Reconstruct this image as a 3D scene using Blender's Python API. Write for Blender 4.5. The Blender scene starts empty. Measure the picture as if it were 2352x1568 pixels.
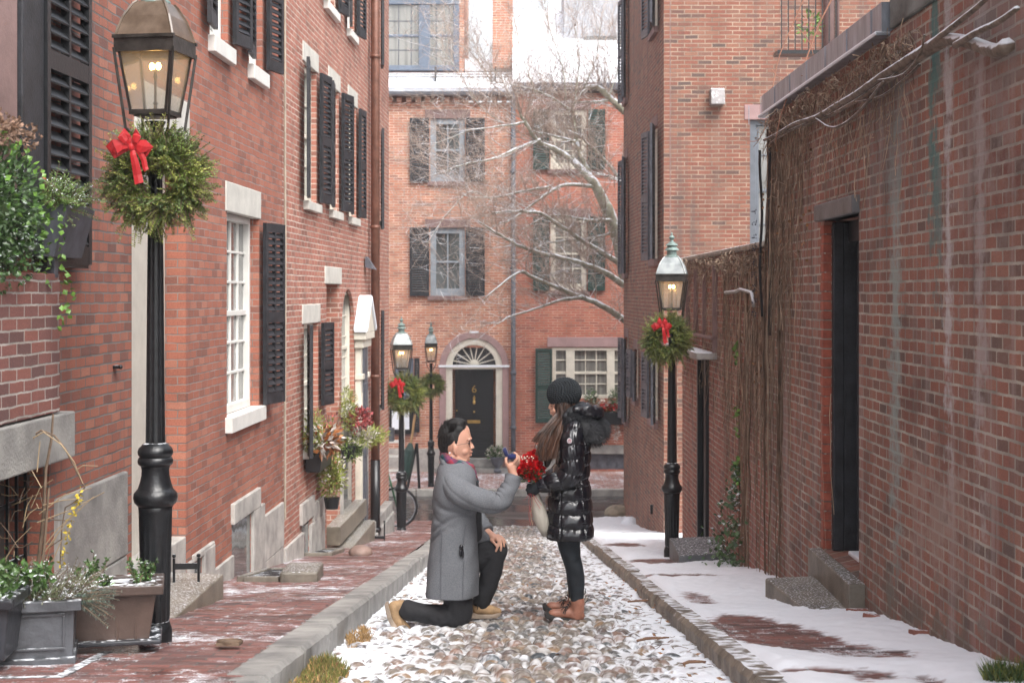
import bpy, math, random
import numpy as np
from mathutils import Vector, Matrix, noise
R = math.radians
random.seed(7); rng = np.random.RandomState(5)
S = bpy.context.scene
COL = S.collection
# ------------------------------------------------------------ camera, light
cam = bpy.data.cameras.new("Camera"); camo = bpy.data.objects.new("Camera", cam); COL.objects.link(camo)
camo.location = (0, 0, 0); camo.rotation_euler = (R(90), 0, 0)
cam.sensor_width = 36; cam.lens = 53.28; cam.shift_y = -0.0474; cam.clip_end = 500; cam.clip_start = .1
cam.dof.use_dof = True; cam.dof.focus_distance = 10.0; cam.dof.aperture_fstop = 4.5
S.camera = camo
W = bpy.data.worlds.new("World"); S.world = W; W.use_nodes = True
_n = W.node_tree.nodes; _bg = _n["Background"]; _sky = _n.new("ShaderNodeTexSky")
_sky.sky_type = 'NISHITA'; _sky.sun_disc = False; _sky.sun_elevation = R(52); _sky.sun_rotation = R(150)
_sky.air_density = 1.0; _sky.dust_density = 4.0; _sky.ozone_density = 0.6
_hs = _n.new("ShaderNodeHueSaturation"); _hs.inputs['Saturation'].default_value = .32
W.node_tree.links.new(_sky.outputs[0], _hs.inputs['Color']); W.node_tree.links.new(_hs.outputs[0], _bg.inputs[0]); _bg.inputs[1].default_value = 0.15
sun = bpy.data.lights.new("Sun", 'SUN'); suno = bpy.data.objects.new("Sun", sun); COL.objects.link(suno)
sun.energy = 1.0; sun.angle = R(40); sun.color = (1, .98, .95)
_d = Vector((math.sin(R(150)) * math.cos(R(52)), math.cos(R(150)) * math.cos(R(52)), math.sin(R(52))))
suno.rotation_euler = _d.to_track_quat('Z', 'Y').to_euler()
S.view_settings.view_transform = 'Standard'; S.view_settings.look = 'None'
S.view_settings.gamma = 1; S.view_settings.exposure = 1.36
# ------------------------------------------------------------ helpers
FP = 3481.0; CX = 1176.0; HY = 672.7
def P(u, v, d): return Vector(((u - CX) * d / FP, d, (HY - v) * d / FP))
OFF = {}
def tag(o, label=None, cat=None, group=None, kind=None):
    if label: o['label'] = label
    if cat: o['category'] = cat
    if group: o['group'] = group
    if kind: o['kind'] = kind
    return o
def thing(name, label, cat, loc=(0, 0, 0), rz=0, group=None, off=(0, 0, 0)):
    o = bpy.data.objects.new(name, None); COL.objects.link(o); o.empty_display_size = .2
    o.location = loc; o.rotation_euler = (0, 0, rz); OFF[o.name] = Vector(off)
    return tag(o, label, cat, group)
class MB:
    def __init__(s): s.v = []; s.f = []; s.m = []; s.x = Matrix.Identity(4)
    def add(s, vs, fs, m=0):
        b = len(s.v)
        s.v += [tuple(p) for p in vs]
        for f in fs: s.f.append(tuple(b + i for i in f)); s.m.append(m)
    def quad(s, a, b, c, d, m=0): s.add([a, b, c, d], [(0, 1, 2, 3)], m)
    def hexa(s, p, m=0): s.add(p, [(0, 3, 2, 1), (4, 5, 6, 7), (0, 1, 5, 4), (1, 2, 6, 5), (2, 3, 7, 6), (3, 0, 4, 7)], m)
    def box(s, x0, x1, y0, y1, z0, z1, m=0):
        if x0 > x1: x0, x1 = x1, x0
        if y0 > y1: y0, y1 = y1, y0
        if z0 > z1: z0, z1 = z1, z0
        s.hexa([(x0, y0, z0), (x1, y0, z0), (x1, y1, z0), (x0, y1, z0), (x0, y0, z1), (x1, y0, z1), (x1, y1, z1), (x0, y1, z1)], m)
    def obox(s, c, a, b, d, m=0):
        c, a, b, d = Vector(c), Vector(a), Vector(b), Vector(d)
        s.hexa([c - a - b - d, c + a - b - d, c + a + b - d, c - a + b - d, c - a - b + d, c + a - b + d, c + a + b + d, c - a + b + d], m)
    def tube(s, pts, rad, n=8, cap=True, m=0):
        pts = [Vector(p) for p in pts]; k = len(pts)
        if not isinstance(rad, (list, tuple)): rad = [rad] * k
        t0 = (pts[1] - pts[0]).normalized()
        a = t0.cross(Vector((0, 0, 1)))
        if a.length < .1: a = t0.cross(Vector((0, 1, 0)))
        a.normalize(); b0 = len(s.v)
        for i in range(k):
            t = (pts[min(i + 1, k - 1)] - pts[max(i - 1, 0)])
            if t.length < 1e-9: t = t0
            t.normalize(); a = (a - t * a.dot(t))
            if a.length < 1e-6: a = t.orthogonal()
            a.normalize(); b = t.cross(a)
            for j in range(n):
                w = 2 * math.pi * j / n
                s.v.append(tuple(pts[i] + (a * math.cos(w) + b * math.sin(w)) * rad[i]))
        for i in range(k - 1):
            for j in range(n):
                q = (j + 1) % n
                s.f.append((b0 + i * n + j, b0 + i * n + q, b0 + (i + 1) * n + q, b0 + (i + 1) * n + j)); s.m.append(m)
        if cap:
            s.f.append(tuple(b0 + j for j in reversed(range(n)))); s.m.append(m)
            s.f.append(tuple(b0 + (k - 1) * n + j for j in range(n))); s.m.append(m)
    def lathe(s, prof, c=(0, 0, 0), n=20, m=0, flute=0, fa=.04):
        b0 = len(s.v); k = len(prof)
        for (r, z, *fl) in prof:
            for j in range(n):
                w = 2 * math.pi * j / n
                rr = r * (1 - (fa if fl and j % 2 else 0))
                s.v.append((c[0] + rr * math.cos(w), c[1] + rr * math.sin(w), c[2] + z))
        for i in range(k - 1):
            for j in range(n):
                q = (j + 1) % n
                s.f.append((b0 + i * n + j, b0 + i * n + q, b0 + (i + 1) * n + q, b0 + (i + 1) * n + j)); s.m.append(m)
        s.f.append(tuple(b0 + j for j in reversed(range(n)))); s.m.append(m)
        s.f.append(tuple(b0 + (k - 1) * n + j for j in range(n))); s.m.append(m)
    def sph(s, c, r, nu=12, nv=8, m=0, rot=None):
        if not isinstance(r, (list, tuple)): r = (r, r, r)
        c = Vector(c); vs = []; fs = []
        for i in range(nv + 1):
            th = math.pi * i / nv
            for j in range(nu):
                ph = 2 * math.pi * j / nu
                p = Vector((r[0] * math.sin(th) * math.cos(ph), r[1] * math.sin(th) * math.sin(ph), r[2] * math.cos(th)))
                if rot: p = rot @ p
                vs.append(c + p)
        for i in range(nv):
            for j in range(nu):
                q = (j + 1) % nu
                if i == 0: fs.append((j, nu + j, nu + q))
                elif i == nv - 1: fs.append((i * nu + j, (i + 1) * nu + j, i * nu + q))
                else: fs.append((i * nu + j, (i + 1) * nu + j, (i + 1) * nu + q, i * nu + q))
        s.add(vs, fs, m)
    def prism(s, poly, a0, a1, ax='y', m=0):
        n = len(poly)
        def mk(p, a): return (p[0], a, p[1]) if ax == 'y' else ((a, p[0], p[1]) if ax == 'x' else (p[0], p[1], a))
        vs = [mk(p, a0) for p in poly] + [mk(p, a1) for p in poly]
        fs = [tuple(range(n)), tuple(reversed(range(n, 2 * n)))] + [(i, i + n, (i + 1) % n + n, (i + 1) % n) for i in range(n)]
        s.add(vs, fs, m)
    def capsule(s, p0, r0, p1, r1, n=14, m=0):
        p0, p1 = Vector(p0), Vector(p1); ax = p1 - p0
        L = max(ax.length, 1e-6); ax = ax / L
        pts = []; rad = []
        for k in range(6):
            a = math.pi / 2 * k / 5
            pts.append(p0 - ax * (r0 * math.cos(a) * .999)); rad.append(max(r0 * math.sin(a), r0 * .03))
        for k in range(6):
            a = math.pi / 2 * (1 - k / 5)
            pts.append(p1 + ax * (r1 * math.cos(a) * .999)); rad.append(max(r1 * math.sin(a), r1 * .03))
        s.tube(pts, rad, n, True, m)
    def chain(s, nodes, n=14, m=0):
        for i in range(len(nodes) - 1): s.capsule(nodes[i][0], nodes[i][1], nodes[i + 1][0], nodes[i + 1][1], n, m)
    def build(s, name, mats, parent=None, smooth=False, off=None, bevel=0, mods=()):
        me = bpy.data.meshes.new(name)
        me.from_pydata(s.v, [], s.f)
        if not isinstance(mats, (list, tuple)): mats = [mats]
        for m in mats: me.materials.append(m)
        if len(mats) > 1: me.polygons.foreach_set('material_index', s.m)
        if smooth: me.polygons.foreach_set('use_smooth', [True] * len(s.f))
        me.update()
        o = bpy.data.objects.new(name, me); COL.objects.link(o)
        if parent is not None:
            o.parent = parent
            if parent.name in OFF: o.location = -OFF[parent.name]
        if bevel:
            b = o.modifiers.new('bevel', 'BEVEL'); b.width = bevel; b.segments = 2; b.limit_method = 'ANGLE'; b.angle_limit = R(40)
        for md in mods:
            q = o.modifiers.new(md[0], md[1])
            for k_, v_ in md[2].items(): setattr(q, k_, v_)
        return o
def copy_tree(o, parent=None):
    c = o.copy(); COL.objects.link(c)
    if parent is not None: c.parent = parent
    for ch in [x for x in bpy.data.objects if x.parent == o]: copy_tree(ch, c)
    return c
# ------------------------------------------------------------ materials
def mk(name):
    m = bpy.data.materials.new(name); m.use_nodes = True
    nt = m.node_tree; b = nt.nodes['Principled BSDF']
    def n(t, ins=None, **pr):
        q = nt.nodes.new('ShaderNode' + t)
        for k, v in pr.items(): setattr(q, k, v)
        for k, v in (ins or {}).items():
            i = q.inputs[k]
            if hasattr(v, 'is_output'): nt.links.new(v, i)
            else: i.default_value = v
        return q
    def L(v, k):
        i = b.inputs[k]
        if hasattr(v, 'is_output'): nt.links.new(v, i)
        else: i.default_value = v
    return m, nt, b, n, L
def c4(c): return (c[0], c[1], c[2], 1)
def ramp(n, fac, stops, interp='LINEAR'):
    r = n('ValToRGB', {0: fac}); e = r.color_ramp; e.interpolation = interp
    while len(e.elements) < len(stops): e.elements.new(.5)
    for i, (p, c) in enumerate(stops):
        e.elements[i].position = p; e.elements[i].color = c4(c) if not isinstance(c, (int, float)) else (c, c, c, 1)
    return r.outputs[0]
def mixc(n, f, a, b, bt='MIX'):
    q = n('Mix', data_type='RGBA', blend_type=bt)
    for k, v in ((0, f), (6, a), (7, b)):
        if hasattr(v, 'is_output'): q.id_data.links.new(v, q.inputs[k])
        else: q.inputs[k].default_value = v if k == 0 else c4(v)
    return q.outputs[2]
def snowfac(n, lo=.35, hi=.6, sc=9, amt=.25):
    g = n('NewGeometry'); sx = n('SeparateXYZ', {0: g.outputs['Normal']})
    tc = n('TexCoord'); nz = n('TexNoise', {'Vector': tc.outputs['Object'], 'Scale': sc, 'Detail': 3})
    a = n('MapRange', {0: nz.outputs[0], 1: .3, 2: .7, 3: -amt, 4: amt})
    s = n('Math', {0: sx.outputs[2], 1: a.outputs[0]}, operation='ADD')
    return n('MapRange', {0: s.outputs[0], 1: lo, 2: hi}).outputs[0]
SNOWC = (.80, .83, .88)
def simple(name, col, rough=.6, metal=0, var=.15, vs=8, bump=.2, bs=40, snow=None, col2=None, coat=0, spec=None, emis=None, island=0, sheen=0, stretch=None, bd=.01):
    m, nt, b, n, L = mk(name)
    tc = n('TexCoord'); vec = tc.outputs['Object']
    if stretch: vec = n('Mapping', {'Vector': vec, 'Scale': stretch}).outputs[0]
    nz = n('TexNoise', {'Vector': vec, 'Scale': vs, 'Detail': 5, 'Roughness': .6})
    c2 = col2 or tuple(x * (1 - var * 2) for x in col)
    c = ramp(n, nz.outputs[0], [(.32, c2), (.68, tuple(min(1, x * (1 + var)) for x in col))])
    if island:
        g = n('NewGeometry'); f = n('MapRange', {0: g.outputs['Random Per Island'], 3: 1 - island, 4: 1 + island})
        cc = n('CombineColor', {0: f.outputs[0], 1: f.outputs[0], 2: f.outputs[0]})
        c = mixc(n, 1.0, c, cc.outputs[0], 'MULTIPLY')
    if snow: c = mixc(n, snowfac(n, *snow), c, SNOWC)
    L(c, 'Base Color'); L(rough, 'Roughness'); L(metal, 'Metallic')
    if coat: L(coat, 'Coat Weight'); L(.1, 'Coat Roughness')
    if sheen: L(sheen, 'Sheen Weight'); L(.4, 'Sheen Roughness')
    if spec is not None: L(spec, 'Specular IOR Level')
    if emis: L(c4(emis[0]), 'Emission Color'); L(emis[1], 'Emission Strength')
    if bump:
        nb = n('TexNoise', {'Vector': vec, 'Scale': bs, 'Detail': 4})
        L(n('Bump', {'Height': nb.outputs[0], 'Strength': bump, 'Distance': bd}).outputs[0], 'Normal')
    return m
def brickmat(name, pal, mortar, bw=.2, rh=.0605, ms=.0065, stain=.5, streak=None, plane='wall', wet=None, warp=.007, snowdust=None, patch=None, dark=None):
    m, nt, b, n, L = mk(name)
    tc = n('TexCoord'); sp = n('SeparateXYZ', {0: tc.outputs['Object']})
    if plane == 'wall':
        xx = n('Math', {0: sp.outputs[0], 1: sp.outputs[1]}, operation='ADD'); cv = n('CombineXYZ', {0: xx.outputs[0], 1: sp.outputs[2]})
    else:
        cv = n('CombineXYZ', {0: sp.outputs[0], 1: sp.outputs[1]})
    nw = n('TexNoise', {'Vector': tc.outputs['Object'], 'Scale': 6, 'Detail': 3})
    sc = n('VectorMath', {0: nw.outputs['Color'], 1: (.5, .5, .5)}, operation='SUBTRACT')
    s2 = n('VectorMath', {0: sc.outputs[0], 'Scale': warp * 2}, operation='SCALE')
    nw3 = n('TexNoise', {'Vector': tc.outputs['Object'], 'Scale': 45, 'Detail': 2})
    sc3 = n('VectorMath', {0: nw3.outputs['Color'], 1: (.5, .5, .5)}, operation='SUBTRACT')
    s3 = n('VectorMath', {0: sc3.outputs[0], 'Scale': .006}, operation='SCALE')
    v2 = n('VectorMath', {0: cv.outputs[0], 1: s2.outputs[0]}, operation='ADD')
    v3 = n('VectorMath', {0: v2.outputs[0], 1: s3.outputs[0]}, operation='ADD')
    bt = n('TexBrick', {'Vector': v3.outputs[0], 'Color1': (0, 0, 0, 1), 'Color2': (1, 1, 1, 1), 'Mortar': (.5, .5, .5, 1), 'Scale': 1.0,
                        'Mortar Size': ms, 'Mortar Smooth': .25, 'Bias': 0.0, 'Brick Width': bw, 'Row Height': rh}, offset=.5)
    k = len(pal); col = ramp(n, bt.outputs['Color'], [(i / (k - 1), c) for i, c in enumerate(pal)])
    n1 = n('TexNoise', {'Vector': tc.outputs['Object'], 'Scale': 90, 'Detail': 4})
    col = mixc(n, .5, col, ramp(n, n1.outputs[0], [(.3, .6), (.7, 1.25)]), 'MULTIPLY')
    mc = n('TexNoise', {'Vector': tc.outputs['Object'], 'Scale': 3.5, 'Detail': 4})
    mcol = ramp(n, mc.outputs[0], [(.35, tuple(x * .6 for x in mortar)), (.65, tuple(min(1, x * 1.2) for x in mortar))])
    col = mixc(n, bt.outputs['Fac'], col, mcol)
    n2 = n('TexNoise', {'Vector': tc.outputs['Object'], 'Scale': 1.1, 'Detail': 6, 'Roughness': .65})
    col = mixc(n, stain, col, ramp(n, n2.outputs[0], [(.3, (.55, .5, .5)), (.5, 1.0), (.72, (1.22, 1.16, 1.1))]), 'MULTIPLY')
    if streak:
        mp = n('Mapping', {'Vector': tc.outputs['Object'], 'Scale': (2.2, 2.2, .16)})
        n3 = n('TexNoise', {'Vector': mp.outputs[0], 'Scale': 2.0, 'Detail': 5, 'Roughness': .7})
        f = n('MapRange', {0: n3.outputs[0], 1: .52, 2: .72, 4: streak[1]})
        col = mixc(n, f.outputs[0], col, streak[0])
        mp4 = n('Mapping', {'Vector': tc.outputs['Object'], 'Scale': (3.3, 3.3, .2), 'Location': (5.3, 2, 1)})
        n4 = n('TexNoise', {'Vector': mp4.outputs[0], 'Scale': 2.0, 'Detail': 5})
        f4 = n('MapRange', {0: n4.outputs[0], 1: .55, 2: .7, 4: .5})
        col = mixc(n, f4.outputs[0], col, (.10, .08, .075))
    if patch:
        for (pc, t0_, t1_, z0_, z1_, a_) in patch:   # stains with a shape of their own: run-off below pipes, patched render
            sx = n('Math', {0: n('Math', {0: sp.outputs[0], 1: (t0_ + t1_) / 2}, operation='SUBTRACT').outputs[0], 1: (t1_ - t0_) / 2}, operation='DIVIDE').outputs[0]
            sz = n('Math', {0: n('Math', {0: sp.outputs[2], 1: (z0_ + z1_) / 2}, operation='SUBTRACT').outputs[0], 1: (z1_ - z0_) / 2}, operation='DIVIDE').outputs[0]
            ax = n('Math', {0: sx}, operation='ABSOLUTE').outputs[0]; az = n('Math', {0: sz}, operation='ABSOLUTE').outputs[0]
            mx = n('Math', {0: ax, 1: az}, operation='MAXIMUM').outputs[0]
            nn = n('TexNoise', {'Vector': tc.outputs['Object'], 'Scale': 5, 'Detail': 6, 'Roughness': .7})
            s_ = n('Math', {0: mx, 1: n('MapRange', {0: nn.outputs[0], 1: .35, 2: .65, 3: -.5, 4: .9}).outputs[0]}, operation='ADD').outputs[0]
            col = mixc(n, n('MapRange', {0: s_, 1: 1.1, 2: .4, 3: 0, 4: a_}).outputs[0], col, pc)
    rough = .85
    if wet:
        n5 = n('TexNoise', {'Vector': tc.outputs['Object'], 'Scale': 2.5, 'Detail': 5})
        rough = n('MapRange', {0: n5.outputs[0], 1: .35, 2: .62, 3: wet, 4: .7}).outputs[0]
    if snowdust:
        n6 = n('TexNoise', {'Vector': tc.outputs['Object'], 'Scale': 1.6, 'Detail': 4})
        n7 = n('TexNoise', {'Vector': tc.outputs['Object'], 'Scale': 120, 'Detail': 2})
        n8 = n('TexNoise', {'Vector': tc.outputs['Object'], 'Scale': 11, 'Detail': 4})
        a = n('Math', {0: n6.outputs[0], 1: n7.outputs[0]}, operation='ADD')
        a2 = n('Math', {0: a.outputs[0], 1: n8.outputs[0]}, operation='ADD')
        a3 = n('Math', {0: a2.outputs[0], 1: n('Math', {0: bt.outputs['Fac'], 1: .12}, operation='MULTIPLY').outputs[0]}, operation='ADD')
        f = n('MapRange', {0: a3.outputs[0], 1: 1.70 - snowdust, 2: 1.80 - snowdust})
        col = mixc(n, f.outputs[0], col, (.74, .77, .82))
    L(col, 'Base Color'); L(rough, 'Roughness')
    if wet: L(.6, 'Specular IOR Level')
    inv = n('Math', {0: 1.0, 1: bt.outputs['Fac']}, operation='SUBTRACT')
    h = n('Math', {0: inv.outputs[0], 1: n('Math', {0: n1.outputs[0], 1: .35}, operation='MULTIPLY').outputs[0]}, operation='ADD')
    L(n('Bump', {'Height': h.outputs[0], 'Strength': .65, 'Distance': .006}).outputs[0], 'Normal')
    return m
RED = [(.13, .05, .042), (.27, .085, .055), (.36, .115, .07), (.33, .10, .065), (.42, .15, .095), (.22, .085, .065)]
M = {}
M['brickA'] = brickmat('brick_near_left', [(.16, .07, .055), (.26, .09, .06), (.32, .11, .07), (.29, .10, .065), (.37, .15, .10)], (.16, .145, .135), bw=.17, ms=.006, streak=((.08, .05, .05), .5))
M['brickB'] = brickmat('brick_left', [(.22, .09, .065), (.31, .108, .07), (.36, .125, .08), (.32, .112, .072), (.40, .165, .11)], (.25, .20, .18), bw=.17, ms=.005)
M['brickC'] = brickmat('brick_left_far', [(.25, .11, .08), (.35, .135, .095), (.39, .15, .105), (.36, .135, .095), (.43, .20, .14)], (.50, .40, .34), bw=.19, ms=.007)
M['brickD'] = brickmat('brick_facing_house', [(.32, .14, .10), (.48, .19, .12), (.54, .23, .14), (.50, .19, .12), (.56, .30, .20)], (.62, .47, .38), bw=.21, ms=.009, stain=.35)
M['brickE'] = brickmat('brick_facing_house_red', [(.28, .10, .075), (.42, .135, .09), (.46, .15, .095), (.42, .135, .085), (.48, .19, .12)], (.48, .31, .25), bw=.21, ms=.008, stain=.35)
M['brickR3'] = brickmat('brick_right_tall', [(.11, .075, .065), (.23, .09, .06), (.26, .10, .066), (.235, .085, .058), (.29, .135, .09), (.17, .085, .068)], (.33, .25, .19), bw=.2, ms=.008, streak=((.22, .17, .14), .3))
M['brickR2'] = brickmat('brick_garden_wall', [(.16, .075, .06), (.27, .095, .07), (.33, .11, .075), (.29, .10, .07), (.36, .15, .11)], (.40, .34, .29), bw=.2, ms=.007, streak=((.42, .36, .33), .4))
M['brickR1'] = brickmat('brick_near_right', [(.13, .085, .07), (.21, .095, .07), (.27, .11, .073), (.23, .09, .065), (.29, .13, .09), (.18, .10, .08)], (.34, .31, .26), bw=.165, rh=.064, ms=.008, stain=.95, streak=((.36, .29, .27), .75),
   patch=[((.05, .16, .15), 7.62, 7.90, -.1, 2.6, .9), ((.50, .48, .48), 7.42, 7.60, -1.2, 2.0, .8), ((.26, .33, .31), 8.38, 8.70, -1.9, 1.6, .75), ((.40, .36, .35), 6.9, 7.1, -1.5, 2.5, .6), ((.33, .24, .20), 7.0, 8.4, -1.5, -.8, .65), ((.13, .10, .075), 5, 9.9, -2.5, -1.5, .8), ((.26, .215, .20), 5.5, 7.7, .0, 3.0, .5), ((.13, .13, .125), 7.9, 9.6, .3, 1.6, .5)])
M['brickP'] = brickmat('brick_pier', [(.12, .06, .055), (.19, .08, .07), (.24, .09, .07), (.20, .08, .065)], (.38, .34, .31), bw=.2, ms=.006, stain=.8)
M['granite'] = simple('granite', (.42, .40, .37), .8, var=.18, vs=5, bump=.4, bs=120, col2=(.27, .255, .24))
M['granite_d'] = simple('granite_stained', (.30, .29, .27), .75, var=.2, vs=3, bump=.5, bs=60, col2=(.16, .155, .15))
M['limestone'] = simple('pale_stone', (.55, .53, .48), .8, var=.08, vs=5, bump=.2)
M['step'] = simple('wet_sandstone', (.20, .175, .135), .35, var=.2, vs=4, bump=.35, bs=90, snow=(1.22, 1.4, 90, .7))
M['concrete'] = simple('mossy_concrete', (.17, .15, .12), .5, var=.25, vs=5, bump=.45, bs=80, snow=(1.22, 1.45, 70, .7))
M['slate'] = simple('dark_slate', (.12, .125, .13), .5, var=.25, vs=4, bump=.3, snow=(1.1, 1.4, 40, .6))
M['brown'] = simple('brownstone', (.24, .155, .145), .85, var=.12, vs=4, bump=.3)
M['pink'] = simple('pink_sandstone', (.36, .235, .23), .85, var=.08, vs=4, bump=.2)
M['black'] = simple('black_paint', (.011, .012, .014), .38, var=.15, vs=20, bump=.15, bs=60)
M['blackfaded'] = simple('weathered_black_paint', (.022, .023, .028), .5, var=.3, vs=9, bump=.25, bs=60)
M['greyshut'] = simple('grey_shutter_paint', (.10, .105, .125), .5, var=.2, vs=9, bump=.1)
M['iron'] = simple('wet_cast_iron', (.009, .010, .012), .32, var=.3, vs=30, bump=.35, bs=90, snow=(.93, 1.05, 40, .22), bd=.004)
M['irontop'] = simple('bronze_lantern_metal', (.055, .05, .045), .38, metal=.6, var=.3, vs=12, bump=.15, snow=(1.1, 1.25, 20, .3))
M['verdigris'] = simple('verdigris_metal', (.20, .27, .25), .5, metal=.3, var=.25, vs=14, bump=.2, snow=(1.0, 1.2, 20, .3))
M['white'] = simple('white_paint', (.72, .71, .67), .45, var=.05, vs=6, bump=.1)
M['cream'] = simple('cream_paint', (.66, .62, .53), .5, var=.06, vs=6, bump=.1)
M['creamd'] = simple('cream_door_casing', (.52, .49, .43), .5, var=.06, vs=6, bump=.1)
M['palecasing'] = simple('pale_blue_grey_casing', (.30, .34, .38), .5, var=.08, bump=.1)
M['blue'] = simple('grey_blue_paint', (.13, .16, .21), .5, var=.1, vs=6, bump=.1)
M['green'] = simple('dark_green_paint', (.022, .05, .042), .5, var=.2, vs=9, bump=.1)
M['greyframe'] = simple('grey_window_paint', (.13, .145, .17), .5, var=.1, bump=.1)
M['copper'] = simple('brown_copper_pipe', (.17, .075, .05), .45, metal=.3, var=.2, vs=8, bump=.1)
M['lead'] = simple('lead_grey', (.26, .27, .30), .45, metal=.3, var=.15, vs=5, bump=.15, bs=15)
M['zinc'] = simple('zinc_flashing', (.30, .32, .36), .4, metal=.5, var=.2, vs=3, bump=.1, stretch=(4, 4, 1))
M['brass'] = simple('brass', (.55, .36, .12), .3, metal=1, var=.1, bump=0)
M['conduit'] = simple('beige_conduit', (.38, .32, .25), .6, var=.15, bump=.1)
M['snow'] = simple('snow', SNOWC, .7, var=.03, vs=5, bump=.35, bs=60, bd=.01)
def glassmat(name, base, rough=.06, tint=(.3, .3, .3), stripes=0, stc=(.5, .48, .42)):
    m, nt, b, n, L = mk(name)
    tc = n('TexCoord'); nz = n('TexNoise', {'Vector': tc.outputs['Object'], 'Scale': 1.5, 'Detail': 3})
    c = ramp(n, nz.outputs[0], [(.35, tuple(x * .6 for x in base)), (.65, tuple(min(1, x * 1.4) for x in base))])
    if stripes:
        mp = n('Mapping', {'Vector': tc.outputs['Object'], 'Scale': (1, 1, .03)})
        wv = n('TexNoise', {'Vector': mp.outputs[0], 'Scale': stripes, 'Detail': 2})
        c = ramp(n, wv.outputs[0], [(.35, tuple(x * .55 for x in stc)), (.6, stc)])
    L(c, 'Base Color'); L(rough, 'Roughness'); L(.9, 'Specular IOR Level')
    n2 = n('TexNoise', {'Vector': tc.outputs['Object'], 'Scale': 4, 'Detail': 1})
    L(n('Bump', {'Height': n2.outputs[0], 'Strength': .15, 'Distance': .02}).outputs[0], 'Normal')
    return m
M['pane'] = glassmat('window_glass', (.10, .11, .11))
M['panec'] = glassmat('curtained_window', (.2, .2, .2), stripes=14, stc=(.24, .235, .215))
M['paneb'] = glassmat('blind_window', (.19, .19, .185), rough=.10)
def lampglass():
    m, nt, b, n, L = mk('lantern_glass')
    tr = n('BsdfTransparent', {0: (.9, .9, .88, 1)}); df = n('BsdfTranslucent', {0: (.62, .6, .56, 1)}); gl = n('BsdfGlossy', {0: (.8, .8, .8, 1), 'Roughness': .08})
    d2 = n('BsdfDiffuse', {0: (.55, .54, .5, 1)}); md = n('MixShader', {0: .5, 1: df.outputs[0], 2: d2.outputs[0]})
    a = n('MixShader', {0: .34, 1: tr.outputs[0], 2: md.outputs[0]}); fr = n('Fresnel', {0: 1.45})
    a2 = n('MixShader', {0: fr.outputs[0], 1: a.outputs[0], 2: gl.outputs[0]})
    nt.links.new(a2.outputs[0], nt.nodes['Material Output'].inputs[0]); return m
M['lglass'] = lampglass()
M['flame'] = simple('gas_mantle', (1, .8, .4), .5, var=0, bump=0, emis=((1.0, .55, .14), 22.0))
M['glow'] = simple('amber_glow_roof', (.09, .07, .055), .3, var=.3, vs=10, bump=0, emis=((1.0, .45, .12), .02))  # near lantern roof: weak amber emission painted in as mantle light
M['fir'] = simple('fir_needles', (.13, .17, .03), .55, var=.3, vs=6, bump=0, island=.45, col2=(.05, .10, .025))
M['firlight'] = simple('bright_fir_needles', (.25, .28, .06), .55, var=.25, vs=6, bump=0, island=.4)
M['twig'] = simple('twig_bark', (.16, .11, .075), .8, var=.2, vs=20, bump=0)
M['leaf'] = simple('green_leaf', (.06, .12, .03), .4, var=.3, vs=9, bump=0, island=.5, snow=(.85, 1.1, 25, .5))
M['leafl'] = simple('bright_ivy_leaf', (.14, .27, .05), .4, var=.2, vs=9, bump=0, island=.4)
M['leafy'] = simple('yellow_leaf', (.5, .38, .04), .5, var=.2, vs=9, bump=0, island=.4)
M['leafo'] = simple('bronze_magnolia_leaf', (.36, .13, .04), .4, var=.3, vs=9, bump=0, island=.5)
M['leafw'] = simple('frosted_leaf', (.55, .50, .45), .5, var=.2, vs=9, bump=0, island=.3)
M['leafr'] = simple('dusky_red_flower', (.32, .06, .06), .5, var=.3, vs=9, bump=0, island=.5)
M['deadleaf'] = simple('dead_leaf', (.28, .14, .06), .7, var=.3, vs=20, bump=0, island=.4)
M['ribbon'] = simple('red_velvet_ribbon', (.40, .004, .008), .55, var=.12, vs=6, bump=.1, sheen=.4, snow=(1.02, 1.2, 14, .6))
M['berry'] = simple('red_berry', (.5, .015, .02), .25, var=.1, bump=0)
# ------------------------------------------------------------ frames and ground heights
class Frame:
    def __init__(s, ox, oy, dx, dy, out):
        l = math.hypot(dx, dy); s.o = (ox, oy); s.d = (dx / l, dy / l); s.out = out; s.inn = -out
        s.rz = math.atan2(s.d[1], s.d[0])
    def t(s, u):
        k = (u - CX) / FP
        return (k * s.o[1] - s.o[0]) / (s.d[0] - k * s.d[1])
    def dep(s, t): return s.o[1] + s.d[1] * t
    def z(s, u, v): return (HY - v) / FP * s.dep(s.t(u))
    def w(s, t, y, z): return Vector((s.o[0] + s.d[0] * t - s.d[1] * y, s.o[1] + s.d[1] * t + s.d[0] * y, z))
    def thing(s, name, label, cat, t0=0, y0=0, z0=0, group=None):
        return thing(name, label, cat, s.w(t0, y0, z0), s.rz, group, (t0, y0, z0))
f_ = .9408
FL = Frame(-2.72, 0, .0325, 1, -1)
FR = Frame(2.17, 0, -.001, 1, 1)
F3 = Frame(2.175, 21.7, -.105, 6.4, 1)
F3F = Frame(2.175, 21.7, 1, 0, -1)
FF = Frame(0, 35, 1, 0, -1)
def gz(d):
    if d < 25: return -.95 - .122 * d
    if d < 29: q = (d - 25) / 4; return -4.0 - .244 * (2 * q - q * q)
    return -4.244
def gs(d): return gz(d) + .13
def hsh(ix, iy, s):
    with np.errstate(over='ignore'):
        h = (ix.astype(np.int64) * 374761393 + iy.astype(np.int64) * 668265263 + s * 974711) & 0x7fffffff
        h = ((h ^ (h >> 13)) * 1274126177) & 0x7fffffff
        h = (h ^ (h >> 16))
    return (h & 0xffff) / 65535.0
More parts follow.
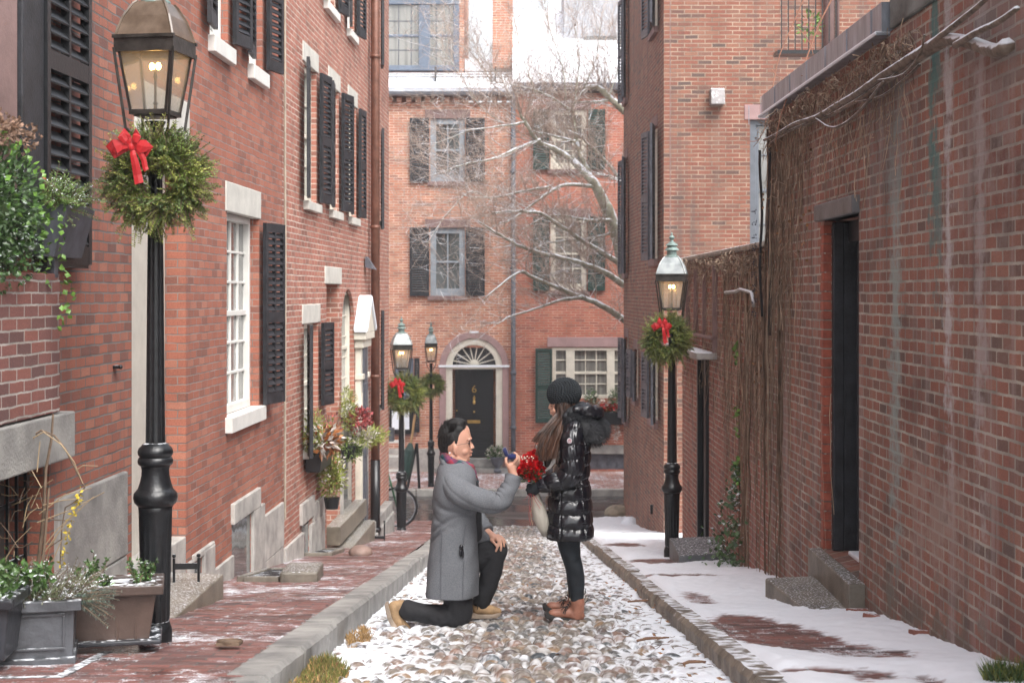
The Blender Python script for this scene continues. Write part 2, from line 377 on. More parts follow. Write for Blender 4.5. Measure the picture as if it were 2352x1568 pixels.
def vnoise(x, y, s=0):
    ix = np.floor(x); iy = np.floor(y); fx = x - ix; fy = y - iy
    fx = fx * fx * (3 - 2 * fx); fy = fy * fy * (3 - 2 * fy)
    a = hsh(ix, iy, s); b = hsh(ix + 1, iy, s); c = hsh(ix, iy + 1, s); d = hsh(ix + 1, iy + 1, s)
    return (a * (1 - fx) + b * fx) * (1 - fy) + (c * (1 - fx) + d * fx) * fy
def fbm(x, y, s=0, o=4):
    r = 0; a = .5
    for i in range(o): r = r + a * vnoise(x * 2 ** i, y * 2 ** i, s + i); a *= .5
    return r / (1 - .5 ** o)
def gzn(y):
    return np.vectorize(gz)(y)
def sheet(name, xs, ys, hf, mats, attr=None, smooth=True, **t):
    X, Y = np.meshgrid(xs, ys); Z, A = hf(X, Y)
    nx, ny = len(xs), len(ys)
    v = np.stack([X, Y, Z], -1).reshape(-1, 3)
    idx = np.arange(nx * ny).reshape(ny, nx)
    f = np.stack([idx[:-1, :-1], idx[:-1, 1:], idx[1:, 1:], idx[1:, :-1]], -1).reshape(-1, 4)
    me = bpy.data.meshes.new(name)
    me.vertices.add(len(v)); me.vertices.foreach_set('co', v.ravel())
    me.loops.add(f.size); me.loops.foreach_set('vertex_index', f.ravel())
    me.polygons.add(len(f)); me.polygons.foreach_set('loop_start', np.arange(0, f.size, 4)); me.polygons.foreach_set('loop_total', np.full(len(f), 4))
    me.polygons.foreach_set('use_smooth', np.full(len(f), smooth))
    me.update(calc_edges=True); me.validate()
    if A is not None:
        at = me.color_attributes.new('dat', 'FLOAT_COLOR', 'POINT')
        a4 = np.concatenate([A.reshape(-1, 3), np.ones((nx * ny, 1))], 1)
        at.data.foreach_set('color', a4.ravel().astype(np.float32))
    me.materials.append(mats)
    o = bpy.data.objects.new(name, me); COL.objects.link(o); tag(o, **t); return o
# cobbles: stone domes and the snow lying between them, one height field
def cobbles(X, Y):
    cw, ch = .098, .115
    row = np.floor(Y / ch); best = np.full(X.shape, 9.0); sec = np.full(X.shape, 9.0); rid = np.zeros(X.shape); big = np.zeros(X.shape)
    for dj in (-1, 0, 1):
        r = row + dj; off = hsh(r, r * 0, 3) * cw
        ci = np.floor((X - off) / cw)
        for di in (-1, 0, 1):
            c = ci + di
            px = off + (c + .5 + (hsh(c, r, 11) - .5) * .5) * cw; py = (r + .5 + (hsh(c, r, 12) - .5) * .5) * ch
            sx = .75 + .5 * hsh(c, r, 14); sy = .75 + .5 * hsh(c, r, 15)
            dd = np.sqrt(((X - px) / (cw * .5 * sx)) ** 2 + ((Y - py) / (ch * .5 * sy)) ** 2)
            h = hsh(c, r, 13)
            up = dd < best
            sec = np.where(up, best, np.minimum(sec, dd)); rid = np.where(up, h, rid); best = np.where(up, dd, best)
    dome = np.clip(1 - (best / 1.02) ** 2.4, 0, 1) ** .6
    hst = .046 * dome + .022 * (rid - .5) * np.clip(dome * 3, 0, 1) + .006 * (fbm(X * 25, Y * 25, 5, 3) - .5)
    cx = .10 + .03 * np.sin(Y * .7)
    side = np.clip(np.abs(X - cx) / 1.0, 0, 1)
    centre = np.exp(-((X - cx + .05) / .42) ** 2)
    n1 = fbm(X * 1.7, Y * 1.1, 21, 4); n2 = fbm(X * 9, Y * 7, 31, 3)
    sn = .0215 + .013 * side - .0125 * centre + .036 * (n1 - .5) + .026 * (n2 - .5) - .004 * np.clip((Y - 12) / 10, 0, 1) * centre
    sn += np.where(X > .75, .012 * np.clip((X - .75) / .2, 0, 1), 0)
    z = np.maximum(hst, sn); k = np.clip((sn - hst) / .004 + .5, 0, 1)
    dust = np.clip((fbm(X * 60, Y * 60, 41, 2) - .56) * 7, 0, 1) * .6
    capn = np.clip((fbm(X * 16, Y * 14, 51, 4) - .53 - .10 * centre + .07 * side) * 14, 0, 1) * np.clip((dome - .4) * 3, 0, 1)
    z = z + .004 * capn
    k = np.maximum(k, np.maximum(dust * .6, capn * .9))
    crown = -.05 * (X - .1) ** 2
    gap = np.clip((.012 - z) / .008, 0, 1) * (1 - .0 * k)
    return gzn(Y) - .02 + crown * .6 + z, np.stack([k * (1 - gap * .8), rid, gap], -1)
m, nt, b, n, L = mk('cobblestones_and_snow')
at = n('Attribute', attribute_name='dat'); sp = n('SeparateColor', {0: at.outputs['Color']})
tc = n('TexCoord'); nz = n('TexNoise', {'Vector': tc.outputs['Object'], 'Scale': 35, 'Detail': 5})
sc = ramp(n, sp.outputs[1], [(0, (.09, .095, .10)), (.14, (.20, .16, .12)), (.28, (.11, .12, .125)), (.40, (.27, .18, .11)), (.52, (.15, .145, .135)), (.64, (.24, .20, .16)), (.76, (.07, .08, .088)), (.88, (.24, .155, .12)), (1, (.18, .16, .14))])
sc = mixc(n, .8, sc, ramp(n, nz.outputs[0], [(.3, .55), (.7, 1.4)]), 'MULTIPLY')
nb = n('TexNoise', {'Vector': tc.outputs['Object'], 'Scale': 90, 'Detail': 3})
litter = n('TexNoise', {'Vector': n('Mapping', {'Vector': tc.outputs['Object'], 'Scale': (6, 22, 6)}).outputs[0], 'Scale': 2.2, 'Detail': 6, 'Roughness': .7})
snc = mixc(n, n('MapRange', {0: litter.outputs[0], 1: .62, 2: .70, 4: .75}).outputs[0], SNOWC, (.33, .25, .17))
spx_ = n('SeparateXYZ', {0: tc.outputs['Object']}); cen = n('MapRange', {0: n('Math', {0: n('Math', {0: spx_.outputs[0], 1: .05}, operation='SUBTRACT').outputs[0]}, operation='ABSOLUTE').outputs[0], 1: .75, 2: .25}).outputs[0]
sl_ = n('TexNoise', {'Vector': tc.outputs['Object'], 'Scale': 4.5, 'Detail': 6, 'Roughness': .7}); slf = n('Math', {0: n('MapRange', {0: sl_.outputs[0], 1: .38, 2: .62, 3: .15, 4: .95}).outputs[0], 1: cen}, operation='MULTIPLY').outputs[0]
snc = mixc(n, slf, snc, (.38, .35, .32))
sc = mixc(n, sp.outputs[2], sc, (.06, .05, .042))
L(mixc(n, sp.outputs[0], sc, snc), 'Base Color'); L(n('MapRange', {0: sp.outputs[0], 3: .6, 4: .75}).outputs[0], 'Roughness'); L(.15, 'Specular IOR Level')
L(n('Bump', {'Height': nb.outputs[0], 'Strength': .5, 'Distance': .004}).outputs[0], 'Normal')
M['cobble'] = m
sheet('cobbled_street', np.arange(-1.1, 1.19, .0105), np.concatenate([np.arange(5.6, 13.5, .0115), np.arange(13.5, 27.2, .03)]), cobbles, M['cobble'], kind='structure', label='cobbled alley of rounded stones with snow packed between them', cat='street')
# left pavement of brick
M['pave'] = brickmat('wet_brick_paving', [(.07, .045, .045), (.17, .075, .065), (.23, .09, .075), (.19, .08, .07), (.27, .13, .11), (.12, .065, .06)], (.10, .085, .08), bw=.2, rh=.085, ms=.007, plane='floor', wet=.22, warp=.02, snowdust=.035, stain=.6)
M['pavefar'] = brickmat('far_brick_paving', [(.20, .10, .09), (.36, .16, .12), (.42, .2, .15), (.30, .14, .11)], (.35, .30, .28), bw=.2, rh=.1, ms=.012, plane='floor', wet=.4, warp=.02, snowdust=.12, stain=.6)
def lp(X, Y):
    return gzn(Y) + .125 + .012 * (fbm(X * 2, Y * 1.5, 61, 3) - .5) + .010 * (fbm(X * 9, Y * 9, 62, 2) - .5), None
sheet('brick_pavement', np.arange(-3.3, -1.10, .02), np.arange(3.5, 24.2, .05), lp, M['pave'], kind='structure', label='wet red brick pavement along the left houses', cat='pavement')
sheet('corner_pavement', np.concatenate([np.arange(-12, -2.2, .5), np.arange(-2.2, -.95, .05)]), np.arange(24.2, 27.1, .08), lp, M['pave'], kind='structure', label='brick pavement at the alley corner', cat='pavement')
# right pavement of brick under snow
def rp(X, Y):
    n1 = fbm(X * 1.3, Y * .9, 71, 4); n2 = fbm(X * 7, Y * 5, 72, 3)
    s = .020 + .05 * (n1 - .5) + .030 * (n2 - .5) + .016 * (fbm(X * 22, Y * 16, 79, 3) - .5) + .012 * np.clip((X - 1.3) * 2, 0, 1)
    def hole(cx, cy, rx, ry, a):
        return a * np.exp(-(((X - cx) / rx) ** 2 + ((Y - cy) / ry) ** 2) * 1.4)
    s = s + .012
    s = s - (.25 + 1.5 * n2) * hole(1.42, 8.5, .36, 1.0, .085) - (.1 + 1.4 * n2) * hole(1.75, 7.2, .4, .5, .045) - (.2 + 1.3 * n2) * hole(1.3, 10.8, .2, .9, .045) - (.1 + 1.5 * n2) * hole(1.55, 6.4, .3, .4, .045) - hole(1.5, 15.3, .3, .7, .06) - hole(1.6, 13.0, .3, .3, .07) - hole(1.35, 13.1, .25, .15, .05) - hole(1.45, 19, .35, .8, .05) - hole(1.3, 6.6, .2, .12, .05) - hole(1.75, 6.2, .08, .5, .03)
    brick = .004 * np.abs(np.sin(Y / .085 * math.pi)) + .006 * (fbm(X * 5, Y * 20, 73, 2) - .5)
    k = np.clip((s - brick) / .006, 0, 1)
    s = s * (.75 + .35 * fbm(X * 20, Y * 20, 75, 2)) * np.clip((X - 1.13) / .09, 0, 1)
    return gzn(Y) + .105 + np.maximum(s, brick) - .03 * np.clip((1.16 - X) / .03, 0, 1), np.stack([k, n2, n1], -1)
M['snowpave'] = M['pave'].copy(); M['snowpave'].name = 'snow_on_brick_paving'
nt = M['snowpave'].node_tree; b = nt.nodes['Principled BSDF']; old = b.inputs['Base Color'].links[0].from_socket
at = nt.nodes.new('ShaderNodeAttribute'); at.attribute_name = 'dat'; spx = nt.nodes.new('ShaderNodeSeparateColor'); nt.links.new(at.outputs['Color'], spx.inputs[0])
mx = nt.nodes.new('ShaderNodeMix'); mx.data_type = 'RGBA'; nt.links.new(spx.outputs[0], mx.inputs[0]); nt.links.new(old, mx.inputs[6]); mx.inputs[7].default_value = c4(SNOWC); nt.links.new(mx.outputs[2], b.inputs['Base Color'])
mr = nt.nodes.new('ShaderNodeMapRange'); nt.links.new(spx.outputs[0], mr.inputs[0]); mr.inputs[3].default_value = .35; mr.inputs[4].default_value = .75; nt.links.new(mr.outputs[0], b.inputs['Roughness'])
bp = [q for q in nt.nodes if q.type == 'BUMP'][0]; mr2 = nt.nodes.new('ShaderNodeMapRange'); nt.links.new(spx.outputs[0], mr2.inputs[0]); mr2.inputs[3].default_value = .65; mr2.inputs[4].default_value = .04; nt.links.new(mr2.outputs[0], bp.inputs['Strength'])
sheet('snowy_pavement', np.arange(1.12, 2.6, .02), np.arange(3.5, 27.6, .03), rp, M['snowpave'], kind='structure', label='snow covered brick pavement along the right wall', cat='pavement')
# kerbs: granite blocks with worn edges
def kerb(name, x0, x1, top, seed, lab, mat, rough, y0=3.5, y1=24.2):
    X0, X1 = x0, x1
    random.seed(seed); mb = MB(); y = y0
    while y < y1:
        l = random.uniform(1.0, 2.0); e = min(y + l, y1); k = max(2, int((e - y) / .05)); jx = random.uniform(-.012, .012); jz = random.uniform(-.012, .012)
        vs = []
        ins = x1 > 0
        for i in range(k + 1):
            yy = y + .006 + (e - y - .012) * i / k
            if X1 < 0: x0, x1 = X0 - .16 + .0105 * min(yy, 17), X1 - .16 + .0105 * min(yy, 17)
            w1 = (noise.noise(Vector((yy * 7, seed, 0))) * .5 + noise.noise(Vector((yy * 19, seed, 3))) * .5) * rough; w2 = noise.noise(Vector((yy * 9, seed + 5, 0))) * rough * .5
            zt = gz(yy) + top + jz; zb = gz(yy) - .12
            if ins: vs += [(x0 + w1 * .6, yy, zb), (x0 + w1 + jx, yy, zt - .03 + w2), (x0 + .022 + w1 * .7 + jx, yy, zt + w2 * .4), (x1, yy, zt), (x1, yy, zb)]
            else: vs += [(x1 + w1 * .6, yy, zb), (x1 + w1 + jx, yy, zt - .022 + w2), (x1 - .02 + w1 * .7 + jx, yy, zt + w2 * .4), (x0, yy, zt), (x0, yy, zb)]
        fs = []
        for i in range(k):
            for j in range(4):
                a = i * 5 + j; fs.append((a, a + 1, a + 6, a + 5))
        fs += [(0, 1, 2, 3, 4), tuple(reversed([k * 5 + j for j in range(5)]))]
        mb.add(vs, fs); y = e
    o = mb.build(name, mat); tag(o, lab, 'kerb', kind='structure')
kerb('kerb', -1.10, -.93, .135, 3, 'grey granite kerb edging the left brick pavement', M['granite_d'], .012)
M['kerbsnow'] = simple('snowy_granite_kerb', (.22, .18, .14), .6, var=.3, vs=6, bump=.6, bs=50, snow=(.88, 1.15, 12, .35))
kerb('kerb', 1.03, 1.16, .105, 8, 'snow dusted granite kerb edging the right pavement', M['kerbsnow'], .03, 3.5, 27.6)
# cross street, far pavement and kerb
m, nt, b, n, L = mk('wet_asphalt'); tc = n('TexCoord')
n1 = n('TexNoise', {'Vector': n('Mapping', {'Vector': tc.outputs['Object'], 'Scale': (.4, .9, 1)}).outputs[0], 'Scale': 1.2, 'Detail': 5}); n2 = n('TexNoise', {'Vector': tc.outputs['Object'], 'Scale': 60, 'Detail': 3})
ns = n('TexNoise', {'Vector': n('Mapping', {'Vector': tc.outputs['Object'], 'Scale': (.5, 3.5, 1)}).outputs[0], 'Scale': 1.6, 'Detail': 6, 'Roughness': .7})
c = ramp(n, n1.outputs[0], [(.35, (.045, .044, .044)), (.65, (.075, .072, .07))])
c = mixc(n, n('MapRange', {0: ns.outputs[0], 1: .62, 2: .72}).outputs[0], c, (.4, .41, .43))
L(c, 'Base Color'); L(n('MapRange', {0: n1.outputs[0], 1: .4, 2: .65, 3: .12, 4: .5}).outputs[0], 'Roughness'); L(n('Bump', {'Height': n2.outputs[0], 'Strength': .3, 'Distance': .004}).outputs[0], 'Normal')
M['asphalt'] = m
mb = MB(); mb.box(-60, 60, 25.5, 32.0, -4.6, -4.262); tag(mb.build('road', M['asphalt']), 'wet grey asphalt of the cross street', 'road', kind='structure')
mb = MB(); mb.box(-60, 60, -30, 90, -6.5, -5.3); tag(mb.build('ground', M['granite_d']), 'ground under the streets', 'ground', kind='structure')
mb = MB()
x = -20
while x < 20:
    mb.box(x, x + 1.78, 31.8, 32.0 - .02, -4.5, -4.12); x += 1.8
tag(mb.build('kerb', M['granite'], bevel=.012), 'far granite kerb across the street', 'kerb', kind='structure')
mb = MB(); mb.box(-20, 20, 31.98, 35.4, -4.6, -4.125); tag(mb.build('far_pavement', M['pavefar']), 'brick pavement below the facing houses', 'pavement', kind='structure')
# ------------------------------------------------------------ house builders (frame coordinates t, y, z)
def facade(mb, t0, t1, z0, z1, ops, dep, out, m=0):
    inn = -out
    ts = sorted(set([t0, t1] + [q for o in ops for q in (o[0], o[1]) if t0 < q < t1])); zs = sorted(set([z0, z1] + [q for o in ops for q in (o[2], o[3]) if z0 < q < z1]))
    for i in range(len(ts) - 1):
        for j in range(len(zs) - 1):
            tc_, zc = (ts[i] + ts[i + 1]) / 2, (zs[j] + zs[j + 1]) / 2
            if any(o[0] < tc_ < o[1] and o[2] < zc < o[3] for o in ops): continue
            mb.quad((ts[i], 0, zs[j]), (ts[i + 1], 0, zs[j]), (ts[i + 1], 0, zs[j + 1]), (ts[i], 0, zs[j + 1]), m)
    for o in ops:
        a, b_, c, d = o[:4]; y = inn * (o[4] if len(o) > 4 else dep)
        mb.quad((a, 0, c), (a, y, c), (a, y, d), (a, 0, d), m); mb.quad((b_, 0, c), (b_, y, c), (b_, y, d), (b_, 0, d), m)
        mb.quad((a, 0, c), (b_, 0, c), (b_, y, c), (a, y, c), m); mb.quad((a, 0, d), (b_, 0, d), (b_, y, d), (a, y, d), m)
        mb.quad((a, y + inn * .1, c), (b_, y + inn * .1, c), (b_, y + inn * .1, d), (a, y + inn * .1, d), m)
def shell(mb, t0, t1, z0, z1, deep, out, m=0, ends=(1, 1)):
    y = -out * deep
    mb.quad((t0, y, z0), (t1, y, z0), (t1, y, z1), (t0, y, z1), m); mb.quad((t0, 0, z1), (t1, 0, z1), (t1, y, z1), (t0, y, z1), m)
    if ends[0]: mb.quad((t0, 0, z0), (t0, y, z0), (t0, y, z1), (t0, 0, z1), m)
    if ends[1]: mb.quad((t1, 0, z0), (t1, y, z0), (t1, y, z1), (t1, 0, z1), m)
def window(E, ta, tb, za, zb, dep, out, cols=3, rows=4, frame='cream', pane='pane', sill='limestone', bw=.06, mw=.018, lintel=None, lh=.18, lo=.1, sillh=.09, split=None, lname='lintel'):
    inn = -out; y0 = inn * (dep - .045); y1 = inn * (dep + .05)
    g = .004; mb = MB(); a, b_, c, d = ta + g, tb - g, za + g, zb - g
    mb.box(a, a + bw, y0, y1, c, d); mb.box(b_ - bw, b_, y0, y1, c, d); mb.box(a + bw, b_ - bw, y0, y1, d - bw, d); mb.box(a + bw, b_ - bw, y0, y1, c, c + bw * 1.3)
    yb0, yb1 = inn * (dep - .012), inn * (dep + .03)
    for i in range(1, cols):
        x = a + bw + (b_ - a - 2 * bw) * i / cols; mb.box(x - mw / 2, x + mw / 2, yb0, yb1, c + bw * 1.3, d - bw)
    zm = (c + d) / 2 if split is None else c + (d - c) * split
    mb.box(a + bw, b_ - bw, inn * (dep - .025), inn * (dep + .035), zm - .022, zm + .022)
    for i in range(1, rows):
        z = c + bw * 1.3 + (d - c - 2.3 * bw) * i / rows
        if abs(z - zm) > .06: mb.box(a + bw, b_ - bw, yb0 + inn * .001, yb1, z - mw / 2, z + mw / 2)
    w = mb.build('window', M[frame], E, bevel=.004)
    if pane:
        p = MB(); p.box(a + bw * .5, b_ - bw * .5, inn * (dep + .008), inn * (dep + .022), c + bw * .5, d - bw * .5); o = p.build('pane', M[pane], w)
    if sill:
        p = MB(); p.box(ta - .06, tb + .06, out * .06, inn * (dep - .05), za - sillh, za + .006); p.build('sill', M[sill], w, bevel=.006)
    if lintel:
        p = MB(); p.box(ta - lo, tb + lo, out * .012, inn * (dep - .06), zb - .005, zb + lh); p.build(lname, M[lintel], E, bevel=.008)
    return w
def shutter(E, th, ln, z0, z1, ang, out, mat='black', cols=1, pitch=.055, y0=.035, thick=.035):
    # ln signed: direction along t from the hinge
    sg = 1 if ln > 0 else -1; Ln = abs(ln); a = R(ang)
    dx = Vector((sg * math.cos(a), out * math.sin(a), 0)); nx = Vector((-sg * math.sin(a), out * math.cos(a), 0)); up = Vector((0, 0, 1))
    o = Vector((th, out * y0, 0)); mb = MB()
    def bx(s0, s1, q0, q1, zz0, zz1): mb.obox(o + dx * ((s0 + s1) / 2) + nx * ((q0 + q1) / 2) + up * ((zz0 + zz1) / 2), dx * ((s1 - s0) / 2), nx * ((q1 - q0) / 2), up * ((zz1 - zz0) / 2))
    st = .05 if Ln > .3 else .035
    bx(0, st, 0, thick, z0, z1); bx(Ln - st, Ln, 0, thick, z0, z1)
    H = z1 - z0; zm = z0 + H * .48
    for c in range(1, cols): bx(Ln * c / cols - st * .3, Ln * c / cols + st * .3, .002, thick - .002, z0 + .08, z1 - .06)
    bx(st, Ln - st, .001, thick - .001, z0, z0 + .1); bx(st, Ln - st, .001, thick - .001, z1 - .08, z1); bx(st, Ln - st, .001, thick - .001, zm - .05, zm + .05)
    for (q0, q1) in ((z0 + .1, zm - .05), (zm + .05, z1 - .08)):
        k = max(2, int((q1 - q0) / pitch))
        for i in range(k):
            zc = q0 + (q1 - q0) * (i + .5) / k; p = (q1 - q0) / k
            c = o + dx * (Ln / 2) + nx * (thick / 2) + up * zc
            mb.obox(c, dx * (Ln / 2 - st), nx * (thick * .42) + up * (-p * .36), up * .004 + nx * .0035)
    s_ = mb.build('shutter', M[mat], E)
    return s_
# ------------------------------------------------------------ LEFT HOUSES
def u2t(F, x): return F.t(x * f_)           # x in 2500-wide pixels
def zz(F, t, y): return (HY - y * f_) / FP * F.dep(t)
o_ = -1
# --- nearest left house
tA1 = FL.t(302)
E = FL.thing('brick_house', 'nearest red brick house on the left with large black shutter and granite foot', 'house', 8, 0, gs(8))
mb = MB()
facade(mb, 3.0, tA1, -3.2, 6.5, [(6.9, 8.05, -2.0, -.875, .25)], .12, -1)
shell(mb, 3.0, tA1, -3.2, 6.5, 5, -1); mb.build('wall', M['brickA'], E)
mb = MB(); mb.box(5.5, 7.93, -.10, .0 - .002, -.62, .10); mb.box(5.5, 6.88, -.10, -.002, -3.0, -.62 - .27); mb.build('pier', M['brickP'], E, bevel=.006)
mb = MB(); mb.box(6.2, 8.12, -.12, .1, -.875, -.63); mb.build('lintel', M['granite_d'], E, bevel=.01)
mb = MB(); mb.box(8.13, 9.42, -.03, .1, -1.62, -1.105); mb.box(8.13, 9.42, -.026, .1, -3.0, -1.628); mb.build('foundation_stone', M['granite_d'], E, bevel=.01)
mb = MB()
for i in range(9): mb.box(6.95 + i * .13, 6.965 + i * .13, .10, .115, -2.0, -.88)
for z in (-1.1, -1.4, -1.7): mb.box(6.9, 8.05, .116, .13, z, z + .02)
mb.build('basement_grating', M['iron'], E)
mb = MB(); mb.box(6.9, 8.05, .24, .26, -2, -.88); mb.build('basement_window', M['pane'], E)
mb = MB(); mb.box(6.3, FL.t(18), -.05, .1, .13, 5); mb.build('stone_surround', M['brown'], E, bevel=.01)
mb = MB(); mb.box(FL.t(18) + .01, FL.t(72) - .01, -.07, -.003, .2, 5); mb.build('window_jamb', M['blackfaded'], E, bevel=.005)
zb = .155
shutter(E, FL.t(72), FL.t(172) - FL.t(72), zb, 2.35, 1.0, -1, 'black', 2, .075, thick=.05)
mb = MB(); mb.box(FL.t(72), FL.t(172) - .02, -.085, -.003, zb - .02, zb + .14); mb.build('shutter_rail', M['black'], E, bevel=.004)
# small bracket and bell on the wall
mb = MB(); q = FL.t(262); mb.box(q - .03, q + .03, -.03, 0, -.46, -.44); mb.sph((q, -.04, -.45), .014); mb.build('wall_hook', M['iron'], E)
# --- left middle house
tB0, tB1 = tA1 + .004, FL.t(648)
tr = FL.t(427)
E = FL.thing('brick_house', 'red brick house with white multi-pane window behind the near lamp post', 'house', 13, 0, gs(13))
w1a, w1b = FL.t(521), FL.t(594); w1z0, w1z1 = -1.02 * w1a / 13.3 * 1.0, FL.z(517, 483)
w1z0 = FL.z(524, 959)
u1a, u1b, u2a, u2b = u2t(FL, 512), u2t(FL, 556), u2t(FL, 608), u2t(FL, 640); z2 = zz(FL, u2t(FL, 516), 93)
bs0, bs1 = u2t(FL, 566), u2t(FL, 612); bst = zz(FL, bs0, 1279)
bt0, bt1 = u2t(FL, 468), u2t(FL, 492)
ops = [(tB0, tr, -2.6, .98, .42), (w1a, w1b, w1z0, w1z1), (u1a, u1b, z2, z2 + 1.5), (u2a, u2b, z2, z2 + 1.5), (bs0, bs1, -3.0, bst, .02), (bt0, bt1, -2.35, -1.98, .02)]
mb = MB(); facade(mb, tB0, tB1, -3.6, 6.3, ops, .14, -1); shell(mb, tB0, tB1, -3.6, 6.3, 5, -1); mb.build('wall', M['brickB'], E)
window(E, w1a, w1b, w1z0, w1z1, .12, -1, 4, 6, 'white', 'paneb', 'white', .055, .022, 'limestone', .24, .06, sillh=.12)
window(E, u1a, u1b, z2, z2 + 1.5, .1, -1, 2, 4, 'white', 'pane', 'white', .07, .02, sillh=.12)
window(E, u2a, u2b, z2, z2 + 1.5, .1, -1, 2, 4, 'white', 'pane', 'white', .07, .02, sillh=.12)
shutter(E, w1b + .02, .46, FL.z(600, 928), FL.z(600, 513), 11, -1, 'blackfaded', 2, .06)
shutter(E, u1a - .02, -.34, z2 + .05, z2 + 1.5, 5, -1, 'blackfaded', 1); shutter(E, u1b + .02, .33, z2 + .05, z2 + 1.5, 12, -1, 'blackfaded', 1)
shutter(E, u2a - .02, -.36, z2 + .05, z2 + 1.5, 5, -1, 'blackfaded', 1); shutter(E, u2b + .02, .33, z2 + .05, z2 + 1.5, 12, -1, 'blackfaded', 1)
mb = MB(); mb.box(tB0 + .3, tr - .003, .155, .40, -2.6, .97); mb.box(tB0 + .3, tr - .02, .148, .156, -2.2, .95); mb.build('door_casing', M['creamd'], E, bevel=.012)
mb = MB(); mb.box(tB0 + .05, tr - .18, .36, .41, -1.75, .9)
for z0_, z1_ in ((-1.6, -1.1), (-1.0, -.1), (0, .8)): mb.box(tB0 + .2, tr - .4, .345, .361, z0_, z1_)
mb.build('door', M['black'], E, bevel=.01)
mb = MB(); mb.box(tB0 + .05, tr + .06, -.015, .13, .975, 1.38); mb.build('lintel', M['limestone'], E, bevel=.01)
# foundation granite blocks
def gb(a, b_, z0, z1, y=-.03):
    g_ = MB(); g_.box(a + .004, b_ - .004, y, .05, z0, z1); g_.build('foundation_stone', M['granite'], E, bevel=.008)
gb(tr + .01, bt0, -3.2, -1.96, -.024); gb(bt0, u2t(FL, 518), -1.98, -1.93, -.024); gb(bt1, u2t(FL, 518), -3.2, -1.95, -.028)
gb(u2t(FL, 563), u2t(FL, 629), bst, bst + .17, -.034); gb(u2t(FL, 518), bs0, -3.2, -2.16, -.022); gb(bs1, u2t(FL, 640), -3.3, bst - .0, -.03); gb(u2t(FL, 640), tB1 - .03, -2.45, -2.03, -.028); gb(u2t(FL, 640), tB1 - .03, -3.4, -2.456, -.024)
mb = MB(); mb.box(bs0 + .004, bs1 - .004, .004, .018, -3.0, bst - .004); mb.build('basement_window', M['pane'], E)
mb = MB(); mb.box(bt0 + .004, bt1 - .004, .004, .018, -2.35, -1.984); mb.build('basement_window', M['pane'], E)
mb = MB(); mb.box(tB0 + .1, tr - .0, -.002, .36, -2.5, -1.76); mb.build('threshold', M['granite'], E, bevel=.01)
mb = MB(); q = tB1 - .01
mb.tube([(q, -.03, 6), (q, -.03, 2.0), (q, -.03, 1.2), (q, -.035, .4), (q, -.03, -1.0), (q, -.03, -2.2)], .012, 6); mb.build('conduit', M['conduit'], E)
# --- left far house
tC0, tC1 = tB1 + .004, FL.t(893)
E = FL.thing('brick_house', 'long red brick house with brown drainpipe and pedimented door at the alley corner', 'house', 20, 0, gs(20))
ups = [(u2t(FL, 743), u2t(FL, 772)), (u2t(FL, 805), u2t(FL, 826)), (u2t(FL, 852), u2t(FL, 868.6))]
zs0 = zz(FL, ups[0][0], 496) + .02; zs1 = zs0 + 1.48
ups3 = [(u2t(FL, 792), u2t(FL, 818)), (u2t(FL, 848), u2t(FL, 864))]; z3 = zz(FL, ups3[1][1], 100) + .04
g0, g1 = u2t(FL, 742), u2t(FL, 776); gzt = zz(FL, 16, 790); gzb = -1.66
p0, p1 = u2t(FL, 797), u2t(FL, 829); pzt = zz(FL, p0, 692)
a0, a1 = u2t(FL, 834), u2t(FL, 864); azt = zz(FL, a1, 790); azb = -1.45
ops = [(a, b_, zs0, zs1) for a, b_ in ups] + [(a, b_, z3, z3 + 1.4) for a, b_ in ups3] + [(g0, g1, gzb, gzt), (p0, p1, -3.2, pzt, .28), (a0, a1, azb, azt + .45)]
bz0, bz1 = u2t(FL, 736), u2t(FL, 754)
ops += [(bz0, bz1, -3.2, -2.42, .02), (u2t(FL, 834), u2t(FL, 860), -3.1, -2.0, .02)]
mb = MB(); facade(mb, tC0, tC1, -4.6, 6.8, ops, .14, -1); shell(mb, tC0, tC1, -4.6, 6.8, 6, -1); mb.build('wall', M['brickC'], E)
for k, (a, b_) in enumerate(ups):
    window(E, a, b_, zs0, zs1, .1, -1, 2, 4, 'cream', 'pane', 'limestone', lintel='limestone', lh=.2, lo=.12)
    shutter(E, a - .01, -.38, zs0 + .03, zs1 - .01, (8, 6, 6)[k], -1, 'blackfaded'); shutter(E, b_ + .01, .38, zs0 + .03, zs1 - .01, (8, 11, 4)[k], -1, 'blackfaded')
for a, b_ in ups3:
    window(E, a, b_, z3, z3 + 1.4, .1, -1, 2, 4, 'white', 'pane', 'white'); shutter(E, a - .01, -.35, z3 + .03, z3 + 1.4, 7, -1, 'blackfaded'); shutter(E, b_ + .01, .35, z3 + .03, z3 + 1.4, 9, -1, 'blackfaded')
window(E, g0, g1, gzb, gzt, .1, -1, 2, 4, 'cream', 'paneb', 'limestone', lintel='limestone', lh=.2, lo=.12)
shutter(E, g0 - .01, -.36, gzb - .05, gzt - .01, 14, -1, 'blackfaded'); shutter(E, g1 + .01, .36, gzb + .4, gzt - .01, 10, -1, 'blackfaded')
window(E, a0, a1, azb, azt + .44, .1, -1, 2, 5, 'cream', 'paneb', 'limestone')
mb = MB(); pts = []
am, ar = (a0 + a1) / 2, (a1 - a0) / 2
arc = [(am + ar * math.cos(R(w)), azt + .45 * math.sin(R(w))) for w in range(0, 181, 15)]
mb.prism([(a1, azt), (a1, azt + .46), (am, azt + .46), (am, azt + .45)] + arc[1:6][::-1][:5], -.004, .04); mb.prism([(a0, azt + .46), (a0, azt)] + arc[7:12][::-1] + [(am, azt + .45), (am, azt + .46)], -.004, .04)
mb.build('arch_brick', M['brickC'], E)
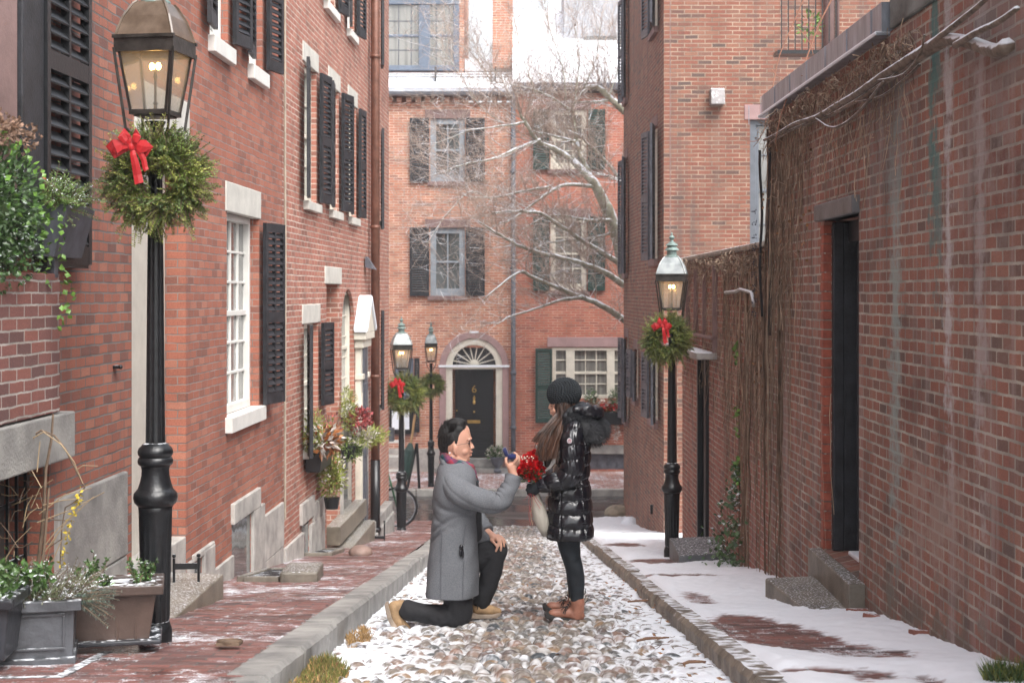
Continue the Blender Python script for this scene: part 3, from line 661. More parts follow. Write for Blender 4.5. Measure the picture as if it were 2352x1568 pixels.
mb = MB(); mb.box(p0 - .14, p1 + .1, -.014, .1, pzt - .004, pzt + .2); mb.build('lintel', M['limestone'], E, bevel=.008)
mb = MB(); mb.box(p0 + .02, p1 - .02, .22, .27, -3.1, pzt); mb.build('door', M['cream'], E, bevel=.01)
# drainpipe
q = u2t(FL, 899); mb = MB(); mb.tube([(q, -.1, 6.7), (q, -.1, 3.0), (q, -.1, -2.4)], .062, 12)
for z in (3.3, .9, -1.2): mb.tube([(q, -.1, z), (q, -.1, z + .05)], .072, 12)
pp = mb.build('drainpipe', M['copper'], E, smooth=True)
mb = MB(); mb.tube([(q, -.1, -2.35), (q, -.1, -3.6)], .07, 12); mb.tube([(q, -.1, -3.3), (q, -.1, -3.35)], .085, 12); mb.build('pipe_boot', M['iron'], pp, smooth=True)
mb = MB(); mb.hexa([(q - .5, -.02, .35), (q - .3, -.02, .35), (q - .3, -.16, .32), (q - .5, -.16, .32), (q - .5, -.02, .5), (q - .3, -.02, .5), (q - .3, -.04, .5), (q - .5, -.04, .5)]); mb.build('wall_light', M['greyshut'], E)
# shutters beyond the drainpipe
for (x0, x1, ya, yb) in ((905, 914, 0, 165), (908, 919, 560, 318), (912, 921, 997, 758)):
    t = u2t(FL, 921); z0_ = zz(FL, t, max(ya, yb)); z1_ = zz(FL, t, min(ya, yb)) if ya else z0_ + 1.5
    shutter(E, t + .15, -.42, z0_, z1_, 9, -1, 'blackfaded')
mb = MB(); mb.box(u2t(FL, 921) - .4, u2t(FL, 921) + .3, -.05, .02, .98, 1.06); mb.box(u2t(FL, 921) - .4, u2t(FL, 921) + .3, -.05, .02, -1.74, -1.66); mb.build('sill', M['limestone'], E)
# foundation
gb(tC0 + .05, bz0, -3.6, -2.5, -.03); gb(u2t(FL, 731), u2t(FL, 762), -2.42, -2.2, -.035); gb(bz1, u2t(FL, 788), -3.6, -2.5, -.03); gb(u2t(FL, 762), u2t(FL, 788), -2.5, -2.3, -.028); gb(p1 + .02, a0, -3.9, -2.2, -.03); gb(a0 - .0, u2t(FL, 864), -1.98, -1.6, -.03)
mb = MB(); mb.box(bz0 + .004, bz1 - .004, .004, .018, -3.2, -2.424); mb.build('basement_window', M['pane'], E); mb = MB(); mb.box(u2t(FL, 834) + .004, u2t(FL, 860) - .004, .004, .018, -3.1, -2.004); mb.build('basement_window', M['pane'], E)
# door case with pediment
d0, d1 = u2t(FL, 866), u2t(FL, 884)
zt = zz(FL, d0, 812); mb = MB()
for a in (d0, d1 - .16): mb.box(a, a + .17, -.08, -.005, -3.3, zt - .2); mb.box(a - .03, a + .2, -.11, -.003, -3.45, -3.1); mb.box(a - .02, a + .19, -.11, -.004, zt - .62, zt - .55); mb.box(a + .03, a + .14, -.09, -.079, -2.9, zt - .8)
mb.box(d0 - .05, d1 + .06, -.12, -.003, zt - .2, zt - .09); mb.box(d0 - .1, d1 + .1, -.16, -.002, zt - .09, zt)
mb.prism([(d0 - .1, zt + .001), (d1 + .1, zt + .001), ((d0 + d1) / 2, zt + .42)], -.16, -.002)
po = mb.build('door_case', M['cream'], E, bevel=.01)
mb = MB(); dm = (d0 + d1) / 2
mb.prism([(d0 - .14, zt), (dm, zt + .43), (dm, zt + .5), (d0 - .14, zt + .07)], -.19, -.001); mb.prism([(d1 + .14, zt + .07), (dm, zt + .5), (dm, zt + .43), (d1 + .14, zt)], -.19, -.001)
mb.build('snowy_roof', M['snow'], po, bevel=.02)
mb = MB(); mb.box(d0 + .18, d1 - .17, -.10, -.003, -3.3, zt - .2); mb.box(d0 + .25, d1 - .25, -.115, -.099, -3.1, -2.4); mb.box(d0 + .25, d1 - .25, -.115, -.099, -2.2, -1.2); mb.build('door', M['greyshut'], po, bevel=.01)
# ------------------------------------------------------------ RIGHT SIDE
# near garage with metal roof edge
rt0 = FR.t(1765); fz = 1.49
dt0, dt1 = u2t(FR, 2097), u2t(FR, 2012)
dzt = zz(FR, dt1, 540); dzb = zz(FR, dt1, 1342)
E = FR.thing('brick_outbuilding', 'low purple-brown brick building with zinc roof edge and black doorway', 'building', 9, 0, gs(9))
mb = MB(); facade(mb, 2.5, rt0, -3.2, fz, [(dt0, dt1, dzb, dzt, .3)], .3, 1); shell(mb, 2.5, rt0, -3.2, fz, 5, 1); mb.build('wall', M['brickR1'], E)
mb = MB()   # red jamb bricks
k = 0; z = dzb + .01
while z < dzt - .05:
    mb.box(dt1 - .004, dt1 + (.10 if k % 2 else .07), .006, -.05, z, z + .056); z += .066; k += 1
mb.build('jamb_bricks', simple('new_red_brick', (.34, .085, .05), .8, var=.2, vs=9, bump=.4, bs=60), E, bevel=.004)
mb = MB(); mb.box(dt0 - .02, dt1 + .12, .05, -.1, dzt + .0, dzt + .115); mb.build('lintel', M['slate'], E, bevel=.012)
mb = MB(); mb.box(dt1 - .05, dt1 - .004, -.052, -.13, dzb, dzt - .01); mb.box(dt1 - .035, dt1 - .004, -.13, -.29, dzb, dzt - .01); mb.box(dt0 + .01, dt1 - .012, -.16, -.29, dzt - .15, dzt - .006); mb.box(dt1 - .14, dt1 - .1, -.2, -.29, dzb, dzt - .15); mb.build('door_frame', M['blackfaded'], E, bevel=.008)
mb = MB(); mb.box(dt0 + .01, dt1 - .14, -.27, -.30, dzb, dzt - .15)
for i in range(6): mb.box(dt0 + .03 + i * .17, dt0 + .18 + i * .17, -.262, -.271, dzb + .05, dzt - .2)
mb.build('door', M['black'], E, bevel=.006)
mb = MB(); mb.box(dt0 + .02, dt1 - .2, -.12, -.24, dzb + .0, dzb + .03); mb.build('door_sill_snow', M['snow'], E, bevel=.01)
mb = MB(); mb.box(8.66, rt0 + .02, .05, -.02, fz + .002, fz + .17); mb.box(8.66, rt0 + .03, .08, -.02, fz - .02, fz); mb.quad((8.66, .05, fz + .17), (rt0 + .02, .05, fz + .17), (rt0 + .02, -3, fz + .3), (8.66, -3, fz + .3))
for i in range(8): q = 8.9 + i * .65; mb.box(q, q + .012, .056, .05, fz + .003, fz + .169)
mb.build('zinc_roof_edge', M['zinc'], E)
mb = MB(); mb.box(8.66, rt0 + .03, .088, -.02, fz - .016, fz + .004); mb.build('snow_line', M['snow'], E, bevel=.006)
mb = MB()   # grey-green slate cheek above the near end
mb.box(3.0, 8.6, .02, -2.0, fz + .004, fz + 1.6); mb.box(3.0, 8.64, .05, .02, fz + .5, fz + .56); mb.build('slate_cheek', simple('grey_green_slates', (.13, .155, .15), .6, var=.4, vs=2.5, bump=.5, bs=12, snow=(1.1, 1.3, 8, .4), stretch=(1, 1, 2)), E, bevel=.01)
# garden wall
gt0, gt1 = rt0 + .004, u2t(FR, 1666); ct = .385
bd0, bd1 = u2t(FR, 1731), u2t(FR, 1709)
bzt = zz(FR, bd0, 865); bzb = gs(18) + .12
E = FR.thing('garden_wall', 'vine covered brick garden wall with snowy coping and narrow black door', 'wall', 17, 0, gs(17))
mb = MB(); facade(mb, gt0, gt1, -4.2, ct, [(bd0, bd1, bzb, bzt, .12)], .1, 1); shell(mb, gt0, gt1, -4.2, ct, .4, 1); mb.build('wall', M['brickR2'], E)
mb = MB()
k = gt0
while k < gt1: mb.box(k, min(k + .6, gt1) - .004, .06, -.44, ct + .002, ct + .05); k += .6
mb.build('coping', simple('snowy_coping', (.3, .26, .22), .7, var=.2, snow=(.8, 1.0, 9, .3)), E, bevel=.015)
mb = MB(); mb.box(bd0 + .01, bd1 - .01, -.02, -.1, bzb, bzt); mb.box(bd0 + .01, bd0 + .08, .04, -.02, bzb, bzt); mb.box(bd1 - .08, bd1 - .01, .04, -.02, bzb, bzt); mb.build('door', M['black'], E, bevel=.006)
c0, c1 = u2t(FR, 1752), gt1 - .05; cz = zz(FR, c0, 862)
mb = MB(); mb.box(c0, c1, .22, .0, cz - .07, cz); mb.build('door_canopy', simple('snowy_painted_wood', (.35, .33, .31), .7, var=.15, snow=(.7, .9, 9, .2)), E, bevel=.01)
mb = MB(); mb.box(c0 - .0, c1, .07, 0, cz + .14, cz + .17); mb.box(c0, c0 + .05, .05, 0, cz + .0, ct - .05)
for i in range(4): q = c0 + .05 + i * (c1 - c0) / 4; mb.box(q, q + .03, .05, 0, cz + .17, ct - .1)
mb.build('weathered_panel', M['brown'], E)
q = u2t(FR, 1657); mb = MB(); mb.tube([(q, .08, .0), (q, .08, -1.2), (q, .08, -4.0)], .06, 10); mb.build('drainpipe', M['copper'], E, smooth=True)
# tall right house
E = F3.thing('brick_house', 'tall orange brick house with grey shutters standing at the right alley corner', 'house', 0, 0, gs(22))
T3 = 6.4; a, b_ = u2t(F3, 1605), u2t(F3, 1592)
lo0, lo1 = u2t(F3, 1600), u2t(F3, 1592)
zzl = -1.93
ops = [(a, b_, .5, 2.5), (a, b_, 3.95, 5.6), (a - .05, b_ + .1, zzl, -.9), (u2t(F3, 1558), u2t(F3, 1549), -1.8, -.95), (5.6, 6.1, .35, 2.45), (5.6, 6.1, 3.5, 5.4), (5.5, 6.1, -2.3, -.8)]
mb = MB(); facade(mb, 0, T3, -5, 7.2, ops, .12, 1); mb.quad((T3, 0, -5), (T3, -8, -5), (T3, -8, 7.2), (T3, 0, 7.2)); mb.quad((0, 0, 7.2), (T3, 0, 7.2), (T3, -8, 7.2), (0, -8, 7.2)); mb.build('wall', M['brickR3'], E)
for o in ops: window(E, o[0], o[1], o[2], o[3], .09, 1, 2, 4, 'cream', 'pane', 'brown', .04, .015, 'brown' if o[2] > -2.5 else None, .16, .05)
for (a, b_, z0_, z1_), al, bl in zip(ops, (.42, .42, .36, .25, .3, .3, .3), (.40, .40, .36, .3, .28, .28, .28)):
    shutter(E, a - .01, -al, z0_, z1_ - .02, 12, 1, 'greyshut'); shutter(E, b_ + .01, bl, z0_, z1_ - .02, 9, 1, 'greyshut')
# its side wall facing up the alley
wf0, wf1 = u2t(F3F, 1831), u2t(F3F, 1831) + 1.1; wz0, wz1 = (HY - 616 * f_) / FP * 21.7 - .6, (HY - 292 * f_) / FP * 21.7
Es = F3F.thing('x', None, None); 
mb = MB(); facade(mb, .0, 5.0, -5, 7.2, [(wf0, wf1, wz0, wz1)], .12, -1); mb.quad((5, 0, -5), (5, 8, -5), (5, 8, 7.2), (5, 0, 7.2))
def sidepart(mb, name, mat, par, **k):
    M2 = Matrix.Translation(F3F.w(0, 0, 0)) @ Matrix.Rotation(F3F.rz, 4, 'Z'); M1 = Matrix.Translation(F3.w(0, 0, 0)) @ Matrix.Rotation(F3.rz, 4, 'Z')
    T = M1.inverted() @ M2; mb.v = [tuple(T @ Vector(p)) for p in mb.v]; return mb.build(name, mat, par, **k)
sidepart(mb, 'side_wall', M['brickR3'], E)
mb = MB(); g = .05
mb.box(wf0, wf0 + .09, .05, .13, wz0, wz1); mb.box(wf0 + .09, wf1, .05, .13, wz1 - .08, wz1 - .002); mb.box(wf0 + .09, wf0 + .14, .075, .13, wz0, wz1 - .08)
for k in range(1, 5): z = wz0 + (wz1 - wz0) * k / 5; mb.box(wf0 + .14, wf1, .09, .12, z - .012 - (.02 if k == 3 else 0), z + .012)
mb.box(wf0 + .14 + .42, wf0 + .16 + .42, .09, .121, wz0, wz1 - .08)
wn = sidepart(mb, 'window', M['greyframe'], E, bevel=.005)
mb = MB(); mb.box(wf0 + .09, wf1, .105, .115, wz0, wz1 - .05); 
M2 = None; sidepart(mb, 'pane', M['paneb'], wn)
mb = MB(); mb.box(wf0 - .08, wf1 + .1, -.012, .04, wz1 - .003, wz1 + .21); sidepart(mb, 'lintel', M['pink'], E, bevel=.008)
vx0, vx1 = u2t(F3F, 1732), u2t(F3F, 1766)
mb = MB(); zc = (HY - 240 * f_) / FP * 21.7; mb.hexa([(vx0, -.2, zc - .11), (vx1, -.2, zc - .11), (vx1, 0, zc - .11), (vx0, 0, zc - .11), (vx0, -.15, zc + .12), (vx1, -.15, zc + .12), (vx1, 0, zc + .12), (vx0, 0, zc + .12)]); sidepart(mb, 'vent_hood', simple('snowy_vent_hood', (.3, .28, .28), .5, snow=(.35, .6, 20, .3)), E, bevel=.01)
mb = MB(); q = u2t(F3F, 2022); mb.tube([(q, -.06, 7), (q, -.06, 2.8)], .075, 10); mb.tube([(q + .13, -.05, 7), (q + .13, -.05, 2.8)], .02, 8); sidepart(mb, 'drainpipe', M['brown'], E, smooth=True)
mb = MB(); q = u2t(F3F, 1636); mb.box(q - .006, q + .006, -.003, .01, -5, 7); sidepart(mb, 'mortar_seam', M['brown'], E)
bpy.data.objects.remove(Es)
E['label'] = 'tall orange brick house with grey shutters standing at the right alley corner'
mb = MB(); mb.sph((1.95, 27.9, gs(27)), (.26, .22, .16), 14, 8); tag(mb.build('boulder', simple('tan_rock', (.33, .27, .20), .8, var=.2, bump=.5, bs=20, snow=(1.0, 1.2, 6, .4)), smooth=True), 'rounded tan rock at the foot of the right corner house', 'rock')
mb = MB(); mb.sph((2.02, 25.9, gs(25.9) + .02), (.16, .2, .13), 14, 8); tag(mb.build('snow_lump', M['snow'], smooth=True), 'small lump of snow against the right corner house', 'snow')
# ------------------------------------------------------------ FACING HOUSES (plane at 35 m)
def fx(u): return FF.t(u)
def fz_(v): return (HY - v) / FP * 35
def house_far(name, label, x0, x1, ops, mat, ztop):
    E = FF.thing(name, label, 'house', (x0 + x1) / 2, 0, -4.13)
    mb = MB(); facade(mb, x0, x1, -4.9, ztop, ops, .14, -1); shell(mb, x0, x1, -4.9, ztop, 6, -1, ends=(1, 1)); mb.build('wall', mat, E); return E
xs = fx(1177)
zE = fz_(236)
wD = [(fx(988), fx(1068), fz_(680), fz_(523)), (fx(988), fx(1068), fz_(418), fz_(272))]
dA, dB = fx(1045), fx(1133); dc = (dA + dB) / 2
wD0 = (fx(905), fx(950), fz_(992), fz_(822))
opsD = wD + [wD0, (dA - .12, dB + .12, -4.2, fz_(838)), (dA - .12, dB + .12, fz_(838), fz_(798))]
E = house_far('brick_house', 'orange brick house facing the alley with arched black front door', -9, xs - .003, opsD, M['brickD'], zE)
for (a, b_, c, d) in wD:
    window(E, a, b_, c, d, .09, -1, 2, 2, 'palecasing', 'pane', 'brown', .13, .03, 'brown', .2, .12)
    shutter(E, a - .02, -.45, c, d, 3, -1, 'blackfaded'); shutter(E, b_ + .02, .44, c, d, 3, -1, 'blackfaded')
window(E, *wD0, .09, -1, 2, 2, 'blue', 'pane', 'brown', .1, .03); shutter(E, wD0[1] + .02, .12, wD0[2], wD0[3], 2, -1, 'blackfaded')
# arch door
def arch(cx, r0, r1, zs, zb, ya, yb, n=20):
    mb = MB(); vs = []
    path = [(-1, zb)] + [('a', w) for w in np.linspace(180, 0, n)] + [(1, zb)]
    for p in path:
        if p[0] == 'a':
            c, s = math.cos(R(p[1])), math.sin(R(p[1])); i, o = (cx + r0 * c, zs + r0 * s), (cx + r1 * c, zs + r1 * s)
        else: i, o = (cx + p[0] * r0, p[1]), (cx + p[0] * r1, p[1])
        vs += [(i[0], ya, i[1]), (o[0], ya, o[1]), (o[0], yb, o[1]), (i[0], yb, i[1])]
    fs = []
    for k in range(len(path) - 1):
        for j in range(4): a = k * 4 + j; b_ = k * 4 + (j + 1) % 4; fs.append((a, b_, b_ + 4, a + 4))
    fs += [(0, 1, 2, 3), tuple((len(path) - 1) * 4 + j for j in (3, 2, 1, 0))]
    mb.add(vs, fs); return mb
zsp = fz_(838)
DE = E
arch(dc, (fx(1155) - fx(1025)) / 2 - .003, (fx(1170) - fx(1010)) / 2, fz_(842), -4.2, -.05, .05).build('stone_arch', M['pink'], E, bevel=.01)
arch(dc, (dB - dA) / 2 + .06, (fx(1155) - fx(1025)) / 2, fz_(842), -4.2, -.02, .12).build('door_casing', M['cream'], E, bevel=.008)
mb = MB(); mb.box(dc - .82, dc + .82, -.035, -.05 - .02, fz_(843), fz_(838)); mb.box(dc - .035 - .07, dc + .105, -.06, -.04, fz_(765), fz_(760)); mb.build('impost_snow', M['snow'], E)
r = (dB - dA) / 2 + .06
mb = MB(); mb.prism([(dc + r * math.cos(R(w)), zsp + r * .98 * math.sin(R(w))) for w in range(0, 181, 10)], .075, .09); fan = mb.build('fanlight', simple('dark_glass', (.03, .03, .035), .1, bump=0), E)
mb = MB()
for w in range(15, 180, 22): mb.obox((dc + r * .5 * math.cos(R(w)), .062, zsp + r * .5 * math.sin(R(w))), (r * .5 * math.cos(R(w)), 0, r * .5 * math.sin(R(w))), (0, .012, 0), (-.012 * math.sin(R(w)), 0, .012 * math.cos(R(w))))
mb.sph((dc, .06, zsp + .02), (.1, .03, .1)); mb.box(dc - r, dc + r, -.01, .1, zsp - .1, zsp - .0); mb.build('glazing_bars', M['cream'], fan)
zd0, zd1 = fz_(1050), fz_(848); mb = MB(); mb.box(dA, dB, .07, .12, zd0, zd1)
def panel(x0, x1, z0, z1):
    t = .02
    mb.box(x0, x1, .055, .071, z0, z0 + t); mb.box(x0, x1, .055, .071, z1 - t, z1); mb.box(x0, x0 + t, .054, .071, z0 + t, z1 - t); mb.box(x1 - t, x1, .054, .071, z0 + t, z1 - t); mb.box(x0 + .05, x1 - .05, .06, .071, z0 + .05, z1 - .05)
H = zd1 - zd0
for s in (-1, 1):
    for z0_, z1_ in ((.45, .96), (.06, .16)): panel(*sorted((dc + s * .04, dc + s * .38)), zd0 + H * z0_, zd0 + H * z1_)
for z0_, z1_ in ((.30, .36), (.19, .27)): panel(dc - .38, dc + .38, zd0 + H * z0_, zd0 + H * z1_)
door = mb.build('front_door', M['black'], E)
mb = MB(); mb.box(dc - .16, dc + .14, .045, .07, zd0 + H * .385, zd0 + H * .42); mb.build('letter_slot', M['brass'], door)
mb = MB(); mb.lathe([(.02, 0), (.035, .05), (.02, .1), (.03, .16)], (dc, .04, zd0 + H * .60), 10); mb.box(dc - .012, dc + .012, .04, .065, zd0 + H * .60, zd0 + H * .70); mb.sph((dc, .045, zd0 + H * .515), .025); mb.build('door_knocker', M['brass'], door)
mb = MB(); mb.sph((dA + .04, .03, zd0 + H * .37), .035); mb.sph((dA + .04, .03, zd0 + H * .53), .02); mb.box(dA + .02, dA + .06, .05, .069, zd0 + H * .3, zd0 + H * .42); mb.build('door_knob', M['brass'], door)
cu = bpy.data.curves.new('house_number', 'FONT'); cu.body = '6'; cu.size = .24; cu.extrude = .008; cu.align_x = 'CENTER'
to = bpy.data.objects.new('house_number', cu); COL.objects.link(to); to.parent = door; to.location = (dc, .05, zd0 + H * .735); to.rotation_euler = (R(90), 0, 0); bpy.context.view_layer.update(); nm_ = bpy.data.meshes.new_from_object(to); bpy.data.objects.remove(to); to = bpy.data.objects.new('house_number', nm_); COL.objects.link(to); to.parent = door; to.location = (dc, .05, zd0 + H * .735); to.rotation_euler = (R(90), 0, 0); nm_.materials.clear(); nm_.materials.append(M['brass'])
mb = MB(); mb.box(fx(1000), fx(1180) - .02, -.35, .1, -4.124, fz_(1072)); mb.box(fx(1030), fx(1150), -.16, .1, fz_(1072) + .002, fz_(1052)); mb.build('door_step', M['granite_d'], E, bevel=.01)
mb = MB(); mb.box(-8, fx(1024), -.04, .05, -4.2, fz_(1030)); mb.box(fx(1156), xs - .01, -.04, .05, -4.2, fz_(1035)); mb.build('foundation_stone', M['granite'], E, bevel=.01)
mb = MB(); mb.box(-9, xs, -.22, .05, fz_(222), fz_(205)); mb.tube([(-9, -.2, fz_(214)), (xs, -.2, fz_(214))], .1, 8)
x = -5.0
mb.build('gutter', M['lead'], E)
mb = MB(); x = -4.2
while x < xs - .1: mb.box(x, x + .12, -.1, 0, fz_(236), fz_(224)); mb.box(x + .02, x + .1, -.05, 0, fz_(244), fz_(236) - .002); x += .22
mb.build('dentils', M['brickD'], E)
zr0 = fz_(205)
mb = MB(); mb.add([(-9, -.12, zr0), (xs, -.12, zr0), (xs, .9, zr0 + .5), (-9, .9, zr0 + .5)], [(0, 1, 2, 3)]); mb.box(-9, xs, .9, 1.0, zr0, zr0 + .5)
x = -9; 
rf = mb.build('snowy_roof', M['snow'], E)
mb = MB()
for k in range(3): mb.tube([(-9, .3 + k * .18, zr0 + .32 + k * .09), (xs, .3 + k * .18, zr0 + .32 + k * .09)], .012, 4)
for k in range(6): mb.box(-4.6 + k * 1.4, -4.57 + k * 1.4, .3, .7, zr0 + .2, zr0 + .56)
mb.build('snow_rail', M['iron'], rf)
# dormer storey, blue framed window
mb = MB(); dz = zr0 + .5; x0, x1 = -9, fx(1062)
mb.box(x0, x1, 1.0, 5, dz - .3, 9.5); dm_ = mb.build('dormer_wall', M['brickD'], E)
mb = MB(); y = .93; bz0_, bz1_ = (HY - 152) / FP * 36, (HY - 12) / FP * 36
bx0, bx1 = -3.3, (1055 - CX) / FP * 36
mb.box(bx0, bx1, y - .05, 1.02, bz0_ - .12, bz0_)
for a, b_ in ((bx0, bx0 + .12), ((962 - CX) / FP * 36, (988 - CX) / FP * 36), (bx1 - .14, bx1)): mb.box(a, b_, y, 1.05, bz0_, bz1_)
mb.box(bx0, bx1, y - .02, 1.05, bz1_, bz1_ + .12); mb.box(bx0, bx1, y + .02, 1.04, bz0_ + .68, bz0_ + .74)
dw = mb.build('window', M['blue'], dm_, bevel=.01)
mb = MB()
for x in np.arange(bx0, bx1, .3): mb.box(x, x + .02, y + .04, 1.03, bz0_, bz1_)
for z in (bz0_ + .36, bz0_ + 1.05): mb.box(bx0, bx1, y + .042, 1.031, z, z + .02)
mb.box(bx0, bx1, y + .05, .995, bz0_, bz1_, 1); mb.build('panes', [M['greyshut'], M['panec']], dw)
# facing house, right
wE = [(fx(1264), fx(1348), fz_(668), fz_(498)), (fx(1264), fx(1348), fz_(390), fz_(252)), (fx(1268), fx(1430) + .15, fz_(915), fz_(798)), (fx(1352), fx(1430) + .1, fz_(1078), fz_(1042))]
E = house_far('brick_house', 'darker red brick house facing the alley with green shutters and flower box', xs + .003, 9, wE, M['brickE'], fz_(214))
for (a, b_, c, d) in wE[:2]:
    window(E, a, b_, c, d, .08, -1, 3, 4, 'cream', 'panec', 'brown', .12, .025, 'brown', .2, .1)
    shutter(E, a - .02, -.38, c, d, 3, -1, 'green'); shutter(E, b_ + .02, .4, c, d, 3, -1, 'green')
a, b_, c, d = wE[2]
mb = MB(); y0, y1 = .02, .12
for (p, q) in ((a, a + .09), (fx(1300), fx(1320)), (fx(1394), fx(1412)), (b_ - .1, b_)): mb.box(p, q, y0, y1, c, d)
mb.box(a, b_, y0 - .01, y1, d - .07, d - .003); mb.box(a, b_, y0 - .01, y1, c, c + .08); mb.box(a, b_, y0 + .03, y1, (c + d) / 2 - .03, (c + d) / 2 + .03)
for x in (fx(1345), fx(1370)): mb.box(x - .012, x + .012, y0 + .04, y1, c, d)
for z in (c + (d - c) * .28, c + (d - c) * .75): mb.box(a, b_, y0 + .041, y1, z - .012, z + .012)
tw = mb.build('window', M['cream'], E, bevel=.006)
mb = MB(); mb.box(a, b_, .09, .11, c, d); mb.build('pane', M['panec'], tw)
mb = MB(); mb.box(fx(1257), fx(1450), -.02, .1, fz_(797), fz_(774)); mb.build('lintel', M['pink'], E, bevel=.01)
shutter(E, fx(1268), -.385, fz_(970), fz_(800), 3, -1, 'green')
mb = MB(); mb.box(fx(1230), fx(1500), -.05, .05, fz_(1042), fz_(1022)); mb.box(fx(1180), fx(1350), -.05, .05, -4.2, fz_(1045)); mb.build('foundation_stone', M['granite_d'], E, bevel=.01)
mb = MB(); mb.box(wE[3][0], wE[3][1], .04, .1, wE[3][2], wE[3][3])
for k in range(4): mb.box(wE[3][0] + k * .22, wE[3][0] + .02 + k * .22, .02, .05, wE[3][2], wE[3][3])
mb.build('basement_window', M['greyshut'], E)
mb = MB(); q = fx(1179); mb.tube([(q, -.1, fz_(215)), (q, -.1, fz_(980)), (q, -.1, -4.1)], .055, 10)
for v in (400, 620, 860, 985): mb.tube([(q, -.1, fz_(v)), (q, -.1, fz_(v) + .08)], .07, 10)
mb.build('drainpipe', M['greyshut'], E, smooth=True)
mb = MB(); mb.box(xs, 9, -.2, .05, fz_(210), fz_(192)); mb.build('gutter', M['greyshut'], E, bevel=.02)
zr = fz_(192)
mb = MB(); mb.add([(xs, -.12, zr), (9, -.12, zr), (9, 2.2, zr + 2.1), (xs, 2.2, zr + 2.1)], [(0, 1, 2, 3)])
mb.box(xs, 9, 2.2, 4.5, zr - .3, zr + 2.1)
rf = mb.build('snowy_roof', simple('snow_streaked_slates', SNOWC, .7, col2=(.62, .65, .70), vs=1.2, var=.02, stretch=(3, 1, .6), bump=.3, bs=12), E)
mb = MB()
mb.box(fx(1062) + .02, fx(1420), 1.2, 3.2, zr, zr + .75, 0); mb.build('party_wall', M['snow'], rf)
mb = MB(); mb.box(fx(1130), fx(1178), .9, 2.4, zr + .5, zr + 2.6); ch = mb.build('chimney', M['brickD'], rf, bevel=.01)
mb = MB(); mb.box(fx(1300), fx(1440), 1.25, 3.4, zr + .72, zr + 2.6, 0); mb.build('slate_dormer', simple('snow_streaked_dark_slate', (.20, .20, .22), .6, col2=(.55, .57, .6), vs=6, var=.2, stretch=(6, 6, .6), bump=.3), rf)
mb = MB(); mb.box(fx(1345), fx(1425), 1.2, 1.24, zr + .95, zr + 1.3); mb.build('dormer_window', M['paneb'], rf)
# street beyond: rear block so nothing is open above the roofs
# ------------------------------------------------------------ foliage helpers
def rv(): 
    while True:
        v = Vector((random.uniform(-1, 1), random.uniform(-1, 1), random.uniform(-1, 1)))
        if .05 < v.length < 1: return v.normalized()
def sprig(mb, p, d, L, nl, n, m=0, ms=1, curve=.15, w=.0022, flat=None):
    d = Vector(d).normalized(); s = flat or rv(); s = (s - d * s.dot(d)).normalized(); bend = rv() * curve
    pts = [p + d * (L * k / 3) + bend * (L * (k / 3) ** 2 * .5) for k in range(4)]
    mb.tube(pts, [.003, .0025, .002, .001], 3, False, ms)
    for i in range(n):
        f = (i + .5) / n; q = p + d * (L * f) + bend * (L * f * f * .5)
        ll = nl * (1.0 - .55 * f) * random.uniform(.8, 1.15)
        for sg in (-1, 1):
            e = q + (s * sg * 1.0 + d * .55 + rv() * .22).normalized() * ll
            a = (e - q).cross(rv()).normalized() * w
            mb.add([q - a * .6, e * .5 + q * .5 - a, e, e * .5 + q * .5 + a], [(0, 1, 2, 3)], m)
def leaf(mb, p, d, L, wd, m=0, up=None):
    d = Vector(d).normalized(); s = d.cross(up or rv())
    if s.length < .1: s = d.orthogonal()
    s.normalize(); nrm = s.cross(d)
    mb.add([p, p + d * L * .45 + s * wd * .5 + nrm * wd * .12, p + d * L, p + d * L * .45 - s * wd * .5 + nrm * wd * .12, p + d * L * .5 - nrm * wd * .05], [(0, 1, 4), (1, 2, 4), (2, 3, 4), (3, 0, 4)], m)
def leafcloud(mb, c, r, n, L, wd, m=0, shell=.5, up=.2):
    c = Vector(c)
    for _ in range(n):
        v = rv(); k = random.uniform(shell, 1)
        p = c + Vector((v.x * r[0], v.y * r[1], v.z * r[2])) * k
        leaf(mb, p, (v + rv() * .8 + Vector((0, 0, up))), L * random.uniform(.6, 1.2), wd * random.uniform(.7, 1.2), m)
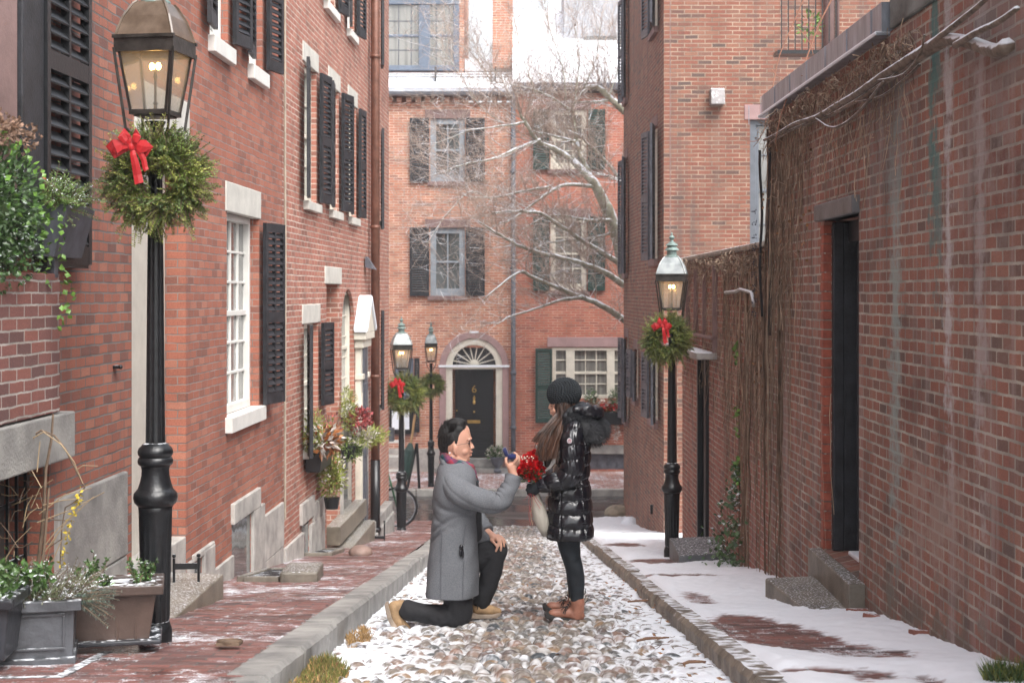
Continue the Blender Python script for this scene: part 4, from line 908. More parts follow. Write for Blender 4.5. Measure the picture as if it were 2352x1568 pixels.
# ------------------------------------------------------------ gas street lamps
def make_lamp():
    E = thing('street_lamp', '', 'street lamp', (0, 0, 0))
    mb = MB(); F = 1
    mb.lathe([(.082, -.25), (.084, .03), (.078, .05), (.074, .06), (.069, .075)], n=28)
    mb.lathe([(.068, .07, F), (.072, .10, F), (.077, .35, F), (.083, .60, F), (.084, .62), (.086, .645), (.082, .65)], n=32, fa=.10)
    mb.lathe([(.088, .648), (.105, .665), (.111, .69), (.108, .712), (.092, .73), (.088, .735), (.078, .765), (.070, .80), (.069, .83), (.074, .85)], n=28)
    mb.lathe([(.076, .848), (.087, .858), (.089, .875), (.084, .888), (.078, .893), (.086, .902), (.089, .918), (.084, .935), (.070, .948), (.062, .958), (.05, .962)], n=28)
    mb.build('base', M['iron'], E, smooth=True, mods=[('e', 'EDGE_SPLIT', {'split_angle': R(50)})])
    mb = MB(); mb.lathe([(.049, .95, F), (.046, 1.2, F), (.041, 1.8, F), (.035, 2.30, F)], n=28, fa=.09); mb.lathe([(.036, 2.28), (.044, 2.30), (.044, 2.33), (.034, 2.35), (.03, 2.44), (.045, 2.5), (.03, 2.52), (.055, 2.56)], n=20)
    mb.build('post', M['iron'], E, smooth=True, mods=[('e', 'EDGE_SPLIT', {'split_angle': R(35)})])
    mb = MB(); mb.tube([(0, -.02, 2.32), (0, -.17, 2.32)], .014, 8); mb.sph((0, -.19, 2.32), .032, 14, 10); mb.tube([(0, .02, 2.32), (0, .3, 2.32)], .014, 8); mb.sph((0, .31, 2.32), .03)
    mb.build('ladder_bar', M['iron'], E, smooth=True)
    zb, zt, wb, wt = 2.60, 2.90, .092, .136
    LE = MB()
    for sx in (-1, 1):
        for sy in (-1, 1):
            LE.tube([(sx * wb, sy * wb, zb), (sx * wt, sy * wt, zt)], .009, 4)
            LE.tube([(sx * .03, sy * .03, 2.40), (sx * (wb + .02), sy * (wb + .02), 2.52), (sx * (wt + .02), sy * (wt + .02), zt + .01)], .0075, 6)
    for s in (-1, 1):
        LE.box(-wb - .008, wb + .008, s * wb - .008, s * wb + .008, zb - .012, zb + .012); LE.box(s * wb - .007, s * wb + .007, -wb + .008, wb - .008, zb - .011, zb + .011)
    LE.box(-wb + .01, wb - .01, -wb + .01, wb - .01, zb - .02, zb - .014)
    for s in (-1, 1):
        LE.box(-wt - .02, wt + .02, s * (wt + .012) - .008, s * (wt + .012) + .008, zt - .01, zt + .065); LE.box(s * (wt + .012) - .008, s * (wt + .012) + .008, -wt - .004, wt + .004, zt - .009, zt + .064)
        LE.box(-wt - .026, wt + .026, s * (wt + .02) - .01, s * (wt + .02) + .01, zt + .055, zt + .072)
    fr = LE.build('lantern_frame', M['irontop'], E)
    mb = MB()
    for a in range(4):
        c, s = math.cos(a * math.pi / 2), math.sin(a * math.pi / 2)
        def q(x, y, z): return (x * c - y * s, x * s + y * c, z)
        mb.quad(q(-wb, -wb, zb), q(wb, -wb, zb), q(wt, -wt, zt), q(-wt, -wt, zt))
    mb.build('lantern_glass', M['lglass'], E)
    mb = MB(); p = [(.150, zt + .07), (.142, zt + .10), (.12, zt + .17), (.085, zt + .235), (.07, zt + .25)]
    for i in range(4):
        (r0, z0), (r1, z1) = p[i], p[i + 1]
        for a in range(4):
            c, s = math.cos(a * math.pi / 2), math.sin(a * math.pi / 2)
            mb.quad((-r0 * c + r0 * s, -r0 * s - r0 * c, z0), (r0 * c + r0 * s, r0 * s - r0 * c, z0), (r1 * c + r1 * s, r1 * s - r1 * c, z1), (-r1 * c + r1 * s, -r1 * s - r1 * c, z1))
    for sx in (-1, 1):
        for sy in (-1, 1): mb.tube([(sx * r, sy * r, z) for r, z in p], .008, 5)
    mb.build('lantern_roof', M['roofglass'], E)
    mb = MB(); z = zt + .25
    mb.lathe([(.078, z - .005), (.075, z + .01), (.052, z + .02), (.05, z + .07), (.078, z + .075), (.07, z + .085), (.05, z + .105), (.046, z + .12), (.068, z + .125), (.06, z + .135), (.04, z + .15), (.02, z + .165), (.014, z + .18), (.026, z + .195), (.03, z + .21), (.022, z + .225), (.008, z + .235), (.012, z + .25), (.003, z + .265)], n=20)
    mb.build('finial', M['verdigris'], E, smooth=True, mods=[('e', 'EDGE_SPLIT', {'split_angle': R(40)})])
    mb = MB(); mb.lathe([(.03, zb - .015), (.03, zb), (.018, zb + .01), (.009, zb + .03), (.009, zb + .045), (.014, zb + .05), (.007, zb + .06), (.007, zb + .17), (.012, zb + .18), (.007, zb + .2), (.007, zb + .215)], n=12)
    mb.tube([(-.018, 0, zb + .215), (.018, 0, zb + .215)], .005, 6); bu = mb.build('burner', M['irontop'], E, smooth=True)
    for x, y in ((-.02, .005), (.018, -.005)):
        mb = MB(); mb.sph((x, y, zb + .235), (.014, .014, .019), 12, 8); mb.build('gas_mantle', M['flame'], E, smooth=True)
    return E
m, nt, b, n, L = mk('lantern_roof_glass'); tc = n('TexCoord'); nz = n('TexNoise', {'Vector': tc.outputs['Object'], 'Scale': 9}); L(ramp(n, nz.outputs[0], [(.35, (.19, .215, .22)), (.65, (.36, .39, .39))]), 'Base Color'); L(.25, 'Roughness'); M['roofglass'] = m
def lampz(v, d): return (HY - v) / FP * d
lampspec = [(357, 1460, 7.62, R(-9), 'large black gas lamp post nearest on the left, beside the brown planter'),
            (1543, 1270, 15.9, R(-10), 'black gas lamp post on the snowy right pavement'),
            (922, 1222, 24.0, R(12), 'black gas lamp post at the end of the left brick pavement'),
            (990, 1118, 32.3, R(4), 'far gas lamp post on the opposite pavement left of the arched door')]
l0 = make_lamp(); lamps = []
for i, (u, v, d, rz, lab) in enumerate(lampspec):
    o = l0 if i == 0 else copy_tree(l0)
    p = P(u, v, d); o.location = p; o.rotation_euler = (0, 0, rz); o['label'] = lab; o['group'] = 'gas street lamps'; lamps.append(o)
    if i == 0: o.scale = (.99, .99, 1.009)
    else: o.scale = ((1, 1, .985), (1.0, 1.0, 1.0), (.86, .86, 1.03))[i - 1]
# near lantern roof: amber mantle light imitated by the roof material's own emission
# ------------------------------------------------------------ wreaths
def make_wreath():
    E = thing('wreath', '', 'wreath', (0, 0, 0)); random.seed(21)
    mb = MB()
    ring = [(.15 * math.cos(a), 0, .15 * math.sin(a)) for a in np.linspace(0, 2 * math.pi, 25)]; mb.tube(ring, .05, 8, False)
    for i in range(900):
        a = random.uniform(0, 2 * math.pi); b_ = random.uniform(0, 2 * math.pi); rr = random.uniform(.2, 1) * .075
        c = Vector((math.cos(a) * (.145 + rr * math.cos(b_)), rr * math.sin(b_) * 1.0, math.sin(a) * (.145 + rr * math.cos(b_))))
        rad = Vector((math.cos(a), 0, math.sin(a))); tan = Vector((-math.sin(a), 0, math.cos(a)))
        d = rad * (math.cos(b_) * .55 + .42) + Vector((0, math.sin(b_) * .8 - .15, 0)) + tan * random.uniform(-.9, .9) + Vector((.0, 0, -.12))
        sprig(mb, c, d, random.uniform(.08, .135), .026, 17, 0 if random.random() < .6 else 1, 2, w=.0030)
    for i in range(90):
        a = random.uniform(0, 2 * math.pi); rad = Vector((math.cos(a), random.uniform(-.5, .3), math.sin(a))); tan = Vector((-math.sin(a), 0, math.cos(a)))
        sprig(mb, Vector((math.cos(a) * .16, random.uniform(-.08, .03), math.sin(a) * .16)), rad + tan * random.uniform(-1, 1) + Vector((0, 0, -.2)), random.uniform(.13, .20), .028, 22, random.choice((0, 1)), 2, .5, w=.0032)
    mb.build('fir_foliage', [M['fir'], M['firlight'], M['twig']], E)
    return E
def ribbon(mb, pts, wd, side, tw=0):
    pts = [Vector(p) for p in pts]; vs = []; side = Vector(side).normalized()
    k = len(pts)
    for i, p in enumerate(pts):
        w = wd * (1 if not tw else tw[i]); vs += [p - side * w / 2, p, p + side * w / 2]
    for i in range(len(pts) - 1):
        a = i * 3
        mb.add([vs[a], vs[a + 1], vs[a + 4], vs[a + 3]], [(0, 1, 2, 3)]); mb.add([vs[a + 1], vs[a + 2], vs[a + 5], vs[a + 4]], [(0, 1, 2, 3)])
def make_bow():
    mb = MB()
    def band(pts, w, nrm):   # closed ribbon strip with thickness, w list
        vs = []; pts = [Vector(p) for p in pts]
        for i, p in enumerate(pts):
            t = (pts[min(i + 1, len(pts) - 1)] - pts[max(0, i - 1)]).normalized(); s = t.cross(Vector(nrm)).normalized(); nn = s.cross(t).normalized() * .0018
            ww = w[i] / 2; vs += [p - s * ww - nn, p + s * ww * .0 - nn * 1 + nn * 2.2, p + s * ww - nn, p + s * ww + nn, p + nn * 3.4, p - s * ww + nn]
        fs = []
        for i in range(len(pts) - 1):
            for j in range(6): a = i * 6 + j; b_ = i * 6 + (j + 1) % 6; fs.append((a, b_, b_ + 6, a + 6))
        mb.add(vs, fs)
    Y = (0, -1, 0)
    for s, k in ((-1, 1.0), (1, .8)):
        band([(0, -.01, 0), (s * .05 * k, -.035, .012), (s * .10 * k, -.04, .0), (s * .125 * k, -.022, -.022), (s * .12 * k, -.004, -.03), (s * .06, 0, -.01), (0, 0, 0)], [.018, .055, .085, .09, .075, .05, .018], Y)
        band([(0, -.012, .005), (s * .03, -.045, .03), (s * .055 * k, -.05, .06), (s * .05 * k, -.03, .08), (s * .02, -.005, .05), (0, 0, 0)], [.018, .04, .055, .055, .04, .018], Y)
    band([(0, -.012, 0), (.015, -.03, -.05), (.028, -.025, -.10), (.038, -.012, -.16), (.05, -.018, -.21)], [.02, .04, .05, .055, .058], Y)
    band([(.01, -.012, 0), (.055, -.028, -.03), (.08, -.02, -.075), (.088, -.015, -.12), (.098, -.02, -.135)], [.02, .035, .035, .035, .03], Y)
    mb.sph((0, -.02, 0), (.024, .018, .024), 12, 8)
    return mb.build('bow', M['ribbon'], None)
w0 = make_wreath(); bow0 = make_bow(); bow0.parent = w0; bow0.location = (-.085, -.17, .155); bow0.scale = (.78, .78, .9)
ws = [(367, 415, 7.50, 0, (.96, 1.0, .93), 'large fir wreath with red bow hung on the nearest left lamp post'),
      (1530, 780, 15.8, R(6), (.95, .9, .95), 'fir wreath with red bow hung on the right lamp post'),
      (932, 905, 23.85, R(-4), (1.12, 1, 1.1), 'fir wreath with red bow hung on the lamp post at the left pavement end'),
      (992, 885, 32.3, R(10), (1, .7, .95), 'open fir wreath without a bow hung on the farthest lamp post')]
for i, (u, v, d, rz, sc, lab) in enumerate(ws):
    o = w0 if i == 0 else copy_tree(w0); o.location = P(u, v, d) + Vector((0, -.05, 0)); o.rotation_euler = (0, 0, rz); o.scale = sc; o['label'] = lab; o['group'] = 'fir wreaths on lamp posts'
    if i == 3:
        for ch in list(o.children):
            if ch.name.startswith('bow'): bpy.data.objects.remove(ch)
# ------------------------------------------------------------ planters on the near left
def pt(u, v, d): return P(u, v, d)
def trough(name, label, c, rz, w, l, h, mat, rim=.03, tap=.82, thick=.025):
    E = thing(name, label, 'planter', c, rz)
    mb = MB(); x, y = l / 2, w / 2
    mb.hexa([(-x * tap, -y * tap, 0), (x * tap, -y * tap, 0), (x * tap, y * tap, 0), (-x * tap, y * tap, 0), (-x, -y, h - .03), (x, -y, h - .03), (x, y, h - .03), (-x, y, h - .03)])
    mb.box(-x - rim, x + rim, -y - rim, -y + .01, h - .045, h); mb.box(-x - rim, x + rim, y - .01, y + rim, h - .045, h); mb.box(-x - rim, -x + .01, -y + .01, y - .01, h - .0449, h - .0004); mb.box(x - .01, x + rim, -y + .01, y - .01, h - .0449, h - .0004)
    return E, mb
gp = gs(7.2)
M['brownpot'] = simple('wet_brown_plastic', (.085, .058, .048), .3, var=.2, vs=5, bump=.15, snow=(1.05, 1.2, 30, .3))
M['blackpot'] = simple('wet_black_plastic', (.03, .033, .04), .3, var=.3, vs=6, bump=.2, snow=(1.05, 1.2, 30, .35))
M['leadpot'] = simple('lead_planter', (.075, .08, .09), .4, var=.25, vs=6, bump=.3, snow=(.95, 1.15, 20, .35))
Y1 = 7.25; c = pt(258, 1468, Y1); rz = R(12)
E, mb = trough('brown_planter', 'brown ribbed plastic trough with small shrubs beside the nearest lamp post', (c.x - .01, c.y, c.z), rz, .26, .44, .28, None)
for sx in (.35, .8): mb.obox((.38 / 2 * .9 * (1 - .0) * (sx * 2 - 1) if 0 else .19 * (sx - .15), -.112, .12), (.006, .003, 0), (0, .006, 0), (0, .0, .12))
mb.build('pot', M['brownpot'], E, bevel=.008)
mb = MB(); mb.box(-.24, .24, -.15, .15, .0, .022); mb.build('saucer', M['blackpot'], E, bevel=.006)
mb = MB(); mb.box(-.215, .215, -.12, .12, .22, .266); mb.build('snowy_soil', simple('snowy_soil', (.08, .06, .05), .8, snow=(.8, 1.0, 18, .5), bump=.6), E)
random.seed(4); mb = MB()
for (x, y, h_) in ((-.12, -.02, .14), (-.06, .03, .17), (.13, .0, .15), (-.02, -.06, .06), (.17, .04, .13)):
    for k in range(7):
        d = Vector((random.uniform(-.45, .45), random.uniform(-.4, .4), 1)).normalized(); L_ = h_ * random.uniform(.6, 1.1)
        p0 = Vector((x, y, .25)); mb.tube([p0, p0 + d * L_], [.003, .0015], 3, False, 1)
        for j in range(9):
            q = p0 + d * L_ * (j + 1) / 9
            for s in (0, 1, 2): leaf(mb, q, rv() + d * .6, .022, .014, 0)
for k in range(40): leaf(mb, Vector((random.uniform(-.17, .0), random.uniform(-.1, .05), .27)), rv() + Vector((0, 0, .6)), .04, .03, 2)
mb.build('foliage', [M['leaf'], M['twig'], M['leafl']], E)
# front planters, far left
c = pt(10, 1522, 6.75)
E, mb = trough('grey_planter', 'grey lead-coloured planter with frosted evergreens at the left edge', (c.x + .06, c.y + .14, c.z + .01), R(14), .36, .42, .27, None, tap=.96)
for (a, b_) in ((-.17, .17),):
    mb.box(a, b_, -.187, -.18, .20, .212); mb.box(a, b_, -.187, -.18, .05, .062); mb.box(a, a + .012, -.1865, -.18, .063, .199); mb.box(b_ - .012, b_, -.1865, -.18, .063, .199); mb.box(-.215, .215, -.2, .2, -.02, .015)
mb.build('pot', M['leadpot'], E, bevel=.006)
mb = MB(); mb.box(-.2, .2, -.17, .17, .22, .255); mb.build('soil', M['blackpot'], E)
random.seed(9); mb = MB()
for i in range(230):
    p0 = Vector((random.uniform(-.2, .22), random.uniform(-.16, .16), .26)); d = Vector((p0.x * 3 + random.uniform(-.6, .9), p0.y * 3 + random.uniform(-.9, .5), random.uniform(.05, .9)))
    sprig(mb, p0, d, random.uniform(.08, .19), .028, 16, 0, 2, .3, w=.0018)
for i in range(28):
    p0 = Vector((.2, random.uniform(-.16, .0), .27)); sprig(mb, p0, Vector((1, random.uniform(-.5, .2), random.uniform(-.9, .1))), random.uniform(.12, .22), .032, 20, 3, 2, .2, w=.0018)
for i in range(420):
    leaf(mb, Vector((random.uniform(-.2, .1), random.uniform(-.17, .1), random.uniform(.27, .40))), rv() + Vector((0, 0, .3)), .04, .024, 1)
fo = mb.build('evergreen_foliage', [simple('frosted_needles', (.13, .15, .08), .55, island=.5, bump=0, snow=(.55, .9, 20, .5)), M['leaf'], M['twig'], simple('blue_spruce_needles', (.10, .15, .12), .5, island=.3, bump=0)], E)
c = pt(-22, 1505, 6.55)
E, mb = trough('black_planter', 'wet black plastic pot in front of the grey planter at the left edge', (c.x - .06, c.y - .0, c.z + .0), R(5), .3, .34, .27, None, tap=.85, rim=.02)
mb.build('pot', M['blackpot'], E, bevel=.008)
mb = MB(); mb.box(-.165, .165, -.145, .145, .22, .255); mb.build('soil', M['leadpot'], E)
mb = MB()
for i in range(500): leaf(mb, Vector((random.uniform(-.17, .17), random.uniform(-.15, .15), .25 + abs(random.gauss(0, .06)))), rv() + Vector((0, 0, .4)), .04, .024, 0)
mb.build('foliage', [M['leaf']], E)
# climbing stems rising from the planters against the basement window
random.seed(12); mb = MB()
def wig(p, q, k=8, amp=.03):
    p, q = Vector(p), Vector(q); return [p.lerp(q, i / k) + (rv() * amp if 0 < i < k else Vector()) for i in range(k + 1)]
def stem(uvs, d, r, m=0): mb.tube([pt(u, v, d) for u, v in uvs], [r * (1 - .6 * i / len(uvs)) for i in range(len(uvs))], 4, True, m)
stem([(88, 1290), (100, 1180), (105, 1080), (118, 1010), (122, 950)], 7.5, .010, 0)
stem([(98, 1290), (106, 1200), (112, 1120)], 7.45, .009)
stem([(0, 1030), (60, 1010), (95, 988), (125, 1000), (150, 1030), (175, 1080), (195, 1118), (175, 1150), (150, 1165), (142, 1210), (138, 1300)], 7.5, .006, 0)
stem([(60, 1015), (100, 992), (140, 1020), (170, 1060), (190, 1110)], 7.46, .004, 1)
for i in range(26):
    u, v = random.uniform(0, 110), random.uniform(1060, 1290); a = random.uniform(-70, 70); b_ = random.uniform(-90, 20)
    stem([(u, v), (u + a * .4, v + b_ * .5 + random.uniform(-12, 12)), (u + a, v + b_)], 7.5 + random.uniform(-.05, .25), .0035, random.choice((0, 1)))
for (a, b_) in (((90, 1180), (210, 1120)), ((100, 1160), (190, 1145)), ((105, 1250), (170, 1180)), ((100, 1270), (215, 1140)), ((85, 1200), (240, 1130)), ((175, 1080), (225, 1070)), ((95, 1120), (60, 1060)), ((120, 1290), (165, 1210))):
    stem([a, ((a[0] + b_[0]) / 2 + random.uniform(-10, 10), (a[1] + b_[1]) / 2 + random.uniform(-14, 8)), b_], 7.45, .003, 1)
tw = thing('climbing_plant', 'bare climbing stems with a few yellow leaves beside the basement grating', 'plant', pt(100, 1290, 7.5), off=pt(100, 1290, 7.5))
mb.build('stem', [M['twig'], simple('pale_vine', (.34, .25, .15), .7, bump=0)], tw)
mb = MB()
for k in range(70):
    t = random.random(); u, v = (195 - 55 * t ** .7, 1115 + 180 * t); leaf(mb, pt(u + random.uniform(-5, 5), v, 7.45), rv(), .026, .013)
mb.build('leaves', M['leafy'], tw)
# window box, hedge and ivy at the near left
E = FL.thing('window_box', 'dark grey window box with cedar, ivy and red berries under the large shutter', 'window box', FL.t(100), 0, .2)
t0, t1 = FL.t(66), FL.t(66) + .45; zt_ = .455
mb = MB(); mb.hexa([(t0, -.13, zt_ - .27), (t1, -.13, zt_ - .27), (t1, -.02, zt_ - .27), (t0, -.02, zt_ - .27), (t0, -.205, zt_), (t1, -.205, zt_), (t1, -.02, zt_), (t0, -.02, zt_)]); mb.box(t0 + .1, t0 + .16, -.1, -.0, zt_ - .38, zt_ - .272)
mb.build('trough', M['greyshut'], E, bevel=.004)
random.seed(31); mb = MB()
for i in range(150):
    p0 = Vector((random.uniform(t0 - .02, t1 - .2), random.uniform(-.2, -.03), zt_ + random.uniform(-.02, .06))); d = Vector((random.uniform(-.9, .3), random.uniform(-1.1, .2), random.uniform(-.3, .8)))
    sprig(mb, p0, d, random.uniform(.08, .17), .03, 14, 0, 1, .4, w=.0028)
cedar = simple('bright_cedar', (.17, .27, .07), .5, island=.4, bump=0, snow=(.75, 1.0, 20, .5))
mb.build('cedar', [cedar, M['twig']], E)
mb = MB()
for k in range(5):
    x, y = t0 - .02 - .01 * k, -.06 - .035 * k; z = zt_ + .03; p = Vector((x, y, z)); dd = Vector((-.1, -.05, -1))
    for j in range(14 + 3 * k):
        p = p + Vector((random.uniform(-.01, .008), random.uniform(-.012, .012), -.026)); leaf(mb, p, rv() + Vector((0, 0, -.3)), .034, .032, 0)
mb.build('ivy', M['leafl'], E)
mb = MB()
for k in range(4):
    a = Vector((t0 + .02, -.04 - .03 * k, zt_)); b_ = a + Vector((-.02, -.02 + .02 * k, .16 - .025 * k)); mb.tube([a, b_], .0025, 3, True, 1)
    for j in range(6): mb.sph(b_ + rv() * .02, .0075, 8, 6)
mb.build('berries', [M['berry'], M['twig']], E)
mb = MB(); c_ = Vector((t0 - .01, -.09, zt_ + .06)); 
for i in range(7): mb.lathe([(.006 + .012 * math.sin(math.pi * (i + 1) / 8), i * .008), (.018 * math.sin(math.pi * (i + 1) / 8) + .004, i * .008 + .006)], c_, 10)
mb.build('pine_cone', M['twig'], E)
E = FL.thing('ivy_hedge', 'ivy and boxwood bush growing over the brick pier at the upper left', 'bush', 7.4, 0, .1)
random.seed(33); mb = MB()
for cc, rr, n_ in (((7.0, -.08, .42), (.55, .17, .3), 2400), ((7.1, -.06, .2), (.5, .14, .22), 1400)): leafcloud(mb, cc, rr, n_, .034, .026, 0, .35)
leafcloud(mb, (7.05, -.08, .75), (.5, .15, .09), 900, .028, .022, 1, .3)
leafcloud(mb, (7.05, -.08, .45), (.5, .18, .3), 220, .034, .03, 2, .85)
mb.build('foliage', [simple('hedge_leaf', (.05, .10, .03), .35, island=.6, bump=0, snow=(.95, 1.2, 30, .5)), simple('dried_blossom', (.20, .12, .08), .7, island=.5, bump=0), M['leafl']], E)
mb = MB(); mb.sph((7.0, -.03, .35), (.42, .10, .28), 12, 8); mb.build('inner_branches', M['leaf'], E)
# ------------------------------------------------------------ steps and street details
def tagm(mb, name, mat, lab, cat, group=None, **k):
    o = mb.build(name, mat, **k); return tag(o, lab, cat, group)
zs = -1.915
mb = MB(); mb.hexa([(-2.9, 8.75, -3), (-1.99, 8.55, -3), (-1.96, 10.35, -3), (-2.9, 10.5, -3), (-2.9, 8.75, zs), (-2.0, 8.6, zs), (-1.97, 10.35, zs), (-2.9, 10.5, zs)])
tagm(mb, 'door_step', M['step'], 'long wet tan stone step behind the nearest lamp post', 'step', bevel=.012)
def scraper(c, w, lab, h=.16, rz=0):
    mb = MB(); x = w / 2
    for s in (-1, 1): mb.tube([(s * x, 0, -.03), (s * x, 0, h)], .009, 8); mb.sph((s * x, 0, h + .014), .014, 8, 6)
    mb.hexa([(-x, -.005, .085), (x, -.005, .085), (x, .005, .085), (-x, .005, .085), (-x, -.005, .125), (x, -.005, .125), (x, .005, .125), (-x, .005, .125)])
    o = mb.build('boot_scraper', M['iron']); tag(o, lab, 'boot scraper'); o.location = c; o.rotation_euler = (0, 0, rz)
scraper((-2.16, 10.05, zs), .16, 'iron boot scraper standing on the long tan step', rz=R(8))
def grate(c, l, w, lab, rz):
    E = thing('cellar_grating', lab, 'grating', c, rz)
    mb = MB()
    for s in (-1, 1): mb.box(-l / 2, l / 2, s * w / 2 - .03, s * w / 2 + .03, -.05, .03); mb.box(s * l / 2 - .03, s * l / 2 + .03, -w / 2 + .03, w / 2 - .03, -.05, .029)
    mb.build('stone_rim', M['concrete'], E, bevel=.008)
    mb = MB()
    for i in range(int(l / .05)): mb.box(-l / 2 + .03 + i * .05, -l / 2 + .05 + i * .05, -w / 2 + .03, w / 2 - .03, .0, .016)
    mb.box(-l / 2 + .03, l / 2 - .03, -w / 2 + .03, w / 2 - .03, -.02, -.005); mb.build('bars', simple('snowy_iron', (.03, .032, .036), .4, snow=(1.0, 1.2, 6, .5)), E)
    return E
c = pt(610, 1318, 12.1); gt = grate((c.x, c.y + .5, gs(12.5) + .0), 1.15, .34, 'snow dusted cellar grating on the brick pavement', R(88)); gt.rotation_euler = (R(-7) * 0, R(0), R(88))
gt.rotation_euler = Matrix.Rotation(R(-6.5), 3, 'X').to_euler(); gt.rotation_euler = (Matrix.Rotation(R(-6.9), 3, 'X') @ Matrix.Rotation(R(88), 3, 'Z')).to_euler()
c = pt(680, 1338, 12.0); mb = MB(); mb.box(-.15, .15, -.42, .42, -.1, .09)
o = tagm(mb, 'stone_slab', M['concrete'], 'short wet stone slab beside the cellar grating', 'slab', bevel=.02); o.location = (c.x, c.y + .35, gs(12.3)); o.rotation_euler = (R(-5), 0, R(4))
c = pt(765, 1262, 16.6); gt = grate((c.x - .12, c.y, gs(16.6)), .95, .3, 'smaller cellar grating farther down the left pavement', 0); gt.rotation_euler = (Matrix.Rotation(R(-6.9), 3, 'X') @ Matrix.Rotation(R(88), 3, 'Z')).to_euler()
mb = MB(); mb.sph((0, 0, 0), (.13, .16, .08), 12, 8); o = tagm(mb, 'stone', simple('reddish_granite_stone', (.25, .17, .14), .6, bump=.5), 'reddish rounded stone beside the smaller cellar grating', 'stone', smooth=True); o.location = P(828, 1268, 16.3)
mb = MB(); t0, t1 = u2t(FL, 786) - .1, u2t(FL, 868)
mb.box(t0, t1, -.26, .02, -4.2, gs(19) + .14); mb.box(t0 + .5, t1, -.15, .02, gs(19) + .2, gs(19) + .42); E = FL.thing('door_step', 'stepped limestone landing below the small red flower boxes', 'step', 18, 0, gs(18)); mb.build('tread', M['step'], E, bevel=.012)
mb = MB(); t0, t1 = u2t(FL, 868) + .1, FL.t(884)
mb.box(t0 + .1, t1, -.15, .02, -4.6, -3.36); mb.box(t0 - .5, t1, -.12, .01, -4.6, -3.2); E = FL.thing('door_step', 'grey granite step at the pedimented door', 'step', 22, 0, gs(22)); mb.build('tread', M['granite_d'], E, bevel=.015)
scraper(P(850, 1252, 20.0) + Vector((.05, 0, 0)), .28, 'iron boot scraper by the pedimented door', .3)
mb = MB(); mb.lathe([(.045, 0), (.05, .02), (.05, .03), (.0455, .031), (.045, .02)], n=20); mb.box(-.045, .045, -.045, .045, .0, .018)
o = tagm(mb, 'utility_cover', M['twig'], 'small round iron cover set in the left brick pavement', 'cover'); o.location = P(527, 1497, 7.35); o.location.z = gs(7.35) + .012; o.scale = (1.25, 1.25, .8); o.rotation_euler = (R(-6), 0, 0)
mb = MB()
for i in range(16): mb.box(-.34 + i * .045, -.315 + i * .045, -.45, .45, .0, .018)
mb.box(-.40, .42, -.52, -.46, -.08, .03); mb.box(-.40, -.35, -.46, .46, -.08, .029); mb.box(.37, .42, -.46, .46, -.08, .029); mb.box(-.34, .365, -.455, .455, -.06, .001)
o = tagm(mb, 'cellar_grating', simple('snowy_grey_grating', (.10, .105, .11), .5, snow=(.9, 1.1, 25, .5)), 'snow dusted metal grating under the planters at the lower left', 'grating'); o.location = (-2.3, 6.75, gs(6.75) - .035); o.rotation_euler = (R(-7), 0, R(3))
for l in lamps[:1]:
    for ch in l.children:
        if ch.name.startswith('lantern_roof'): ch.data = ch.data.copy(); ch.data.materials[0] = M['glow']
# right side steps, bricks
a = FR.t(1755)
def quadbox(name, mat, lab, pts, zt, zb, cat='step', **k):
    mb = MB(); mb.hexa([(x, y, zb) for x, y in pts] + [(x, y, zt) for x, y in pts]); return tagm(mb, name, mat, lab, cat, **k)
# concrete block below the near door
pA, pB = P(1758, 1326, 9.9), P(1868, 1440, 0); 
zt_ = P(0, 1326, 10.35).z
x0 = (1757 - CX) * 10.35 / FP; d1 = -zt_ / ((1407 - HY) / FP); x1 = (1858 - CX) * d1 / FP
quadbox('stone_step', M['concrete'], 'brown concrete step block below the near black doorway', [(x0, 10.35), (x1, d1), (2.19, d1 + .12), (2.19, 10.45)], zt_, -3.2, bevel=.015)
quadbox('door_threshold', M['concrete'], 'tall concrete threshold under the near black doorway', [(2.07, dt1 + .12), (2.06, dt0 - .16), (2.46, dt0 - .16), (2.46, dt1 + .12)], dzb - .004, -3.2, bevel=.012)
zt_ = P(0, 1280, 15.0).z
quadbox('stone_step', M['slate'], 'dark slate step at the narrow black garden door', [(1.64, 15.8), (1.62, 14.7), (2.12, 14.9), (2.12, 15.9)], gs(15) + .1, -3.6, bevel=.012)
quadbox('door_threshold', M['slate'], 'dark stone threshold of the narrow garden door', [(2.0, bd1 + .25), (1.98, bd0 - 1.1), (2.22, bd0 - 1.1), (2.22, bd1 + .25)], bzb + .02, -4, bevel=.012)
for (u, v, d, rz, lab) in ((1972, 1418, 9.2, 20, 'snowy loose brick lying nearest the concrete step'), (2010, 1441, 8.8, -35, 'loose red brick half buried in snow, farther from the step'), (2120, 1500, 7.9, 8, 'loose brick almost covered by snow near the right wall')):
    mb = MB(); mb.box(-.09, .09, -.045, .045, 0, .05); o = tagm(mb, 'brick', simple('snowy_loose_brick', (.26, .10, .07), .8, snow=(.85, 1.05, 30, .3)), lab, 'brick', bevel=.006); o.location = P(u, v, d); o.location.z = gs(d) - .022; o.rotation_euler = (R(-8), R(4), R(rz)); o.scale = (.75, .8, 1)
mb = MB(); q = u2t(F3, 1600)
mb.box(-.02, .02, -.03, .03, -.07, .07); o = tagm(mb, 'wall_socket', M['iron'], 'small black box low on the right corner house wall', 'utility box', bevel=.008); o.location = (2.09, 22.7, P(0, 1169, 22.7).z)
